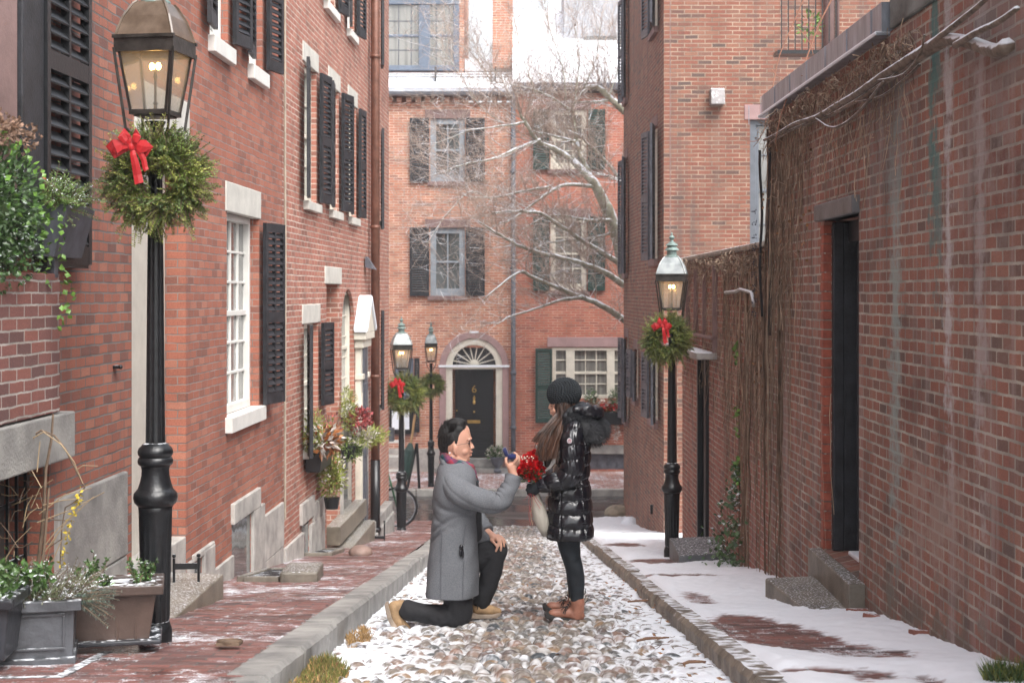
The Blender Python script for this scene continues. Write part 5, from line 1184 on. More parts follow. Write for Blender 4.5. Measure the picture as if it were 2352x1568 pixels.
# twigs and leaf litter in the gutter snow
random.seed(3); mb = MB()
for k in range(80):
    y = random.uniform(6, 15); x = .95 + random.gauss(0, .16) if random.random() < .6 else random.uniform(-.9, 1.1)
    p = Vector((x, y, gz(y) + .03)); leaf(mb, p, Vector((random.uniform(-1, 1), random.uniform(-.5, .5), .15)), .035, .016, 0)
for k in range(160):
    y = random.uniform(6, 14); x = .9 + random.gauss(0, .2) if random.random() < .7 else random.uniform(-.9, 1.1)
    p = Vector((x, y, gz(y) + .025)); d = Vector((random.uniform(-1, 1), random.uniform(-.6, .6), random.uniform(-.05, .1))).normalized() * random.uniform(.03, .09); mb.tube([p, p + d * .5 + rv() * .006, p + d], .0018, 3, True, 1)
tag(mb.build('leaf_litter', [M['deadleaf'], M['twig']]), 'dead leaves and twigs scattered on the snow', 'leaves', kind='stuff')
for (u, v, d, l, rz, lab) in ((1500, 1497 - 6, 8.6, .2, 20, 'thick bark stick lying in the gutter snow'), (1525, 1402, 11.3, .55, 6, 'long brown twig lying across the gutter snow'), (1595, 1547, 7.5, .12, 15, 'short curled twig near the right kerb')):
    mb = MB(); mb.tube([(-l / 2, 0, 0), (-l / 5, .01, .006), (l / 5, -.008, .008), (l / 2, 0, .004)], [.007, .009, .008, .004], 6); o = tagm(mb, 'twig', simple('brown_bark', (.22, .12, .07), .8, snow=(1.0, 1.2, 30, .4)), lab, 'stick', smooth=True); o.location = P(u, v, d); o.location.z = gz(d) + .035; o.rotation_euler = (0, 0, R(rz))
# moss and dead grass tufts
def tuft(c, r, n, h, mats, lab, name='grass_tuft'):
    mb = MB()
    for i in range(n):
        a = random.uniform(0, 6.28); q = Vector((c[0] + math.cos(a) * r[0] * random.random() ** .6, c[1] + math.sin(a) * r[1] * random.random() ** .6, c[2])); d = Vector((random.uniform(-.7, .7), random.uniform(-.7, .7), 1)).normalized()
        leaf(mb, q, d, h * random.uniform(.5, 1.2), .006, random.choice(range(len(mats))))
    o = mb.build(name, mats); tag(o, lab, 'grass', kind='stuff'); return o
moss = simple('winter_moss', (.16, .17, .04), .8, island=.5, bump=0); dry = simple('dry_grass', (.36, .22, .09), .8, island=.5, bump=0)
tuft((-.93, 7.3, gz(7.3) - .01), (.14, .35, 0), 2600, .05, [moss, moss, dry], 'patch of green moss and dry grass beside the left kerb'); tuft((-.94, 6.75, gz(6.7) - .01), (.08, .3, 0), 900, .035, [moss, dry], 'thin strip of moss beside the left kerb at the bottom edge')
tuft((-.9, 8.9, gz(8.9)), (.07, .3, 0), 700, .04, [dry], 'dry orange weeds beside the left kerb near the kneeling man')
tuft((1.97, 6.0, gs(6.0)), (.1, .1, 0), 900, .10, [M['leaf'], moss], 'green weeds at the foot of the right wall in the bottom corner')
# ------------------------------------------------------------ window boxes farther down
def boxplant(E, F, t0, t1, z, proj, spec, boxmat='black', hz=.2):
    mb = MB(); mb.hexa([(t0, -proj * .85, z - hz), (t1, -proj * .85, z - hz), (t1, -.02, z - hz), (t0, -.02, z - hz), (t0, -proj, z), (t1, -proj, z), (t1, -.02, z), (t0, -.02, z)]); mb.build('trough', M[boxmat], E, bevel=.006)
    for nm, mat, c, r, n, L_, w in spec:
        mb = MB(); leafcloud(mb, c, r, n, L_, w, 0, .3); mb.build(nm, M[mat], E)
random.seed(41)
t = FL.t(697); E = FL.thing('window_box', 'black window box with frosted magnolia leaves below the shuttered window', 'window box', t, 0, -1.8); zb = FL.z(715, 1030)
boxplant(E, FL, t, t + .8, zb, .2, [('magnolia_leaves', 'leafo', (t + .12, -.18, zb + .12), (.28, .16, .15), 110, .13, .05), ('frosted_leaves', 'leafw', (t + .08, -.2, zb + .16), (.26, .15, .14), 80, .12, .045), ('greenery', 'firlight', (t + .05, -.1, zb + .22), (.35, .12, .26), 700, .05, .014)])
t = u2t(FL, 834); E = FL.thing('window_box', 'dark window box with dusky red flowers and cedar beside the pediment', 'window box', t, 0, -1.2); zb = FL.z(800, 1010)
boxplant(E, FL, t - .2, t + .8, zb, .2, [('red_flowers', 'leafr', (t + .1, -.2, zb + .30), (.35, .16, .15), 420, .05, .04), ('cypress', 'firlight', (t - .1, -.1, zb + .45), (.3, .1, .28), 700, .05, .014), ('frosted_leaves', 'leafw', (t + .1, -.25, zb + .1), (.45, .14, .10), 130, .10, .035), ('cedar', 'firlight', (t + .2, -.3, zb + .08), (.5, .26, .12), 800, .07, .013), ('greenery', 'fir', (t, -.15, zb - .05), (.4, .12, .14), 400, .06, .02)], hz=.16)
t = u2t(FL, 790); q0 = P(762, 1168, 16.9); 
E = thing('potted_plant', 'tall trailing potted plant on the stepped limestone landing', 'plant', q0)
mb = MB(); mb.lathe([(.07, 0), (.09, .12), (.095, .13)], n=14); mb.build('pot', M['black'], E)
mb = MB(); leafcloud(mb, (0, 0, .35), (.17, .17, .25), 800, .06, .02, 0, .2); leafcloud(mb, (0, 0, .72), (.14, .14, .32), 260, .05, .025, 0, .2); leafcloud(mb, (0, 0, .85), (.15, .12, .25), 90, .035, .03, 1, .3); leafcloud(mb, (.02, 0, .4), (.17, .17, .25), 60, .05, .03, 2, .6)
for k in range(8): mb.tube([(0, 0, .2), (random.uniform(-.08, .08), 0, .6), (random.uniform(-.15, .15), 0, 1.05)], .004, 3, False, 3)
mb.build('foliage', [M['firlight'], M['leafr'], M['leafw'], M['twig']], E)
# far flower box and urn
E = FF.thing('window_box', 'black flower box with red flowers and boxwood at the cream triple window', 'window box', fx(1390), 0, fz_(950))
def z35(v): return fz_(v)
x0, x1 = fx(1352), fx(1450); mb = MB(); mb.box(x0, x1, -.25, -.02, z35(973), z35(945)); mb.build('trough', M['black'], E)
mb = MB(); leafcloud(mb, (fx(1358), -.14, z35(915)), (.17, .1, .24), 300, .06, .03, 0, .2); leafcloud(mb, (fx(1412), -.14, z35(915)), (.17, .1, .26), 300, .06, .03, 0, .2); leafcloud(mb, (fx(1392), -.14, z35(938)), (.45, .12, .08), 300, .06, .04, 0, .2)
leafcloud(mb, (fx(1415), -.18, z35(985)), (.07, .05, .32), 150, .06, .03, 1, .2); mb.build('boxwood', [M['leaf'], M['leafw']], E)
mb = MB(); leafcloud(mb, (fx(1395), -.17, z35(934)), (.42, .1, .06), 150, .07, .06, 0, .3); leafcloud(mb, (fx(1382), -.17, z35(925)), (.2, .1, .08), 40, .07, .06, 1, .3); mb.build('flowers', [M['berry'], M['leafw']], E)
E = FF.thing('garden_urn', 'grey urn of frosted plants on the step of the arched door', 'urn', fx(1143), -.3, z35(1078))
mb = MB(); mb.lathe([(.1, 0), (.1, .05), (.05, .08), (.05, .12), (.12, .18), (.16, .3), (.19, .34), (.17, .35)], (fx(1143), -.3, z35(1080)), 14); mb.build('bowl', M['greyshut'], E, smooth=True)
mb = MB(); leafcloud(mb, (fx(1141), -.3, z35(1038)), (.24, .18, .16), 420, .07, .045, 0, .2); leafcloud(mb, (fx(1141), -.3, z35(1036)), (.24, .18, .16), 200, .06, .04, 1, .5); mb.build('plants', [M['leaf'], M['leafw']], E)
# notice board and clutter near the far left
E = FF.thing('notice_board', 'dark framed notice board with white papers on the facing house', 'board', fx(930), 0, z35(970))
x0, x1 = fx(895), fx(951); mb = MB(); mb.box(x0, x1, -.1, -.02, z35(996), z35(935)); mb.build('frame', M['black'], E, bevel=.01)
mb = MB()
for a, b_ in ((.06, .24), (.28, .46)): mb.box(x0 + a, x0 + b_, -.108, -.1, z35(985), z35(943))
mb.build('papers', M['snow'], E)
p = P(935, 1130, 31.9); E = thing('folded_parasol', 'folded dark green parasol with tan pole leaning at the far kerb', 'parasol', (p.x, p.y, -4.12))
mb = MB(); mb.tube([(-.05, 0, 0), (.16, .1, 1.55)], .028, 8, True); mb.build('pole', simple('tan_wood', (.42, .25, .12), .6), E)
mb = MB(); mb.tube([(-.09, -.05, .1), (-.03, 0, .35), (.05, .03, .8), (.07, .05, .95)], [.04, .12, .10, .03], 9, True); mb.build('canopy', M['green'], E, mods=[('d', 'DISPLACE', {'strength': .02})])
mb = MB()
mb.tube([(.25, .1, 0), (.2, .1, .95)], .03, 6); mb.tube([(.0, .1, 0), (.2, .1, .95)], .03, 6); mb.build('stand', M['black'], E)
p = P(905, 1100, 32.2); E = thing('shop_trolley', 'white framed wire trolley standing behind the second left lamp post', 'trolley', (p.x - .1, p.y, -4.12))
mb = MB()
for z in (.35, .65, .95): mb.box(-.3, .3, -.2, .2, z, z + .03)
for sx in (-1, 1):
    for sy in (-1, 1): mb.box(sx * .3 - .015, sx * .3 + .015, sy * .2 - .015, sy * .2 + .015, 0, 1.35)
mb.build('frame', M['white'], E); mb = MB(); mb.box(-.25, .1, -.15, .15, .98, 1.25); mb.build('crate', M['greyshut'], E)
# bicycle behind the lamp at the corner
bc = P(912, 1190, 25.6); bc.z = gs(25.8)
E = thing('bicycle', 'dark bicycle parked at the alley corner behind a lamp post', 'bicycle', bc, R(3))
for nm, x in (('wheel', .0), ('wheel', -1.02)):
    mb = MB(); ring = [(x + .33 * math.cos(a), 0, .34 + .33 * math.sin(a)) for a in np.linspace(0, 2 * math.pi, 33)]; mb.tube(ring, .022, 6, False)
    wv = mb.build(nm, M['iron'], E, smooth=True)
    mb = MB(); ring = [(x + .305 * math.cos(a), 0, .34 + .305 * math.sin(a)) for a in np.linspace(0, 2 * math.pi, 33)]; mb.tube(ring, .009, 5, False)
    for a in np.linspace(0, 2 * math.pi, 17)[:-1]: mb.tube([(x, 0, .34), (x + .3 * math.cos(a), 0, .34 + .3 * math.sin(a))], .0015, 3, False)
    mb.build('rim', M['lead'], wv)
mb = MB()
for a, b_ in (((-1.02, 0, .34), (-.62, 0, .32)), ((-.62, 0, .32), (-.78, 0, .8)), ((-1.02, 0, .34), (-.75, 0, .72)), ((-.62, 0, .32), (-.12, 0, .72)), ((-.76, 0, .74), (-.14, 0, .84)), ((0, 0, .34), (-.16, 0, .95))): mb.tube([a, b_], .017, 8)
mb.build('frame', simple('green_bicycle_paint', (.03, .10, .05), .3), E, smooth=True)
mb = MB(); mb.tube([(-.18, -.25, 1.0), (-.15, 0, .96), (-.18, .25, 1.0)], .013, 6); mb.build('handlebar', M['iron'], E); mb = MB(); mb.sph((-.8, 0, .84), (.13, .07, .03)); mb.build('saddle', M['iron'], E)
# ------------------------------------------------------------ bare street tree
random.seed(17)
bark = simple('mottled_bark', (.37, .37, .29), .8, var=.25, vs=6, bump=.4, snow=(.25, .4, 6, .35), col2=(.22, .21, .15))
bark2 = simple('thin_branch_bark', (.46, .36, .30), .8, var=.2, vs=6, bump=0, snow=(.50, .8, 4, .45))
TD = 31.5
tb = Vector((3.6, 33.3, -4.13)); E = thing('tree', 'bare snow laden tree reaching left in front of the facing houses', 'tree', tb, off=tb)
def T(u, v, d): return P(u, v, d)
mains = []   # (points, r0, r1)
tr_ = [tb, Vector((3.4, 33.0, -2.2)), Vector((3.0, 32.4, -.6)), T(1440, 640, 32.0), T(1424, 560, 31.8), T(1395, 480, 31.6), T(1365, 420, 31.5), T(1315, 368, 31.4)]
mb = MB(); mb.tube(tr_, [.26, .23, .20, .165, .15, .125, .10, .07], 12)
mains.append(([T(1315, 368, 31.4), T(1270, 340, 31.2), T(1235, 325, 31), T(1205, 280, 30.8), T(1190, 250, 30.7)], .065, .02))
mains.append(([T(1240, 322, 31), T(1180, 345, 30.8), T(1130, 365, 30.6), T(1060, 380, 30.3), T(1020, 395, 30.2)], .035, .01))
mains.append(([T(1365, 420, 31.5), T(1330, 350, 31.6), T(1320, 290, 31.7), T(1318, 240, 31.7), T(1345, 205, 31.8)], .05, .015))
mains.append(([T(1320, 325, 31.4), T(1280, 315, 31.2), T(1215, 300, 31)], .035, .012))
mains.append(([T(1440, 260, 32.3), T(1400, 225, 32.1), T(1370, 200, 32), T(1340, 205, 32)], .075, .045))
mains.append(([T(1440, 660, 32), T(1380, 620, 31), T(1300, 595, 30.4), T(1205, 570, 30), T(1150, 540, 29.7), T(1100, 510, 29.6)], .065, .015))
mains.append(([T(1450, 745, 32), T(1380, 700, 31), T(1330, 680, 30.6), T(1230, 640, 30), T(1190, 625, 29.7), T(1110, 690, 29.4)], .07, .010))
mains.append(([T(1335, 682, 30.6), T(1280, 692, 30.3), T(1180, 725, 30), T(1140, 745, 29.8)], .035, .008))
mains.append(([T(1450, 620, 32), T(1400, 590, 31.3), T(1350, 560, 31), T(1290, 520, 30.7), T(1240, 490, 30.4), T(1180, 485, 30), T(1130, 490, 29.8)], .06, .015))
mains.append(([T(1370, 430, 31.5), T(1300, 425, 31.2), T(1250, 450, 31), T(1180, 500, 30.6), T(1130, 520, 30.4)], .04, .01))
mains.append(([T(1410, 505, 31.6), T(1350, 505, 31.3), T(1270, 495, 31), T(1190, 530, 30.7)], .035, .01))
mains.append(([T(1440, 440, 32.2), T(1400, 380, 32), T(1350, 330, 31.8), T(1310, 300, 31.7)], .04, .015))
mains.append(([T(1440, 420, 32), T(1400, 405, 31.8), T(1370, 400, 31.6)], .035, .02))
mains.append(([T(1260, 430, 31), T(1200, 440, 30.8), T(1130, 455, 30.4), T(1060, 450, 30)], .028, .008))
mains.append(([T(1205, 280, 30.8), T(1150, 290, 30.5), T(1080, 300, 30.2), T(1000, 330, 30)], .022, .006))
mains.append(([T(1130, 460, 30.4), T(1080, 440, 30.2), T(1020, 500, 30), T(980, 560, 29.8)], .018, .005))
mains.append(([T(1440, 520, 32), T(1370, 545, 31.5), T(1250, 560, 31), T(1200, 600, 30.7)], .03, .008))
mains.append(([T(1318, 260, 31.7), T(1250, 215, 31.5), T(1180, 195, 31.3), T(1120, 185, 31)], .025, .007))
mains.append(([T(1400, 230, 32.1), T(1350, 235, 32), T(1290, 240, 31.8)], .03, .008))
for uv in ([(1190, 250), (1150, 180), (1100, 120), (1060, 60)], [(1300, 230), (1290, 150), (1260, 60), (1250, -10)], [(1340, 205), (1370, 130), (1380, 50)], [(1230, 215), (1200, 130), (1180, 40)], [(1400, 225), (1420, 150), (1425, 80)], [(1130, 190), (1090, 130), (1040, 90)], [(1320, 240), (1330, 150), (1320, 50)], [(1160, 290), (1100, 240), (1050, 160), (1010, 110)]):
    mains.append(([T(u, v, 31.3) for u, v in uv], .013, .004))
def smoothpts(p, k=4, J=0):
    out = []
    for i in range(len(p) - 1):
        p0, p1, p2, p3 = p[max(i - 1, 0)], p[i], p[i + 1], p[min(i + 2, len(p) - 1)]
        for j in range(k):
            t = j / k; out.append(.5 * ((2 * p1) + (p2 - p0) * t + (2 * p0 - 5 * p1 + 4 * p2 - p3) * t * t + (3 * p1 - p0 - 3 * p2 + p3) * t ** 3) + rv() * J)
    return out + [p[-1]]
mb.build('trunk', bark, E, smooth=True)
mb = MB(); tw_ = MB()
starts = []
for pts, r0, r1 in mains:
    sp_ = smoothpts(pts, 4, .012); k = len(sp_); rs = [(r0 + (r1 - r0) * i / (k - 1)) * (1.12 if r0 > .02 else 1) for i in range(k)]; mb.tube(sp_, rs, 8)
    for i in range(1, k):
        for _ in range(2):
            if random.random() < .85: starts.append((sp_[i - 1].lerp(sp_[i], random.random()), (sp_[i] - sp_[i - 1]).normalized(), rs[i]))
    starts.append((sp_[-1], (sp_[-1] - sp_[-2]).normalized(), r1))
mb.build('branches', bark, E, smooth=True)
cnt = 0
def twg(p, d, L_, r, lev):
    global cnt
    cnt += 1
    k = 4; pts = [p]; q = p.copy(); dd = d.copy()
    for i in range(k):
        dd = (dd + rv() * .15 + Vector((0, 0, .06))).normalized(); q = q + dd * (L_ / k); pts.append(q.copy())
    tw_.tube(pts, [r * (1 - .7 * i / k) for i in range(k + 1)], 3 if lev else 4, False)
    if lev < 2:
        for i in range(1, k + 1):
            for _ in range(2 if lev == 0 else 2):
                if random.random() < .62: twg(pts[i], (dd * .7 + rv() * .85 + Vector((0, -.05, .12))).normalized(), L_ * random.uniform(.4, .62), max(r * .5, .003), lev + 1)
for p, d, r in starts:
    dirr = (d * .9 + rv() * .9 + Vector((-.15, -.1, .35))).normalized()
    twg(p, dirr, random.uniform(.55, 1.3), max(.006, min(r * .4, .013)), 0)
tw_.build('twigs', bark2, E)
print('twigs', cnt, len(tw_.f))
# ------------------------------------------------------------ vines on the right walls
random.seed(55); mb = MB()
def vine_t(t, y, z): return FR.w(t, y, z)
def strand(t, z0, z1, r, y=.012, am=.02):
    k = max(3, int(abs(z1 - z0) / .14)); pts = []; tt = t; yy = y
    for i in range(k + 1):
        f = i / k; tt += random.gauss(0, am); yy = max(.008, min(.07, yy + random.gauss(0, .006))); pts.append(FR.w(tt, yy, z0 + (z1 - z0) * f))
    mb.tube(pts, [r * (1 - .5 * i / k) for i in range(k + 1)], 3, False, random.choice((0, 0, 0, 1)))
tt0, tt1 = FR.t(1990), FR.t(1600)
def top_at(t): return 1.42 if t < rt0 else .40
def bot(t): return gs(t)
for i in range(380):   # dense curtain round the far corner of the garage
    t = random.gauss(rt0 - .2, .9) if random.random() < .4 else random.uniform(rt0 - 1.7, rt0 + 2.6)
    if t < FR.t(1925): 
        t = random.uniform(FR.t(1925), rt0)
    tp = top_at(t) * random.uniform(.6, 1.0) if random.random() < .6 else random.uniform(-1, top_at(t)); ln = random.uniform(.3, 2.4)
    z1 = max(bot(t), tp - ln * (1 if t > rt0 - 1.1 else .5)); strand(t, tp, z1, random.uniform(.0014, .0040), am=.038)
for i in range(16):
    t = random.uniform(rt0 - .7, rt0 + 1.3); strand(t, top_at(t) - .05, bot(t) - .02, random.uniform(.008, .014), am=.012)
for i in range(650):   # tangle under the copings
    if random.random() < .55: t = random.uniform(rt0, gt1 - .1); zc = .36; 
    else: t = random.uniform(FR.t(2120), rt0); zc = 1.40
    y = random.uniform(.01, .12); z = zc - abs(random.gauss(0, .10)); a = random.uniform(0, 6.28); r = random.uniform(.05, .16); pts = []
    for k in range(6):
        pts.append(FR.w(t + r * k / 3 * math.cos(a) + random.gauss(0, .012), max(.008, y + random.gauss(0, .012)), z + r * .6 * math.sin(a + k * .6) * (k / 5)))
    mb.tube(pts, random.uniform(.0015, .004), 3, False, random.choice((0, 0, 1)))
for i in range(1500):   # fine web over the panel and wall
    t = random.uniform(rt0 - 1.2, gt1 - .2) if random.random() < .7 else random.uniform(FR.t(2100), rt0); tp = top_at(t); z = tp - random.random() ** 1.6 * 1.5
    if t < rt0 - 1.6: z = tp - random.random() ** 2 * .6
    d = Vector((random.uniform(-.15, .15), random.uniform(-.02, .02), random.uniform(-.25, .05))); p = Vector((t, .02, z)); pts = []
    for k in range(4): pts.append(FR.w(p.x, max(.006, p.y), p.z)); p = p + d * .5 + Vector((random.gauss(0, .02), random.gauss(0, .012), random.gauss(0, .02)))
    mb.tube(pts, random.uniform(.0012, .0028), 3, False, random.choice((0, 1, 1)))
vbase = FR.w(rt0, 0, bot(rt0))
E = thing('climbing_vine', 'dense curtain of bare brown vine stems over the right wall corner', 'vine', vbase, off=vbase)
mb.build('stems', [simple('brown_vine_stem', (.21, .14, .095), .8, var=.25, bump=0, island=.3), simple('pale_vine_stem', (.38, .29, .21), .8, var=.2, bump=0, island=.3)], E)
mb = MB()
for i in range(60):
    t = random.uniform(rt0 - 2, rt0 + 1.5); leaf(mb, FR.w(t, .04, top_at(t) - random.uniform(.1, 1.2)), rv(), .03, .028)
for k in range(9):
    t = rt0 + .1; 
    for j in range(8): mb.sph(FR.w(t + .02, .1 + random.uniform(-.02, .02), .7 - k * .11 + random.uniform(-.03, .03)), .006, 6, 4, 1)
mb.build('dead_leaves', [M['deadleaf'], simple('vine_berry', (.03, .03, .05), .4, bump=0)], E)
# thick snowy vine trunk running under the zinc roof edge
mb = MB(); snv = simple('snowy_vine_trunk', (.17, .13, .10), .8, var=.3, vs=14, bump=.5, snow=(.25, .5, 8, .35))
def rr(uvs, y, r0, r1, nn=7):
    pts = []
    for (u, v) in uvs: t = FR.t(u); pts.append(FR.w(t, y + random.gauss(0, .008), FR.z(u, v)))
    k = len(smoothpts(pts)); mb.tube(smoothpts(pts), [r0 + (r1 - r0) * i / (k - 1) for i in range(k)], nn)
rr([(1772, 322), (1800, 310), (1850, 285), (1900, 268), (1950, 238), (2000, 215), (2050, 178), (2100, 150), (2150, 118), (2200, 92), (2260, 98), (2320, 118), (2352, 105)], .07, .012, .035)
rr([(1780, 330), (1830, 300), (1880, 280), (1930, 262), (2000, 225), (2080, 172), (2140, 135), (2195, 100)], .05, .008, .02)
rr([(1900, 272), (1930, 292), (1960, 285), (2000, 250), (2060, 190)], .06, .006, .01); rr([(1990, 235), (2040, 222), (2080, 190), (2130, 150)], .05, .007, .008)
rr([(2190, 95), (2240, 60), (2290, 15), (2330, -20)], .09, .018, .01); rr([(2240, 105), (2300, 75), (2352, 50), (2400, 20)], .10, .018, .012); rr([(2060, 185), (2120, 170), (2160, 120), (2170, 80)], .10, .006, .005)
E2 = thing('vine_trunk', 'thick snow topped vine trunk below the zinc roof edge', 'vine', FR.w(9, .07, 1.2), off=FR.w(9, .07, 1.2)); mb.build('stem', snv, E2, smooth=True)
mb = MB(); mb.tube([FR.w(rt0 + .02, .06 + .01 * math.sin(z * 7), z) for z in np.linspace(1.2, -.2, 14)], .012, 6); mb.tube([FR.w(rt0 - .25, .03, z) for z in (1.2, .4, -.35)], .016, 6)
o = mb.build('cable', M['iron']); tag(o, 'black cable hanging beside the garage corner', 'cable')
mb = MB(); tq = FR.t(1700); zq = FR.z(1720, 672)
mb.tube([FR.w(FR.t(1680), .06, zq - .0), FR.w(FR.t(1705), .06, zq + .01), FR.w(FR.t(1715), .06, zq + .03), FR.w(FR.t(1742), .06, zq), FR.w(FR.t(1747), .06, zq - .12)], .016, 8)
o = mb.build('pipe', simple('snowy_pipe', (.3, .28, .26), .6, snow=(.1, .4, 10, .2)), smooth=True); tag(o, 'short bent snowy pipe on the vine covered garden wall', 'pipe')
# green ivy at the foot of the garden wall
random.seed(61); mb = MB(); ti = FR.t(1703)
for i in range(420):
    f = random.random() ** 1.7; z = gs(ti) + f * .95; s = .16 * (1 - f) + .03
    leaf(mb, FR.w(ti + random.gauss(0, s * 1.6), .03 + abs(random.gauss(0, s * .8)), z), rv(), .05, .042)
for (v0, v1) in ((785, 830), (925, 1000), (1050, 1110)):
    for i in range(26): v = random.uniform(v0, v1); leaf(mb, FR.w(ti + random.gauss(0, .04), .05, (HY - v) / FP * FR.dep(ti)), rv(), .05, .035, 1)
o = thing('ivy', 'green ivy climbing from the snow at the garden wall', 'plant', FR.w(ti, 0, gs(ti)), off=FR.w(ti, 0, gs(ti)))
mb.build('leaves', [simple('snowy_ivy_leaf', (.07, .13, .05), .4, island=.5, bump=0, snow=(.8, 1.05, 20, .5)), M['leafl']], o)
mb = MB(); mb.tube([FR.w(ti + .02 * math.sin(z * 5), .02, z) for z in np.linspace(gs(ti), .0, 16)], .006, 4); mb.build('stem', M['twig'], o)
# hanging out-of-focus twigs from the tree above the right wall
mb = MB(); random.seed(66)
def ar(uvs, d, r): pts = smoothpts([P(u, v, d) for u, v in uvs]); mb.tube(pts, [r * (1 - .5 * i / len(pts)) for i in range(len(pts))], 6)
ar([(1850, -10), (1815, 70), (1790, 130), (1775, 200), (1760, 270), (1755, 300), (1735, 325), (1700, 318)], 13.0, .006); ar([(1772, 160), (1790, 178), (1822, 190)], 13, .004)
ar([(1920, -20), (1880, 60), (1850, 140), (1820, 200), (1795, 260), (1780, 330)], 11.5, .007); ar([(1830, 60), (1860, 100), (1870, 140)], 12, .004); ar([(1990, 110), (1960, 135), (1900, 165), (1840, 175)], 11, .005)
o = mb.build('hanging_vine', simple('rusty_vine', (.30, .14, .09), .8, bump=0)); tag(o, 'thin reddish vine tendrils hanging in front of the tall orange house', 'vine')
mb = MB()
for i in range(9): x = 4.55 + i * .09 - 1.0; mb.box(x, x + .015, 20.0, 20.015, 3.2, 4.4)
mb.box(3.5, 4.4, 19.99, 20.02, 4.4, 4.43); mb.box(3.5, 4.4, 19.98, 20.3, 3.15, 3.2); E = thing('balcony_railing', 'black railing with green plant above the zinc roof edge', 'railing', (4, 20, 3.2), off=(4, 20, 3.2)); mb.build('bars', M['iron'], E)
mb = MB(); leafcloud(mb, (3.95, 20.15, 3.55), (.16, .1, .2), 70, .09, .03); mb.build('plant', M['leafl'], E)
# ------------------------------------------------------------ PEOPLE
random.seed(77)
M['skin'] = simple('skin', (.58, .33, .235), .5, var=.06, vs=6, bump=.08, bs=120, col2=(.54, .28, .20), bd=.002)
M['skin'].node_tree.nodes['Principled BSDF'].inputs['Subsurface Weight'].default_value = .15; M['skin'].node_tree.nodes['Principled BSDF'].inputs['Subsurface Radius'].default_value = (.02, .008, .005)
M['skin'].node_tree.nodes['Principled BSDF'].inputs['Subsurface Scale'].default_value = .5
M['wool'] = simple('grey_wool_coat', (.165, .172, .185), .95, var=.10, vs=160, bump=.5, bs=260, col2=(.115, .121, .133), bd=.003, spec=.15)
M['trouser'] = simple('black_trousers', (.014, .014, .017), .8, var=.2, vs=20, bump=.3, bs=15, bd=.01)
M['legging'] = simple('dark_navy_leggings', (.013, .018, .024), .75, var=.2, vs=20, bump=.3, bs=18, bd=.008)
M['tan'] = simple('tan_nubuck', (.36, .23, .12), .75, var=.2, vs=18, bump=.3, bs=60, bd=.003)
M['sole'] = simple('beige_rubber_sole', (.30, .235, .18), .7, var=.15, vs=30, bump=.3, bs=80)
M['soled'] = simple('dark_rubber_sole', (.03, .028, .026), .7, var=.3, bump=.5, bs=60)
M['boot'] = simple('rust_leather', (.36, .155, .10), .45, var=.18, vs=14, bump=.25, bs=40, bd=.004)
M['hairb'] = simple('black_hair', (.010, .009, .009), .7, var=.3, vs=30, bump=.6, bs=1, bd=.01)
M['hairbr'] = simple('brown_hair', (.085, .036, .019), .5, var=.3, vs=14, bump=0, island=.5, col2=(.035, .018, .012))
M['puffer'] = simple('black_glossy_puffer', (.006, .006, .010), .27, var=.1, bump=.35, bs=9, vs=10, bd=.02, spec=.7)
M['fur'] = simple('black_fur', (.024, .025, .029), .55, var=.3, bump=0, island=.5)
M['knit'] = simple('black_knit', (.018, .023, .028), .9, var=.3, bump=.4, bs=90, vs=60)
def tartan():
    m, nt, b, n, L = mk('plaid_scarf'); tc = n('TexCoord'); mp = n('Mapping', {'Vector': tc.outputs['Object'], 'Rotation': (0, R(35), R(10))}); s = n('SeparateXYZ', {0: mp.outputs[0]})
    def band(o, f, ph): return n('Math', {0: n('Math', {0: n('Math', {0: o, 1: f}, operation='MULTIPLY').outputs[0], 1: ph}, operation='ADD').outputs[0]}, operation='FRACT').outputs[0]
    a = ramp(n, band(s.outputs[0], 13, .2), [(0, (.30, .03, .05)), (.3, (.025, .045, .10)), (.55, (.02, .07, .09)), (.8, (.16, .02, .06))], 'CONSTANT')
    c = ramp(n, band(s.outputs[2], 11, .4), [(0, (.28, .03, .06)), (.25, (.03, .05, .12)), (.6, (.015, .05, .05)), (.85, (.22, .03, .05))], 'CONSTANT')
    L(mixc(n, .5, a, c), 'Base Color'); L(.95, 'Roughness'); nz = n('TexNoise', {'Vector': tc.outputs['Object'], 'Scale': 25}); L(n('Bump', {'Height': nz.outputs[0], 'Strength': .6, 'Distance': .01}).outputs[0], 'Normal'); return m
M['plaid'] = tartan()
def vox(size, sm=4, fac=.5): return [('r', 'REMESH', {'mode': 'VOXEL', 'voxel_size': size, 'use_smooth_shade': True}), ('s', 'SMOOTH', {'iterations': sm, 'factor': fac})]
def tex(name, typ='CLOUDS', sc=.1):
    t = bpy.data.textures.new(name, typ); t.noise_scale = sc; return t
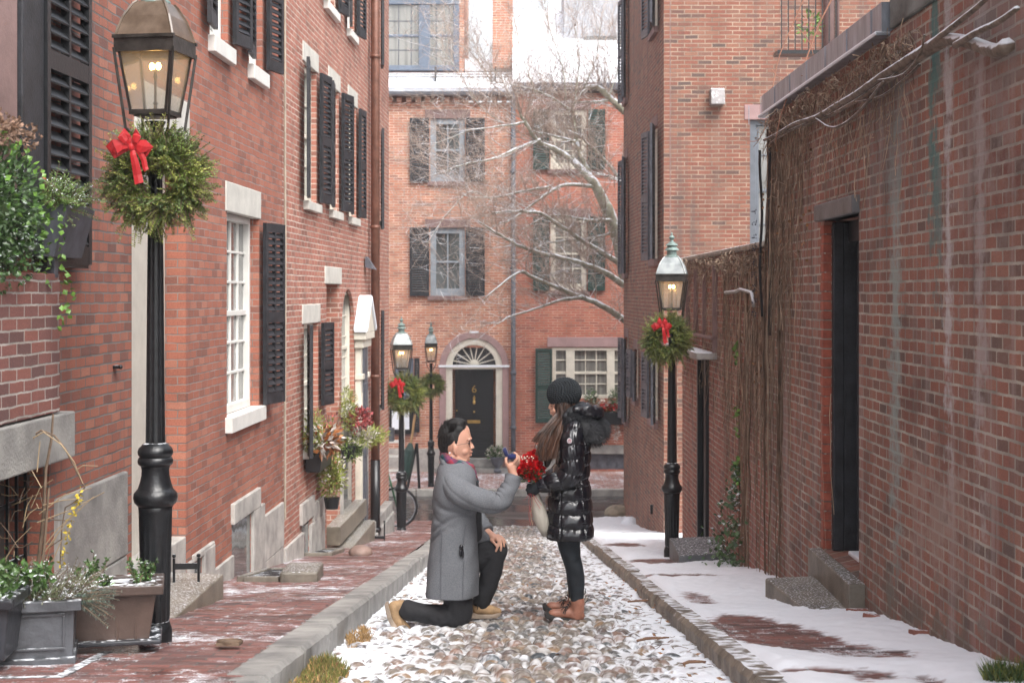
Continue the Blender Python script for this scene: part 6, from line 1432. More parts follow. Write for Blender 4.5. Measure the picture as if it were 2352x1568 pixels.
def loft(mb, secs, n=48, pw=2.4, fn=None, m=0):
    """secs: (z, xback, xfront, yhalf, ycentre) horizontal slices, top or bottom first"""
    b0 = len(mb.v); k = len(secs)
    for i, (z, x0, x1, yh, yc) in enumerate(secs):
        cx_, rx = (x0 + x1) / 2, abs(x1 - x0) / 2
        for j in range(n):
            w = 2 * math.pi * j / n; c, s = math.cos(w), math.sin(w)
            px = math.copysign(abs(c) ** (2 / pw), c); py = math.copysign(abs(s) ** (2 / pw), s)
            o = fn(i / (k - 1), w, z) if fn else 0
            mb.v.append((cx_ + px * (rx + o), yc + py * (yh + o), z))
    for i in range(k - 1):
        for j in range(n): q = (j + 1) % n; mb.f.append((b0 + i * n + j, b0 + i * n + q, b0 + (i + 1) * n + q, b0 + (i + 1) * n + j)); mb.m.append(m)
    mb.f.append(tuple(b0 + j for j in reversed(range(n)))); mb.m.append(m); mb.f.append(tuple(b0 + (k - 1) * n + j for j in range(n))); mb.m.append(m)
def interp(keys, k):
    """catmull interpolation of key rows (first col is parameter)"""
    ks = np.array(keys, float); v = ks[:, 0]; out = []
    ts = np.linspace(v[0], v[-1], k); s = 1 if v[-1] > v[0] else -1
    for c in range(1, ks.shape[1]):
        y = ks[:, c]; d = np.gradient(y, v); r = []
        for t in ts:
            i = int(np.clip(np.searchsorted(v * s, t * s) - 1, 0, len(v) - 2)); h = v[i + 1] - v[i]; u = (t - v[i]) / h
            r.append((2 * u**3 - 3 * u**2 + 1) * y[i] + (u**3 - 2 * u**2 + u) * h * d[i] + (-2 * u**3 + 3 * u**2) * y[i + 1] + (u**3 - u**2) * h * d[i + 1])
        out.append(r)
    return [tuple([t] + [o[i] for o in out]) for i, t in enumerate(ts)]
# ================= kneeling man, facing +X
DM = 9.85; mm = DM / FP
def A(u, v, dy=0.0): return Vector(((u - CX) * mm, DM + dy, (HY - v) * mm))
base = A(1050, 1436); man = thing('person', 'kneeling man in a grey wool coat holding up an open ring box', 'person', base, off=base)
def finger(mb, pts, r0, r1): k = len(pts); mb.chain([(p, r0 + (r1 - r0) * i / (k - 1)) for i, p in enumerate(pts)], 10)
mb = MB()
# head by profile slices
hd = [(971, 1030, 1062, .035), (975, 1022, 1070, .052), (983, 1014, 1077, .066), (994, 1010, 1080, .074), (1004, 1010, 1082, .076), (1011, 1011, 1082, .076), (1018, 1013, 1080, .075), (1026, 1016, 1081, .073), (1034, 1021, 1081.5, .069), (1041, 1028, 1080, .063), (1048, 1034, 1079, .056), (1054, 1040, 1078, .046), (1059, 1050, 1074, .034), (1062, 1056, 1070, .02)]
secs = [((HY - v) * mm, (a - CX) * mm, (b_ - CX) * mm, w, DM) for v, a, b_, w in interp(hd, 40)]
loft(mb, secs, 32, 2.25)
mb.chain([(A(1079.5, 1012), .006), (A(1083.5, 1021), .008), (A(1087, 1027), .0085)]); mb.sph(A(1083, 1029, -.010), .0075); mb.sph(A(1083, 1029, .010), .0075)
mb.chain([(A(1079, 1037, -.018), .006), (A(1083.5, 1037), .0075), (A(1079, 1037, .018), .006)]); mb.chain([(A(1078, 1044, -.015), .006), (A(1082, 1044.5), .008), (A(1078, 1044, .015), .006)]); mb.sph(A(1074, 1055), (.016, .022, .014))
mb.chain([(A(1078, 1008, -.045), .007), (A(1081.5, 1007, -.02), .008), (A(1081.5, 1007, .02), .008), (A(1078, 1008, .045), .007)])
mb.sph(A(1066, 1035, -.046), (.028, .022, .026)); mb.sph(A(1066, 1035, .046), (.028, .022, .026)); mb.chain([(A(1040, 1048, -.05), .03), (A(1066, 1056, -.025), .024)]); mb.chain([(A(1040, 1048, .05), .03), (A(1066, 1056, .025), .024)])
for s in (-1, 1):
    mb.chain([(A(1046, 1026, s * .077), .010), (A(1044, 1033, s * .080), .010), (A(1050, 1042, s * .074), .007)], 10); mb.sph(A(1047, 1027, s * .082), (.018, .008, .023)); mb.sph(A(1049, 1036, s * .077), (.011, .006, .014))
mb.chain([(A(1040, 1040), .058), (A(1038, 1075), .060), (A(1040, 1100), .075)], 18)
# torso, pelvis, arms and legs under the clothes
mb.chain([(A(1045, 1110), .12), (A(1045, 1180), .125), (A(1045, 1260), .12), (A(1050, 1310), .12)], 18)
for s in (-1, 1): mb.chain([(A(1045, 1105, 0), .08), (A(1045, 1108, s * .15), .06)], 12)
arm = [(A(1050, 1112, -.17), .055), (A(1100, 1140, -.23), .045), (A(1149, 1143, -.22), .040), (A(1172, 1105, -.19), .034), (A(1180, 1086, -.17), .028)]
mb.chain(arm)
# raised right hand: palm up-right, fingers curled round the box
mb.chain([(A(1180, 1086, -.17), .026), (A(1176, 1072, -.165), .028), (A(1174, 1062, -.165), .027)]); mb.sph(A(1175, 1064, -.16), (.030, .020, .034)); mb.sph(A(1181, 1062, -.155), (.02, .018, .03))
finger(mb, [A(1169, 1067, -.18), A(1163, 1056, -.19), A(1162, 1047, -.185), A(1166, 1040, -.17)], .0115, .0085)            # thumb
finger(mb, [A(1180, 1056, -.18), A(1188, 1046, -.185), A(1187, 1037, -.18), A(1181, 1033, -.175)], .0105, .008)   # index over the rim
finger(mb, [A(1183, 1059, -.165), A(1192, 1051, -.165), A(1191, 1042, -.16), A(1185, 1038, -.15)], .0105, .008)
finger(mb, [A(1184, 1063, -.15), A(1192, 1057, -.145), A(1190, 1049, -.135), A(1184, 1046, -.13)], .010, .0075)
finger(mb, [A(1183, 1067, -.135), A(1189, 1063, -.13), A(1187, 1056, -.12), A(1182, 1053, -.115)], .009, .007)
# left arm and hand resting on the knee
mb.chain([(A(1050, 1112, .17), .05), (A(1075, 1180, .24), .043), (A(1100, 1215, .2), .036), (A(1120, 1231, .13), .028)])
mb.chain([(A(1120, 1231, .13), .027), (A(1131, 1238, .10), .028), (A(1138, 1240, .085), .024)]); mb.sph(A(1133, 1238, .09), (.034, .03, .02), rot=Matrix.Rotation(R(25), 3, 'Y'))
finger(mb, [A(1128, 1243, .065), A(1136, 1250, .045), A(1142, 1257, .035)], .0105, .008)         # thumb along the side
finger(mb, [A(1140, 1240, .065), A(1146, 1247, .045), A(1143, 1258, .035), A(1139, 1267, .035)], .0105, .008)
finger(mb, [A(1143, 1239, .075), A(1150, 1247, .055), A(1151, 1257, .047), A(1150, 1266, .045)], .0105, .008)
finger(mb, [A(1144, 1237, .095), A(1153, 1243, .08), A(1157, 1250, .072), A(1158, 1258, .07)], .0100, .0075)
finger(mb, [A(1143, 1235, .115), A(1152, 1239, .11), A(1158, 1245, .105), A(1161, 1251, .10)], .009, .007)
mb.chain([(A(1055, 1310, -.1), .07), (A(1056, 1398, -.1), .045)]); mb.chain([(A(1052, 1400, -.1), .045), (A(985, 1402, -.1), .05), (A(925, 1395, -.1), .035), (A(910, 1390, -.1), .03)])
mb.chain([(A(1055, 1300, .1), .09), (A(1130, 1275, .11), .045), (A(1122, 1330, .11), .048), (A(1106, 1390, .11), .034), (A(1106, 1408, .11), .03)])
mb.build('body', M['skin'], man, mods=vox(.0042, 3))
# hair
mb = MB()
mb.sph(A(1031, 1000), (.074, .080, .092)); mb.sph(A(1024, 1015), (.055, .074, .085)); mb.sph(A(1042, 986), (.078, .070, .050)); mb.sph(A(1025, 1032), (.036, .06, .055))
for s in (-1, 1): mb.sph(A(1042, 996, s * .028), (.078, .052, .050)); mb.sph(A(1035, 1006, s * .028), (.062, .055, .068)); mb.sph(A(1043, 1000, s * .034), (.058, .047, .055))
mb.chain([(A(1036, 976), .036), (A(1048, 970), .034), (A(1060, 970), .028), (A(1069, 974), .016)]); mb.chain([(A(1038, 978, -.03), .034), (A(1053, 975, -.03), .03), (A(1066, 981, -.028), .018)]); mb.chain([(A(1040, 978, .03), .034), (A(1055, 975, .03), .03), (A(1066, 981, .03), .018)])
for s in (-1, 1): mb.sph(A(1051, 987, s * .05), (.034, .026, .034)); mb.sph(A(1043, 1000, s * .056), (.028, .024, .04)); mb.chain([(A(1060, 984, s * .042), .023), (A(1053, 996, s * .060), .016), (A(1050, 1008, s * .068), .012), (A(1049, 1016, s * .074), .007)])
hs = mb.build('hair', M['hairb'], man, mods=vox(.006, 6))
mb = MB()
for i in range(950):
    th = random.uniform(-1.3, 1.3); f = random.random()
    p = A(1012 + 50 * f + random.gauss(0, 3), 1030 - 55 * f ** .7 - 10 * math.cos(th), math.sin(th) * .082)
    q0 = A(1036, 1002); d = (p - q0); d.normalize(); rx = Vector((.083, .089, .098)); p = q0 + Vector((d.x * rx.x, d.y * rx.y, d.z * rx.z)) * random.uniform(.96, 1.05)
    if p.x > A(1062, 0).x and p.z < A(0, 985).z: continue
    tdir = Vector((.5, 0, .8)) if d.z > .3 else Vector((.25, 0, -1)); tdir = (tdir - d * tdir.dot(d)).normalized() + d * (.25 if d.z > .4 else .06)
    l_ = random.uniform(.025, .05); mb.tube([p - d * .008, p + tdir * l_ * .5, p + tdir * l_ + d * .004], [.0022, .0016, .0005], 3, False)
for i in range(900):
    y = random.uniform(-.058, .058); f = random.random(); u = 1022 + 46 * f; v = 971 - 4 * math.sin(math.pi * f) + abs(y) * 150 + 5 * f
    lean = random.uniform(-4, 5) - 3 + 6 * f; hh = random.uniform(5, 13) * (.7 + .5 * f)
    mb.tube([A(u, v + 4, y), A(u + lean * .4, v - hh * .5, y * 1.04), A(u + lean, v - hh + 2, y * 1.1)], [.0028, .0020, .0005], 3, False)
mb.build('hair_strands', simple('black_hair_strands', (.02, .018, .018), .35, bump=0, island=.6), hs)
mb = MB()
for s in (-1, 1): mb.chain([(A(1073, 1009.5, s * .056), .0022), (A(1079, 1007.5, s * .038), .0026), (A(1082.5, 1008.5, s * .02), .0015)], 8)
mb.build('eyebrows', M['hairb'], man)
mb = MB()
for s in (-1, 1): mb.sph(A(1077.0, 1017, s * .036), (.0055, .010, .0030))
mb.build('eyes', M['hairb'], man)
mb = MB(); mb.chain([(A(1073, 1037.5, -.035), .0022), (A(1079.5, 1041, -.02), .0028), (A(1083, 1041, 0), .0028)], 8); mb.build('mouth', simple('lip', (.38, .13, .11), .5, bump=0), man)
mb = MB()
for s in (-1, 1):
    ring = [A(1083 - abs(math.cos(a)) * 2 - 2, 1018 + 8 * math.sin(a), s * .034 + .026 * math.cos(a)) for a in np.linspace(0, 2 * math.pi, 21)]; mb.tube(ring, .0022, 6, False); mb.tube([A(1079, 1015, s * .061), A(1062, 1017, s * .078), A(1047, 1020, s * .083)], .0013, 6)
mb.tube([A(1083, 1015, -.008), A(1085, 1014, 0), A(1083, 1015, .008)], .0015, 6); mb.build('glasses', M['iron'], man)
mb = MB(); mb.sph(A(1034, 1037, -.078), .006); mb.build('earpiece', M['snow'], man)
# coat
ck = [(1052, 1017, 1062, .085), (1062, 1012, 1080, .125), (1075, 1006, 1088, .17), (1090, 1003, 1093, .205), (1110, 998, 1096, .222), (1135, 994, 1098, .222), (1160, 992.5, 1098, .21), (1175, 994, 1097, .202), (1195, 991, 1097, .202), (1230, 989, 1097, .208), (1270, 984.5, 1098, .215), (1320, 980, 1098.5, .222), (1352, 977.5, 1098.5, .226), (1363, 977, 1098, .226)]
def wrk(f, w, z):
    o = .004 * math.sin(w * 2.3 + f * 9) * math.sin(f * 17 + 2 * w)
    v = HY - z / mm
    for (v0, a0, sl, amp, wd) in ((1163, -1.7, 12, .012, 4.5), (1200, -2.2, -30, .010, 5), (1225, -2.4, -34, .009, 5), (1182, -2.6, 18, .006, 4), (1140, -2.8, 14, .006, 5)):
        dw = (w - 2 * math.pi if w > math.pi else w) - a0; g = math.exp(-(dw / .8) ** 2); o -= 1.7 * amp * g * math.exp(-((v - v0 - sl * dw) / wd) ** 2)
    if v > 1250: o += .006 * math.sin(w * 5 + 1) * (v - 1250) / 110
    return o
mb = MB(); secs = [((HY - v) * mm, (a - CX) * mm, (b_ - CX) * mm, w, DM) for v, a, b_, w in interp(ck, 90)]
loft(mb, secs, 96, 2.5, wrk)
# hem opening underneath stays closed but dark trousers pass through
coat = mb.build('coat', M['wool'], man, smooth=True, mods=[('s', 'SMOOTH', {'iterations': 2})])
def sleeve(nodes, k, fold, n=28):
    mb = MB(); pts = smoothpts([p for p, r in nodes], k)
    ax = np.linspace(0, 1, len(nodes)); rs = np.interp(np.linspace(0, 1, len(pts)), ax, [r for p, r in nodes])
    rs = [r + fold(i / (len(pts) - 1)) for i, r in enumerate(rs)]; mb.tube(pts, rs, n); return mb
random.seed(5)
def foldsleeve(nodes, k, fn, nn=64):
    pts = smoothpts([p for p, r in nodes], k); n_ = len(pts)
    for _ in range(4): pts = [pts[0]] + [(pts[i - 1] + pts[i] * 2 + pts[i + 1]) / 4 for i in range(1, n_ - 1)] + [pts[-1]]
    rs = np.interp(np.linspace(0, 1, n_), np.linspace(0, 1, len(nodes)), [r for p, r in nodes]); mb = MB(); t0 = (pts[1] - pts[0]).normalized(); a = t0.cross(Vector((0, 1, 0))).normalized()
    for i in range(n_):
        t = (pts[min(i + 1, n_ - 1)] - pts[max(i - 1, 0)]).normalized(); a = (a - t * a.dot(t)).normalized(); b_ = t.cross(a)
        for j in range(nn):
            w = 2 * math.pi * j / nn; r = rs[i] + fn(i / (n_ - 1), w); mb.v.append(tuple(pts[i] + (a * math.cos(w) + b_ * math.sin(w)) * r))
    for i in range(n_ - 1):
        for j in range(nn): q = (j + 1) % nn; mb.f.append((i * nn + j, i * nn + q, (i + 1) * nn + q, (i + 1) * nn + j)); mb.m.append(0)
    mb.f.append(tuple(reversed(range(nn)))); mb.m.append(0); mb.f.append(tuple((n_ - 1) * nn + j for j in range(nn))); mb.m.append(0)
    return mb
def armfold(f, w):
    # creases on the inner side of the elbow (w = 0 is the upper side of the arm) and slanting drag lines
    wq = (w + math.pi) % (2 * math.pi) - math.pi; up = math.exp(-(((wq + .35 * math.sin(f * 30)) / 1.2) ** 2)); o = 0
    for f0, am, wd in ((.40, .006, .012), (.46, .009, .012), (.52, .010, .011), (.58, .011, .011), (.64, .010, .011), (.70, .008, .012), (.78, .006, .014)): o -= am * up * math.exp(-((f - f0 - .03 * math.cos(w)) / wd) ** 2)
    o += .003 * math.sin(w * 2 + f * 14) + .0022 * math.sin(w * 3 - f * 31)
    for a0 in (2.2, 4.3): dw = (w - a0 + math.pi) % (2 * math.pi) - math.pi; o -= .005 * math.exp(-((dw - (f - .3) * 2) / .12) ** 2) * (f < .6)
    if f > .965: o += .0015
    return o
sl = [(A(1032, 1098, -.13), .070), (A(1052, 1116, -.19), .083), (A(1085, 1131, -.225), .082), (A(1120, 1140, -.235), .075), (A(1147, 1140, -.23), .066), (A(1163, 1121, -.21), .060), (A(1175, 1100, -.19), .054), (A(1180, 1086, -.175), .052)]
mb = foldsleeve(sl, 14, armfold); mb.build('sleeve', M['wool'], man, smooth=True)
mb = sleeve([(A(1040, 1100, .13), .07), (A(1055, 1130, .22), .08), (A(1078, 1185, .25), .075), (A(1100, 1213, .21), .062), (A(1119, 1229, .14), .050)], 6, lambda f: .003 * math.sin(f * 50))
mb.build('sleeve', M['wool'], man, mods=vox(.007, 3))
mb = MB()   # front flap of the open coat draped over the raised thigh
mb.chain([(A(1080, 1190, .05), .06), (A(1095, 1225, .08), .05), (A(1118, 1238, .09), .02), (A(1138, 1246, .09), .012)]); mb.chain([(A(1085, 1240, .08), .05), (A(1120, 1243, .09), .018), (A(1143, 1249, .1), .01)])
mb.build('coat_flap', M['wool'], man, mods=vox(.008, 4))
mb = MB()   # collar
mb.chain([(A(1062, 1092, -.11), .012), (A(1040, 1078, -.115), .018), (A(1022, 1062, -.08), .02), (A(1015, 1052, -.03), .018), (A(1014, 1050, .03), .018), (A(1022, 1062, .08), .02), (A(1045, 1080, .1), .016)]); mb.chain([(A(1062, 1096, -.105), .012), (A(1036, 1072, -.10), .018), (A(1020, 1056, -.07), .016)])
mb.chain([(A(1050, 1092, -.12), .014), (A(1075, 1110, -.12), .012), (A(1090, 1130, -.08), .008)])
mb.build('collar', M['wool'], coat, mods=vox(.006, 3))
mb = MB()   # pocket opening with gloves
pc = A(1064, 1252, -.218); mb.sph(pc, (.010, .010, .045), rot=Matrix.Rotation(R(-8), 3, 'Y')); mb.sph(A(1062, 1243, -.226), (.014, .012, .018)); mb.sph(A(1060.5, 1256, -.224), (.009, .012, .026))
mb.build('gloves_in_pocket', M['puffer'], coat, smooth=True)
mb = MB(); mb.tube([A(1072, 1192, -.2085), A(1069, 1215, -.2125), A(1066, 1236, -.2155)], .0018, 4); mb.tube([A(1018, 1190, -.199), A(1016, 1280, -.214), A(1016, 1358, -.226)], .0016, 4); mb.tube([A(1068, 1275, -.218), A(1066, 1320, -.223), A(1066, 1360, -.2275)], .0016, 4)
mb.tube([A(1031, 1102, -.205), A(1034, 1130, -.218), A(1050, 1152, -.222), A(1075, 1165, -.213)], .0018, 4)
mb.build('seams', M['greyshut'], coat)
# scarf
mb = MB()
mb.chain([(A(1022, 1046, -.05), .026), (A(1036, 1056, -.092), .028), (A(1058, 1066, -.085), .03), (A(1078, 1074, -.04), .03), (A(1082, 1076, .03), .028), (A(1060, 1064, .08), .028), (A(1030, 1050, .08), .026), (A(1018, 1042, .0), .026), (A(1022, 1046, -.05), .026)], 14)
mb.chain([(A(1030, 1062, -.07), .026), (A(1055, 1076, -.085), .03), (A(1078, 1086, -.05), .032), (A(1086, 1094, -.01), .028), (A(1092, 1104, .02), .022), (A(1094, 1115, .02), .017)], 14)
mb.chain([(A(1072, 1068, -.05), .03), (A(1085, 1085, -.02), .03)], 14)
mb.build('scarf', M['plaid'], man, mods=vox(.006, 3) + [('d', 'DISPLACE', {'texture': tex('scarf_folds', 'CLOUDS', .03), 'strength': .012})])
mb = MB(); mb.chain([(A(1082, 1115, -.05), .055), (A(1086, 1180, -.03), .06), (A(1092, 1230, 0), .045)]); mb.build('sweater', M['trouser'], man, mods=vox(.01, 3))
# trousers
mb = MB()
mb.chain([(A(1048, 1310, -.06), .12), (A(1053, 1360, -.10), .095), (A(1056, 1400, -.105), .085), (A(1055, 1408, -.105), .083)], 20); mb.chain([(A(1055, 1407, -.105), .082), (A(1015, 1406, -.105), .072), (A(975, 1399, -.105), .062), (A(948, 1395, -.105), .066), (A(940, 1394, -.105), .068)], 20)
mb.chain([(A(1055, 1300, .08), .11), (A(1105, 1278, .11), .092), (A(1138, 1271, .115), .078)], 20); mb.chain([(A(1138, 1272, .115), .078), (A(1128, 1320, .115), .074), (A(1115, 1365, .115), .066), (A(1106, 1388, .115), .064)], 20)
mb.build('trousers', M['trouser'], man, mods=vox(.008, 3) + [('d', 'DISPLACE', {'texture': tex('cloth', 'CLOUDS', .09), 'strength': .022, 'mid_level': .5})])
# shoes
def shoe(nodes, name, mat, vx=.006): 
    mb = MB(); mb.chain(nodes, 16); return mb.build(name, mat, man, mods=vox(vx, 4))
y = -.105
s1 = shoe([(A(925, 1385, y), .044), (A(910, 1387, y), .045), (A(909, 1402, y), .044), (A(921, 1423, y), .041), (A(935, 1437, y), .034), (A(940, 1441, y), .028)], 'shoe', M['tan'])
poly = [(887, 1378), (894, 1374), (900, 1392), (906, 1412), (922, 1436), (946, 1446), (951, 1449), (946, 1455), (926, 1448), (905, 1432), (893, 1408)]
mb = MB(); mb.prism([((u - CX) * mm, (HY - v) * mm) for u, v in poly], DM + y - .042, DM + y + .042); mb.build('sole', M['sole'], s1, bevel=.006)
y = .115
s2 = shoe([(A(1102, 1390, y), .048), (A(1098, 1404, y), .044), (A(1120, 1408, y), .038), (A(1136, 1411, y), .030), (A(1143, 1412, y), .026)], 'shoe', M['tan'])
poly = [(1082, 1412), (1100, 1417), (1130, 1417), (1149, 1413), (1151, 1418), (1140, 1425), (1100, 1427), (1082, 1426)]
mb = MB(); mb.prism([((u - CX) * mm, (HY - v) * mm) for u, v in poly], DM + y - .042, DM + y + .042); mb.build('sole', M['sole'], s2, bevel=.006)
mb = MB(); mb.tube([A(1092, 1388, .06), A(1097, 1398, .068), A(1096, 1404, .07)], .003, 5); mb.build('lace', M['soled'], s2)
# ring box in the raised hand
bp_ = A(1175, 1043, -.165); E = thing('ring_box', 'open dark blue velvet ring box held in the kneeling man\'s raised hand', 'ring box', bp_, off=bp_)
velvet = simple('navy_velvet', (.008, .014, .085), .8, var=.2, bump=.1, sheen=.6)
mb = MB(); mb.lathe([(.012, -.015), (.030, -.014), (.034, -.004), (.034, .012), (.030, .016), (.026, .014), (.024, .006)], A(1176, 1042, -.165), 24); mb.v = [tuple(bp_ + Matrix.Rotation(R(-8), 3, 'Y') @ (Vector(p) - bp_)) for p in mb.v]; mb.build('base', velvet, E, smooth=True)
mb = MB(); q = A(1162, 1033, -.165); mb.lathe([(.010, -.014), (.030, -.012), (.034, -.002), (.034, .010), (.029, .013), (.026, .010), (.020, .0)], q, 24); mb.v = [tuple(q + Matrix.Rotation(R(68), 3, 'Y') @ (Vector(p) - q)) for p in mb.v]; mb.build('lid', velvet, E, smooth=True)
mb = MB(); q = A(1176, 1037, -.165); mb.tube([q + Vector((.009 * math.cos(a), 0, .009 * math.sin(a))) for a in np.linspace(0, 6.283, 15)], .0014, 6, False); mb.sph(q + Vector((0, 0, .012)), .004, 6, 4); mb.build('ring', M['lead'], E)
# ================= standing woman, facing -X
DW = 10.05; mw_ = DW / FP
def B(u, v, dy=0.0): return Vector(((u - CX) * mw_, DW + dy, (HY - v) * mw_))
base = B(1315, 1428); wom = thing('person', 'standing woman in a glossy black puffer coat and knit beanie', 'person', base, off=base)
mb = MB()
hd = [(880, 1275, 1316, .05), (890, 1267, 1320, .068), (905, 1264, 1323, .074), (918, 1264.5, 1323, .075), (926, 1265, 1322, .074), (934, 1266.5, 1320, .071), (942, 1267.5, 1322, .066), (950, 1268.5, 1316, .056), (957, 1271, 1308, .045), (962, 1276, 1300, .03)]
loft(mb, [((HY - v) * mw_, (a - CX) * mw_, (b_ - CX) * mw_, w, DW) for v, a, b_, w in interp(hd, 30)], 30, 2.25)
mb.chain([(B(1266, 926), .006), (B(1262.5, 934), .0085), (B(1262.5, 937), .009)]); mb.sph(B(1266, 939, -.01), .007); mb.sph(B(1266, 939, .01), .007); mb.chain([(B(1267, 945, -.016), .006), (B(1265, 945.5), .0075), (B(1267, 945, .016), .006)]); mb.chain([(B(1268, 950, -.014), .006), (B(1266, 950), .0075), (B(1268, 950, .014), .006)]); mb.sph(B(1274, 957), (.012, .018, .012)); mb.sph(B(1274, 942, -.045), (.018, .014, .018)); mb.sph(B(1274, 942, .045), (.018, .014, .018))
mb.chain([(B(1305, 945), .052), (B(1312, 985), .06)], 16); mb.chain([(B(1318, 1000), .10), (B(1315, 1090), .095), (B(1308, 1180), .11)], 18)
for s in (-1, 1): mb.chain([(B(1318, 985, 0), .07), (B(1318, 988, s * .14), .05)], 12)
mb.chain([(B(1316, 992, -.15), .045), (B(1314, 1080, -.19), .038), (B(1245, 1112, -.15), .026), (B(1228, 1116, -.13), .026)]); mb.chain([(B(1316, 992, .15), .045), (B(1312, 1080, .18), .038), (B(1245, 1115, .06), .026), (B(1230, 1118, .03), .026)])
for s, ux, vv in ((-.07, 0, 0), (.075, -3, -4)): mb.chain([(B(1303 + ux, 1200 + vv, s), .065), (B(1311 + ux, 1275 + vv, s), .042), (B(1321 + ux, 1330 + vv, s), .036), (B(1325 + ux, 1385 + vv, s), .034), (B(1322 + ux, 1408 + vv, s), .03)])
mb.build('body', M['skin'], wom, mods=vox(.0045, 3))
mb = MB(); mb.chain([(B(1268.5, 930, -.046), .0022), (B(1265.5, 931, -.03), .0025), (B(1265, 931, -.018), .002)], 6); mb.chain([(B(1269, 921, -.046), .0025), (B(1266, 920, -.03), .003)], 6); mb.build('eyelashes', M['hairb'], wom)
mb = MB(); mb.chain([(B(1269, 947.6, -.02), .0025), (B(1264.5, 947.6, 0), .003)], 8); mb.build('lips', simple('rose_lip', (.42, .10, .09), .4, bump=0), wom)
# beanie with bobble stitches
mb = MB(); bc_ = B(1296, 903); br = Vector((.114, .105, .103)); tilt = Matrix.Rotation(R(-12), 3, 'Y')
mb.sph(bc_, tuple(br * .95), 28, 18, rot=tilt)
for i in range(1, 22):
    th = math.pi * (i / 25 + .01); rr_ = math.sin(th); k = max(4, int(2 * math.pi * rr_ * .11 / .019))
    for j in range(k):
        ph = 2 * math.pi * (j + .5 * (i % 2)) / k; d = Vector((rr_ * math.cos(ph), rr_ * math.sin(ph), math.cos(th))); p = Vector((d.x * br.x, d.y * br.y, d.z * br.z))
        if p.z < -.075: continue
        up = Vector((0, 0, 1)); t = up.cross(d).normalized() if rr_ > .1 else Vector((1, 0, 0)); b2 = d.cross(t); Rm = Matrix((t, b2, d)).transposed()
        mb.sph(bc_ + tilt @ p * .97, (.0115, .0085, .008), 8, 5, rot=tilt @ Rm @ Matrix.Rotation(R(22), 3, 'Z'))
mb.build('beanie', M['knit'], wom, smooth=True)
# long hair falling forward
random.seed(91); mb = MB()
def lock(pts, sp0, sp1, n, r=.0032, jitter=.01):
    for _ in range(n):
        a, b_, c = random.gauss(0, 1), random.gauss(0, 1), random.gauss(0, .4); k = len(pts); q = []
        for i, p in enumerate(pts):
            f = i / (k - 1); s = sp0 + (sp1 - sp0) * f; q.append(p + Vector((a * s * .7 + random.gauss(0, jitter * .3), b_ * s * .9, c * s * .3 + random.gauss(0, jitter * .3))))
        e = random.uniform(.75, 1.0); kk = max(3, int(len(q) * e)); q = smoothpts(q[:kk], 3, .0022)
        mb.tube(q, [r * (1 - .75 * (i / len(q)) ** 2) for i in range(len(q))], 4, False)
lock([B(1296, 925, -.07), B(1290, 950, -.09), B(1270, 975, -.12), B(1257, 1000, -.14), B(1250, 1025, -.15), B(1248, 1050, -.15), B(1253, 1078, -.14)], .016, .036, 420)
lock([B(1288, 930, -.085), B(1290, 955, -.10), B(1282, 985, -.15), B(1272, 1015, -.17), B(1262, 1045, -.18), B(1258, 1070, -.17)], .012, .03, 260)
lock([B(1284, 948, -.07), B(1268, 968, -.10), B(1246, 990, -.12), B(1233, 1010, -.12), B(1228, 1022, -.12)], .012, .022, 130)
lock([B(1287, 940, -.075), B(1280, 960, -.10), B(1262, 985, -.12), B(1245, 1010, -.13), B(1238, 1045, -.13)], .010, .02, 130)
mb.build('hair', M['hairbr'], wom)
mb = MB(); mb.chain([(B(1294, 932, -.03), .068), (B(1296, 958, -.04), .055), (B(1276, 985, -.08), .045), (B(1264, 1015, -.12), .04), (B(1258, 1045, -.13), .034), (B(1255, 1062, -.13), .02)]); mb.build('inner_hair', simple('dark_brown_hair', (.03, .015, .01), .5, bump=.3), wom, mods=vox(.01, 4))
# coat
ck = [(958, 1296, 1345, .10), (966, 1290, 1352, .145), (978, 1284, 1356, .18), (1000, 1280, 1358, .20), (1040, 1277, 1357, .195), (1070, 1271, 1355, .185), (1092, 1264, 1354, .178), (1104, 1259, 1355, .18), (1125, 1256, 1357, .186), (1160, 1252.5, 1361, .198), (1195, 1251, 1364, .208), (1222, 1250, 1366, .215), (1229, 1250, 1366, .213), (1233, 1253, 1363, .205)]
def quilt(f, w, z):
    v = HY - z / mw_; ww = w - 2 * math.pi if w > math.pi else w
    c = math.cos(ww); s = math.sin(ww)
    if v < 1102: per = 30; ph = (v - 1102 + 8 * abs(c)) / per
    else: per = 31; ph = (v - 1104 - 9 * abs(math.cos(ww + 1.1)) * 1.0) / per
    fr = ph - math.floor(ph); o = .014 * (abs(math.sin(math.pi * fr)) ** .55 - 1)
    edge = min(fr, 1 - fr)
    o += .0014 * math.sin(ww * 26 + 3 * math.sin(v * .15) + math.floor(ph) * 2.3) * math.exp(-(edge / .16) ** 2)
    o += .0022 * math.sin(ww * 19 + v * .12 + math.floor(ph) * 1.7) * math.exp(-(edge / .35) ** 2)
    for a in (-1.9, -1.05, -2.7):
        dq = abs(ww - a); o -= .006 * math.exp(-(dq / .04) ** 2); o += .0010 * math.sin(v * 1.05 + a * 9) * math.exp(-(dq / .16) ** 2)
    o += .005 * math.sin(ww * 3 + math.floor(ph) * 4.1 + v * .04)
    if 1095 < v < 1109: o -= .008 * math.exp(-((v - 1102) / 3) ** 2)
    return o
mb = MB(); loft(mb, [((HY - v) * mw_, (a - CX) * mw_, (b_ - CX) * mw_, w, DW) for v, a, b_, w in interp(ck, 230)], 280, 2.5, quilt)
coat = mb.build('puffer_coat', M['puffer'], wom, smooth=True)
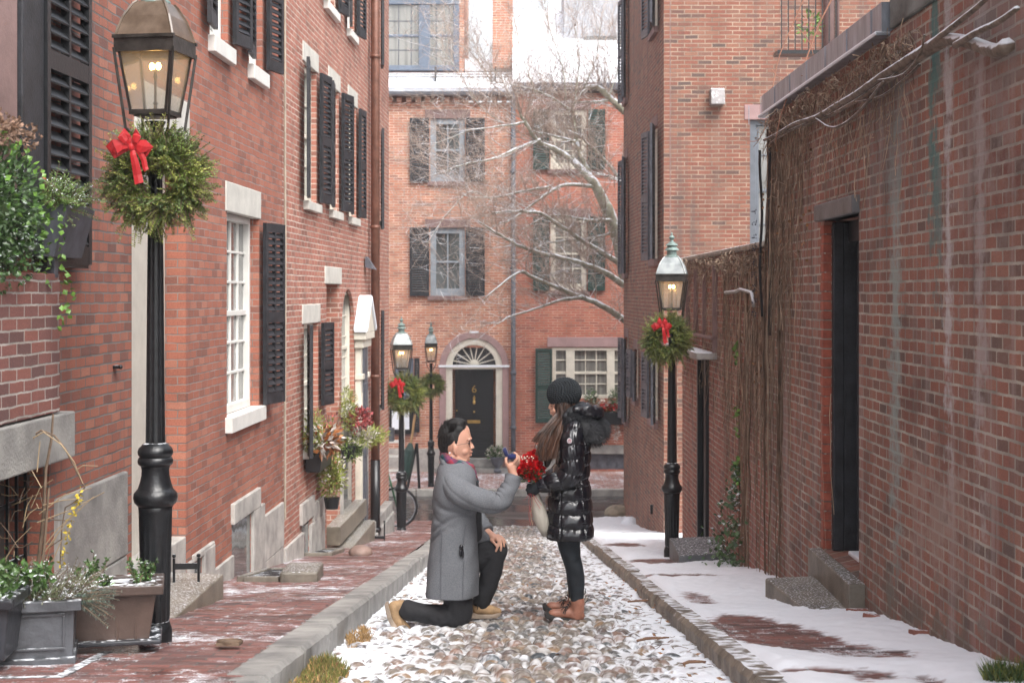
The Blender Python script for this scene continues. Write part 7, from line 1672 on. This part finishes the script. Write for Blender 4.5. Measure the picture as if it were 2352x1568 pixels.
def pufsleeve(nodes, per, nn=72):
    pts = smoothpts([p for p, r in nodes], 16); n_ = len(pts); L_ = 0; acc = [0]
    for i in range(1, n_): L_ += (pts[i] - pts[i - 1]).length; acc.append(L_)
    # smooth the jitter out of the path
    for _ in range(8): pts = [pts[0]] + [(pts[i - 1] + pts[i] * 2 + pts[i + 1]) / 4 for i in range(1, n_ - 1)] + [pts[-1]]
    rs = np.interp(np.linspace(0, 1, n_), np.linspace(0, 1, len(nodes)), [r for p, r in nodes])
    mb = MB(); b0 = 0; t0 = (pts[1] - pts[0]).normalized(); a = t0.cross(Vector((0, 1, 0))).normalized()
    for i in range(n_):
        t = (pts[min(i + 1, n_ - 1)] - pts[max(i - 1, 0)]).normalized(); a = (a - t * a.dot(t)).normalized(); b_ = t.cross(a)
        for j in range(nn):
            w = 2 * math.pi * j / nn; ph = (acc[i] + .012 * math.sin(w + 1)) / per; fr = ph - math.floor(ph); ed = min(fr, 1 - fr)
            r = rs[i] + .012 * (abs(math.sin(math.pi * fr)) ** .55 - 1) + .0028 * math.sin(w * 11 + 5 * math.floor(ph)) * math.exp(-(ed / .2) ** 2) + .0015 * math.sin(w * 19 + acc[i] * 60)
            mb.v.append(tuple(pts[i] + (a * math.cos(w) + b_ * math.sin(w)) * r))
    for i in range(n_ - 1):
        for j in range(nn): q = (j + 1) % nn; mb.f.append((i * nn + j, i * nn + q, (i + 1) * nn + q, (i + 1) * nn + j)); mb.m.append(0)
    mb.f.append(tuple(reversed(range(nn)))); mb.m.append(0); mb.f.append(tuple((n_ - 1) * nn + j for j in range(nn))); mb.m.append(0)
    return mb
pufsleeve([(B(1322, 968, -.12), .055), (B(1316, 985, -.165), .075), (B(1311, 1010, -.195), .080), (B(1311, 1045, -.21), .080), (B(1310, 1074, -.215), .077), (B(1296, 1092, -.21), .070), (B(1270, 1099, -.20), .062), (B(1248, 1106, -.18), .050), (B(1237, 1109, -.17), .042)], .088).build('sleeve', M['puffer'], wom, smooth=True)
pufsleeve([(B(1322, 968, .12), .055), (B(1314, 990, .17), .075), (B(1308, 1045, .2), .078), (B(1300, 1080, .18), .072), (B(1265, 1105, .12), .058), (B(1240, 1116, .05), .042)], .088).build('sleeve', M['puffer'], wom, smooth=True)
# hood and fur trim
mb = MB(); mb.sph(B(1350, 942, 0), (.088, .13, .052), rot=Matrix.Rotation(R(22), 3, 'Y')); mb.sph(B(1368, 948, 0), (.058, .12, .055)); mb.chain([(B(1320, 940, -.1), .03), (B(1345, 936, -.11), .034), (B(1372, 946, -.08), .036)]); mb.chain([(B(1325, 946, -.10), .028), (B(1355, 950, -.11), .03)])
mb.build('hood', M['puffer'], coat, mods=vox(.008, 5) + [('d', 'DISPLACE', {'texture': tex('hood_folds', 'CLOUDS', .05), 'strength': .02})])
mb = MB(); fc = [(B(1300, 955, -.13), .035), (B(1318, 972, -.15), .05), (B(1342, 985, -.13), .075), (B(1365, 990, -.07), .082), (B(1370, 990, .06), .08), (B(1340, 975, .14), .06), (B(1305, 955, .12), .04)]
mb.chain(fc); mb.chain([(B(1300, 948, -.09), .035), (B(1325, 940, -.085), .042), (B(1338, 938, -.03), .05), (B(1330, 940, .06), .05)]); mb.chain([(B(1296, 948, -.09), .028), (B(1284, 962, -.10), .024), (B(1280, 985, -.12), .02)]); mb.chain([(B(1355, 980, -.05), .07), (B(1378, 985, -.03), .055)])
fb = mb.build('fur_trim', M['fur'], coat, mods=vox(.012, 3))
mb = MB(); random.seed(92)
for i in range(6500):
    k = random.randrange(len(fc) - 1); f = random.random(); c = fc[k][0].lerp(fc[k + 1][0], f); r = fc[k][1] + (fc[k + 1][1] - fc[k][1]) * f
    if random.random() < .15: c = B(1372, 984, -.04); r = .06
    d = rv(); p = c + d * r * .93; dd = (d + Vector((.55, -.1, -.35)) * .8 + rv() * .25).normalized(); l_ = random.uniform(.022, .05)
    mb.tube([p, p + dd * l_ * .55, p + (dd + Vector((.15, 0, -.3))).normalized() * l_], [.0016, .0011, .0003], 3, False)
for i in range(900):
    f = random.random(); c = B(1296, 948, -.09).lerp(B(1281, 985, -.12), f); d = rv(); p = c + d * .024; mb.tube([p, p + (d + Vector((-.1, 0, -.4))).normalized() * .03], [.0015, .0004], 3, False)
mb.build('fur_strands', M['fur'], fb)
# sleeve badge: a small round embroidered patch
mb = MB(); q = B(1304.5, 1003, -.272); mb.lathe([(.0165, -.002), (.0165, .002), (.015, .003)], (0, 0, 0), 20); mb.v = [tuple(q + Matrix.Rotation(R(90), 3, 'X') @ Vector((p[0], p[1] * 1.05, p[2]))) for p in mb.v]
bd_ = mb.build('badge', simple('badge_cloth', (.6, .58, .6), .7, bump=0), coat)
mb = MB()
q2 = q + Vector((0, -.0035, .0))
mb.tube([q2 + Vector((.0105 * math.cos(a), 0, .0105 * math.sin(a))) for a in np.linspace(0, 6.283, 17)], .0012, 5, False); mb.tube([q2 + Vector((-.005, 0, -.005)), q2 + Vector((-.005, 0, .003)), q2 + Vector((0, 0, -.002)), q2 + Vector((.005, 0, .003)), q2 + Vector((.005, 0, -.005))], .0013, 4); mb.chain([(q2 + Vector((-.004, 0, .006)), .0018), (q2 + Vector((.004, 0, .006)), .0018)], 6)
mb.build('badge_emblem', simple('badge_thread', (.35, .03, .06), .7, bump=0), bd_)
# glove holding the bouquet
mb = MB(); mb.chain([(B(1243, 1108, -.17), .032), (B(1234, 1112, -.165), .034), (B(1226, 1117, -.155), .034)]); mb.sph(B(1228, 1116, -.155), (.038, .026, .036)); mb.chain([(B(1241, 1107, -.17), .038), (B(1236, 1109, -.168), .038)])
finger(mb, [B(1222, 1108, -.17), B(1214, 1107, -.16), B(1212, 1110, -.14), B(1214, 1112, -.12)], .0135, .011); finger(mb, [B(1222, 1114, -.175), B(1213, 1115, -.165), B(1210, 1118, -.145), B(1213, 1120, -.125)], .0135, .011)
finger(mb, [B(1224, 1120, -.172), B(1215, 1123, -.162), B(1213, 1126, -.145), B(1216, 1128, -.125)], .0135, .011); finger(mb, [B(1228, 1126, -.165), B(1220, 1130, -.158), B(1218, 1132, -.14), B(1221, 1133, -.125)], .0125, .0105)
finger(mb, [B(1230, 1108, -.135), B(1223, 1101, -.12), B(1217, 1101, -.115)], .0135, .011); mb.build('glove', M['knit'], wom, mods=vox(.005, 2))
mb = MB(); mb.chain([(B(1240, 1116, .05), .034), (B(1228, 1120, .02), .034), (B(1222, 1124, -.01), .03)]); finger(mb, [B(1222, 1122, -.01), B(1214, 1124, -.04), B(1214, 1128, -.06)], .014, .011); finger(mb, [B(1224, 1130, -.01), B(1217, 1132, -.04), B(1217, 1134, -.06)], .014, .011); finger(mb, [B(1226, 1136, -.0), B(1220, 1138, -.03)], .014, .011); mb.build('glove', M['knit'], wom, mods=vox(.006, 2))
# leggings and boots
mb = MB()
for s, ux, vv in ((-.07, 0, 0), (.075, -2, -4)): mb.chain([(B(1303 + ux, 1205 + vv, s), .088), (B(1306 + ux, 1245 + vv, s), .074), (B(1312 + ux, 1278 + vv, s), .062), (B(1320 + ux, 1305 + vv, s), .058), (B(1323 + ux, 1335 + vv, s), .054), (B(1324 + ux, 1360 + vv, s), .047), (B(1325 + ux, 1385 + vv, s), .042)], 20)
mb.build('leggings', M['legging'], wom, mods=vox(.007, 3) + [('d', 'DISPLACE', {'texture': tex('legging_folds', 'CLOUDS', .06), 'strength': .010})])
for s, ux, vv in ((-.07, 0, 0), (.09, -3, -5)):
    mb = MB(); q = lambda u, v, dy=0: B(u + ux, v + vv, s + dy)
    mb.chain([(q(1325, 1374), .047), (q(1325, 1392), .047), (q(1323, 1406), .045)], 20); mb.chain([(q(1322, 1403), .043), (q(1302, 1402), .036), (q(1284, 1403), .031), (q(1268, 1403), .027)], 18); mb.chain([(q(1325, 1406), .044), (q(1330, 1408), .036)], 14)
    bt_ = mb.build('boot', M['boot'], wom, mods=vox(.006, 3) + [('d', 'DISPLACE', {'texture': tex('leather', 'CLOUDS', .03), 'strength': .006})])
    poly = [(1249, 1402), (1256, 1396), (1262, 1403), (1275, 1408), (1300, 1411), (1342, 1417), (1342, 1428), (1325, 1429), (1322, 1424), (1300, 1421), (1268, 1418), (1252, 1411)]
    mb = MB(); mb.prism([((u + ux - CX) * mw_, (HY - v - vv) * mw_) for u, v in poly], DW + s - .042, DW + s + .042); mb.build('sole', M['soled'], bt_, bevel=.006)
    mb = MB()
    for j in range(4): mb.tube([q(1300 + j * 3.2, 1394 - j * 5, -.03), q(1296 + j * 3.2, 1392 - j * 5, 0), q(1300 + j * 3.2, 1394 - j * 5, .03)], .0035, 5)
    for a in ((-14, 4), (-10, 12), (-6, 14), (-16, -2)): mb.tube([q(1302, 1388, -.03), q(1302 + a[0] * .5, 1388 + a[1] * .2 - 3, -.045), q(1302 + a[0], 1388 + a[1], -.04)], .003, 5)
    mb.build('laces', M['soled'], bt_)
    mb = MB(); mb.chain([(q(1310, 1371, 0), .012), (q(1325, 1372, -.03), .010), (q(1338, 1370, 0), .010), (q(1325, 1369, .03), .010), (q(1310, 1371, 0), .012)], 10); mb.build('fleece_cuff', simple('cream_fleece', (.5, .42, .32), .9, bump=.5), bt_)
    mb = MB(); mb.tube([q(1342, 1380), q(1349, 1372), q(1350, 1362), q(1345, 1362), q(1341, 1372)], .003, 6); mb.build('pull_loop', M['soled'], bt_)
# ================= bouquet
bq = B(1222, 1115, -.1); E = thing('bouquet', 'bouquet of red roses wrapped in pale paper with trailing red ribbons', 'bouquet', bq, off=bq)
random.seed(8)
rosem = simple('red_rose_petal', (.60, .012, .015), .5, var=.25, vs=25, bump=.1, island=.25, col2=(.35, .004, .01))
def rose(c, r, ax):
    mb = MB(); ax = Vector(ax).normalized(); s = ax.orthogonal().normalized(); t = ax.cross(s)
    for ring, (k, rr_, op, h) in enumerate(((3, .25, .15, .95), (4, .45, .3, .95), (5, .7, .55, .8), (6, .95, .95, .55))):
        for j in range(k):
            a = 2 * math.pi * j / k + ring * .9; d = s * math.cos(a) + t * math.sin(a); e = -s * math.sin(a) + t * math.cos(a); wv = r * (.34 + .16 * ring)
            vs = []
            for iu in range(4):
                for iv in range(5):
                    fu = iu / 3; fv = iv / 4 * 2 - 1
                    p = c - ax * r * .5 + ax * (r * 1.35 * h * fu) + d * (r * rr_ * (.25 + .75 * fu ** .7) + r * op * .28 * max(0, fu - .66) * 3 * (1 - fv * fv)) + e * (wv * fv * (math.sin(math.pi * (.25 + .6 * fu)))) - d * (abs(fv) ** 2 * r * .22 * (1 - ring * .05))
                    vs.append(p)
            mb.add(vs, [(iu * 5 + iv, iu * 5 + iv + 1, (iu + 1) * 5 + iv + 1, (iu + 1) * 5 + iv) for iu in range(3) for iv in range(4)])
    mb.sph(c, r * .45, 8, 6); return mb
heads = [(1198, 1078, -.16), (1212, 1074, -.19), (1226, 1076, -.185), (1205, 1062, -.17), (1219, 1060, -.19), (1233, 1062, -.16), (1212, 1050, -.13), (1226, 1050, -.15), (1236, 1050, -.11), (1196, 1068, -.10), (1220, 1044, -.08), (1206, 1052, -.07), (1230, 1040, -.05), (1238, 1072, -.12), (1216, 1084, -.20), (1230, 1086, -.17)]
for u, v, dy in heads:
    p = B(u, v, dy); ax = (p - B(1222, 1105, -.09)); rose(p, random.uniform(.036, .043), ax + Vector((0, -.05, .02))).build('rose', rosem, E, smooth=True)
mb = MB()
for i in range(90):
    p = B(1205 + random.uniform(-8, 26), 1046 + random.uniform(-6, 8), -.1 + random.gauss(0, .05)); mb.sph(p, random.uniform(.003, .0055), 6, 4)
    if i % 3 == 0: mb.tube([B(1215, 1075, -.1), p], .0008, 3, False)
mb.build('baby_breath', simple('cream_blossom', (.75, .68, .55), .7, bump=0), E)
mb = MB()
for i in range(260):
    a = random.uniform(0, 6.28); p = B(1217 + 20 * math.cos(a) * random.uniform(.5, 1), 1085 + random.uniform(-12, 12), -.12 + .08 * math.sin(a)); leaf(mb, p, Vector((math.cos(a), math.sin(a) - .3, .3)) + rv() * .4, .045, .016)
mb.build('greenery', simple('bouquet_leaf', (.07, .11, .04), .5, bump=0, island=.5), E)
mb = MB()   # clear wrap flaring round the blooms
def sheetcone(secs, n=40, cr=.12, a0=0, a1=2 * math.pi):
    vs = []
    for (u, v, dy, r) in secs:
        c = B(u, v, dy)
        for j in range(n + 1):
            a = a0 + (a1 - a0) * j / n; rr_ = r * (1 + cr * math.sin(a * 7 + v * .1) * .6 + cr * .4 * math.sin(a * 13 + v * .3)); vs.append(c + Vector((rr_ * math.cos(a), rr_ * math.sin(a), r * .25 * cr * 6 * .1 * math.sin(a * 5))))
    fs = [(i * (n + 1) + j, i * (n + 1) + j + 1, (i + 1) * (n + 1) + j + 1, (i + 1) * (n + 1) + j) for i in range(len(secs) - 1) for j in range(n)]
    mb.add(vs, fs)
sheetcone([(1212, 1086, -.13, .085), (1216, 1096, -.13, .05), (1222, 1108, -.12, .028), (1224, 1116, -.12, .022)], cr=.25)
m, nt, b, n, L = mk('cellophane'); tr = n('BsdfTransparent'); gl = n('BsdfGlossy', {0: (.9, .9, .9, 1), 'Roughness': .15}); df = n('BsdfDiffuse', {0: (.75, .74, .7, 1)}); a_ = n('MixShader', {0: .25, 1: tr.outputs[0], 2: df.outputs[0]}); a2 = n('MixShader', {0: .18, 1: a_.outputs[0], 2: gl.outputs[0]}); nt.links.new(a2.outputs[0], nt.nodes['Material Output'].inputs[0])
mb.build('clear_wrap', m, E, smooth=True)
mb = MB(); sheetcone([(1224, 1112, -.12, .022), (1229, 1135, -.12, .030), (1236, 1160, -.12, .042), (1242, 1185, -.11, .048), (1247, 1208, -.10, .036), (1250, 1226, -.09, .012)], cr=.12)
mb.build('paper_wrap', simple('cream_paper', (.52, .48, .41), .55, var=.06, vs=8, bump=.3, bs=14), E, smooth=True, mods=[('so', 'SOLIDIFY', {'thickness': .002})])
mb = MB(); mb2 = MB()
for k, (u0, us) in enumerate((((1218, 1122), [(1214, 1140), (1216, 1160), (1222, 1178)]), ((1216, 1124), [(1208, 1135), (1202, 1140)]), ((1224, 1124), [(1234, 1140), (1243, 1152)]), ((1219, 1126), [(1221, 1150), (1214, 1170), (1218, 1196)]), ((1222, 1122), [(1228, 1140), (1240, 1160)]))):
    pts = smoothpts([B(u0[0], u0[1], -.17)] + [B(u, v, -.175) for u, v in us], 5); ribbon(mb, pts, .006, (.3, 1, 0))
    if k == 3: ribbon(mb2, [p + Vector((.012, -.004, 0)) for p in pts], .006, (.3, 1, 0))
mb.build('red_ribbon', M['ribbon'], E, mods=[('so', 'SOLIDIFY', {'thickness': .0012})]); mb2.build('cream_ribbon', simple('peach_ribbon', (.6, .35, .2), .5, bump=0), E, mods=[('so', 'SOLIDIFY', {'thickness': .0012})])
# ------------------------------------------------------------ thin winter haze
mb = MB(); mb.box(-62, 62, -31, 91, -7.6, 10.5)
hm = bpy.data.materials.new('haze'); hm.use_nodes = True; _h = hm.node_tree; _h.nodes.clear()
_o = _h.nodes.new('ShaderNodeOutputMaterial'); _v = _h.nodes.new('ShaderNodeVolumePrincipled'); _v.inputs['Color'].default_value = (.95, .96, 1, 1); _v.inputs['Density'].default_value = .0013; _v.inputs['Anisotropy'].default_value = .2
_h.links.new(_v.outputs[0], _o.inputs['Volume']); hz_ = mb.build('haze', hm); tag(hz_, 'thin pale winter haze in the lane', 'haze', kind='stuff')
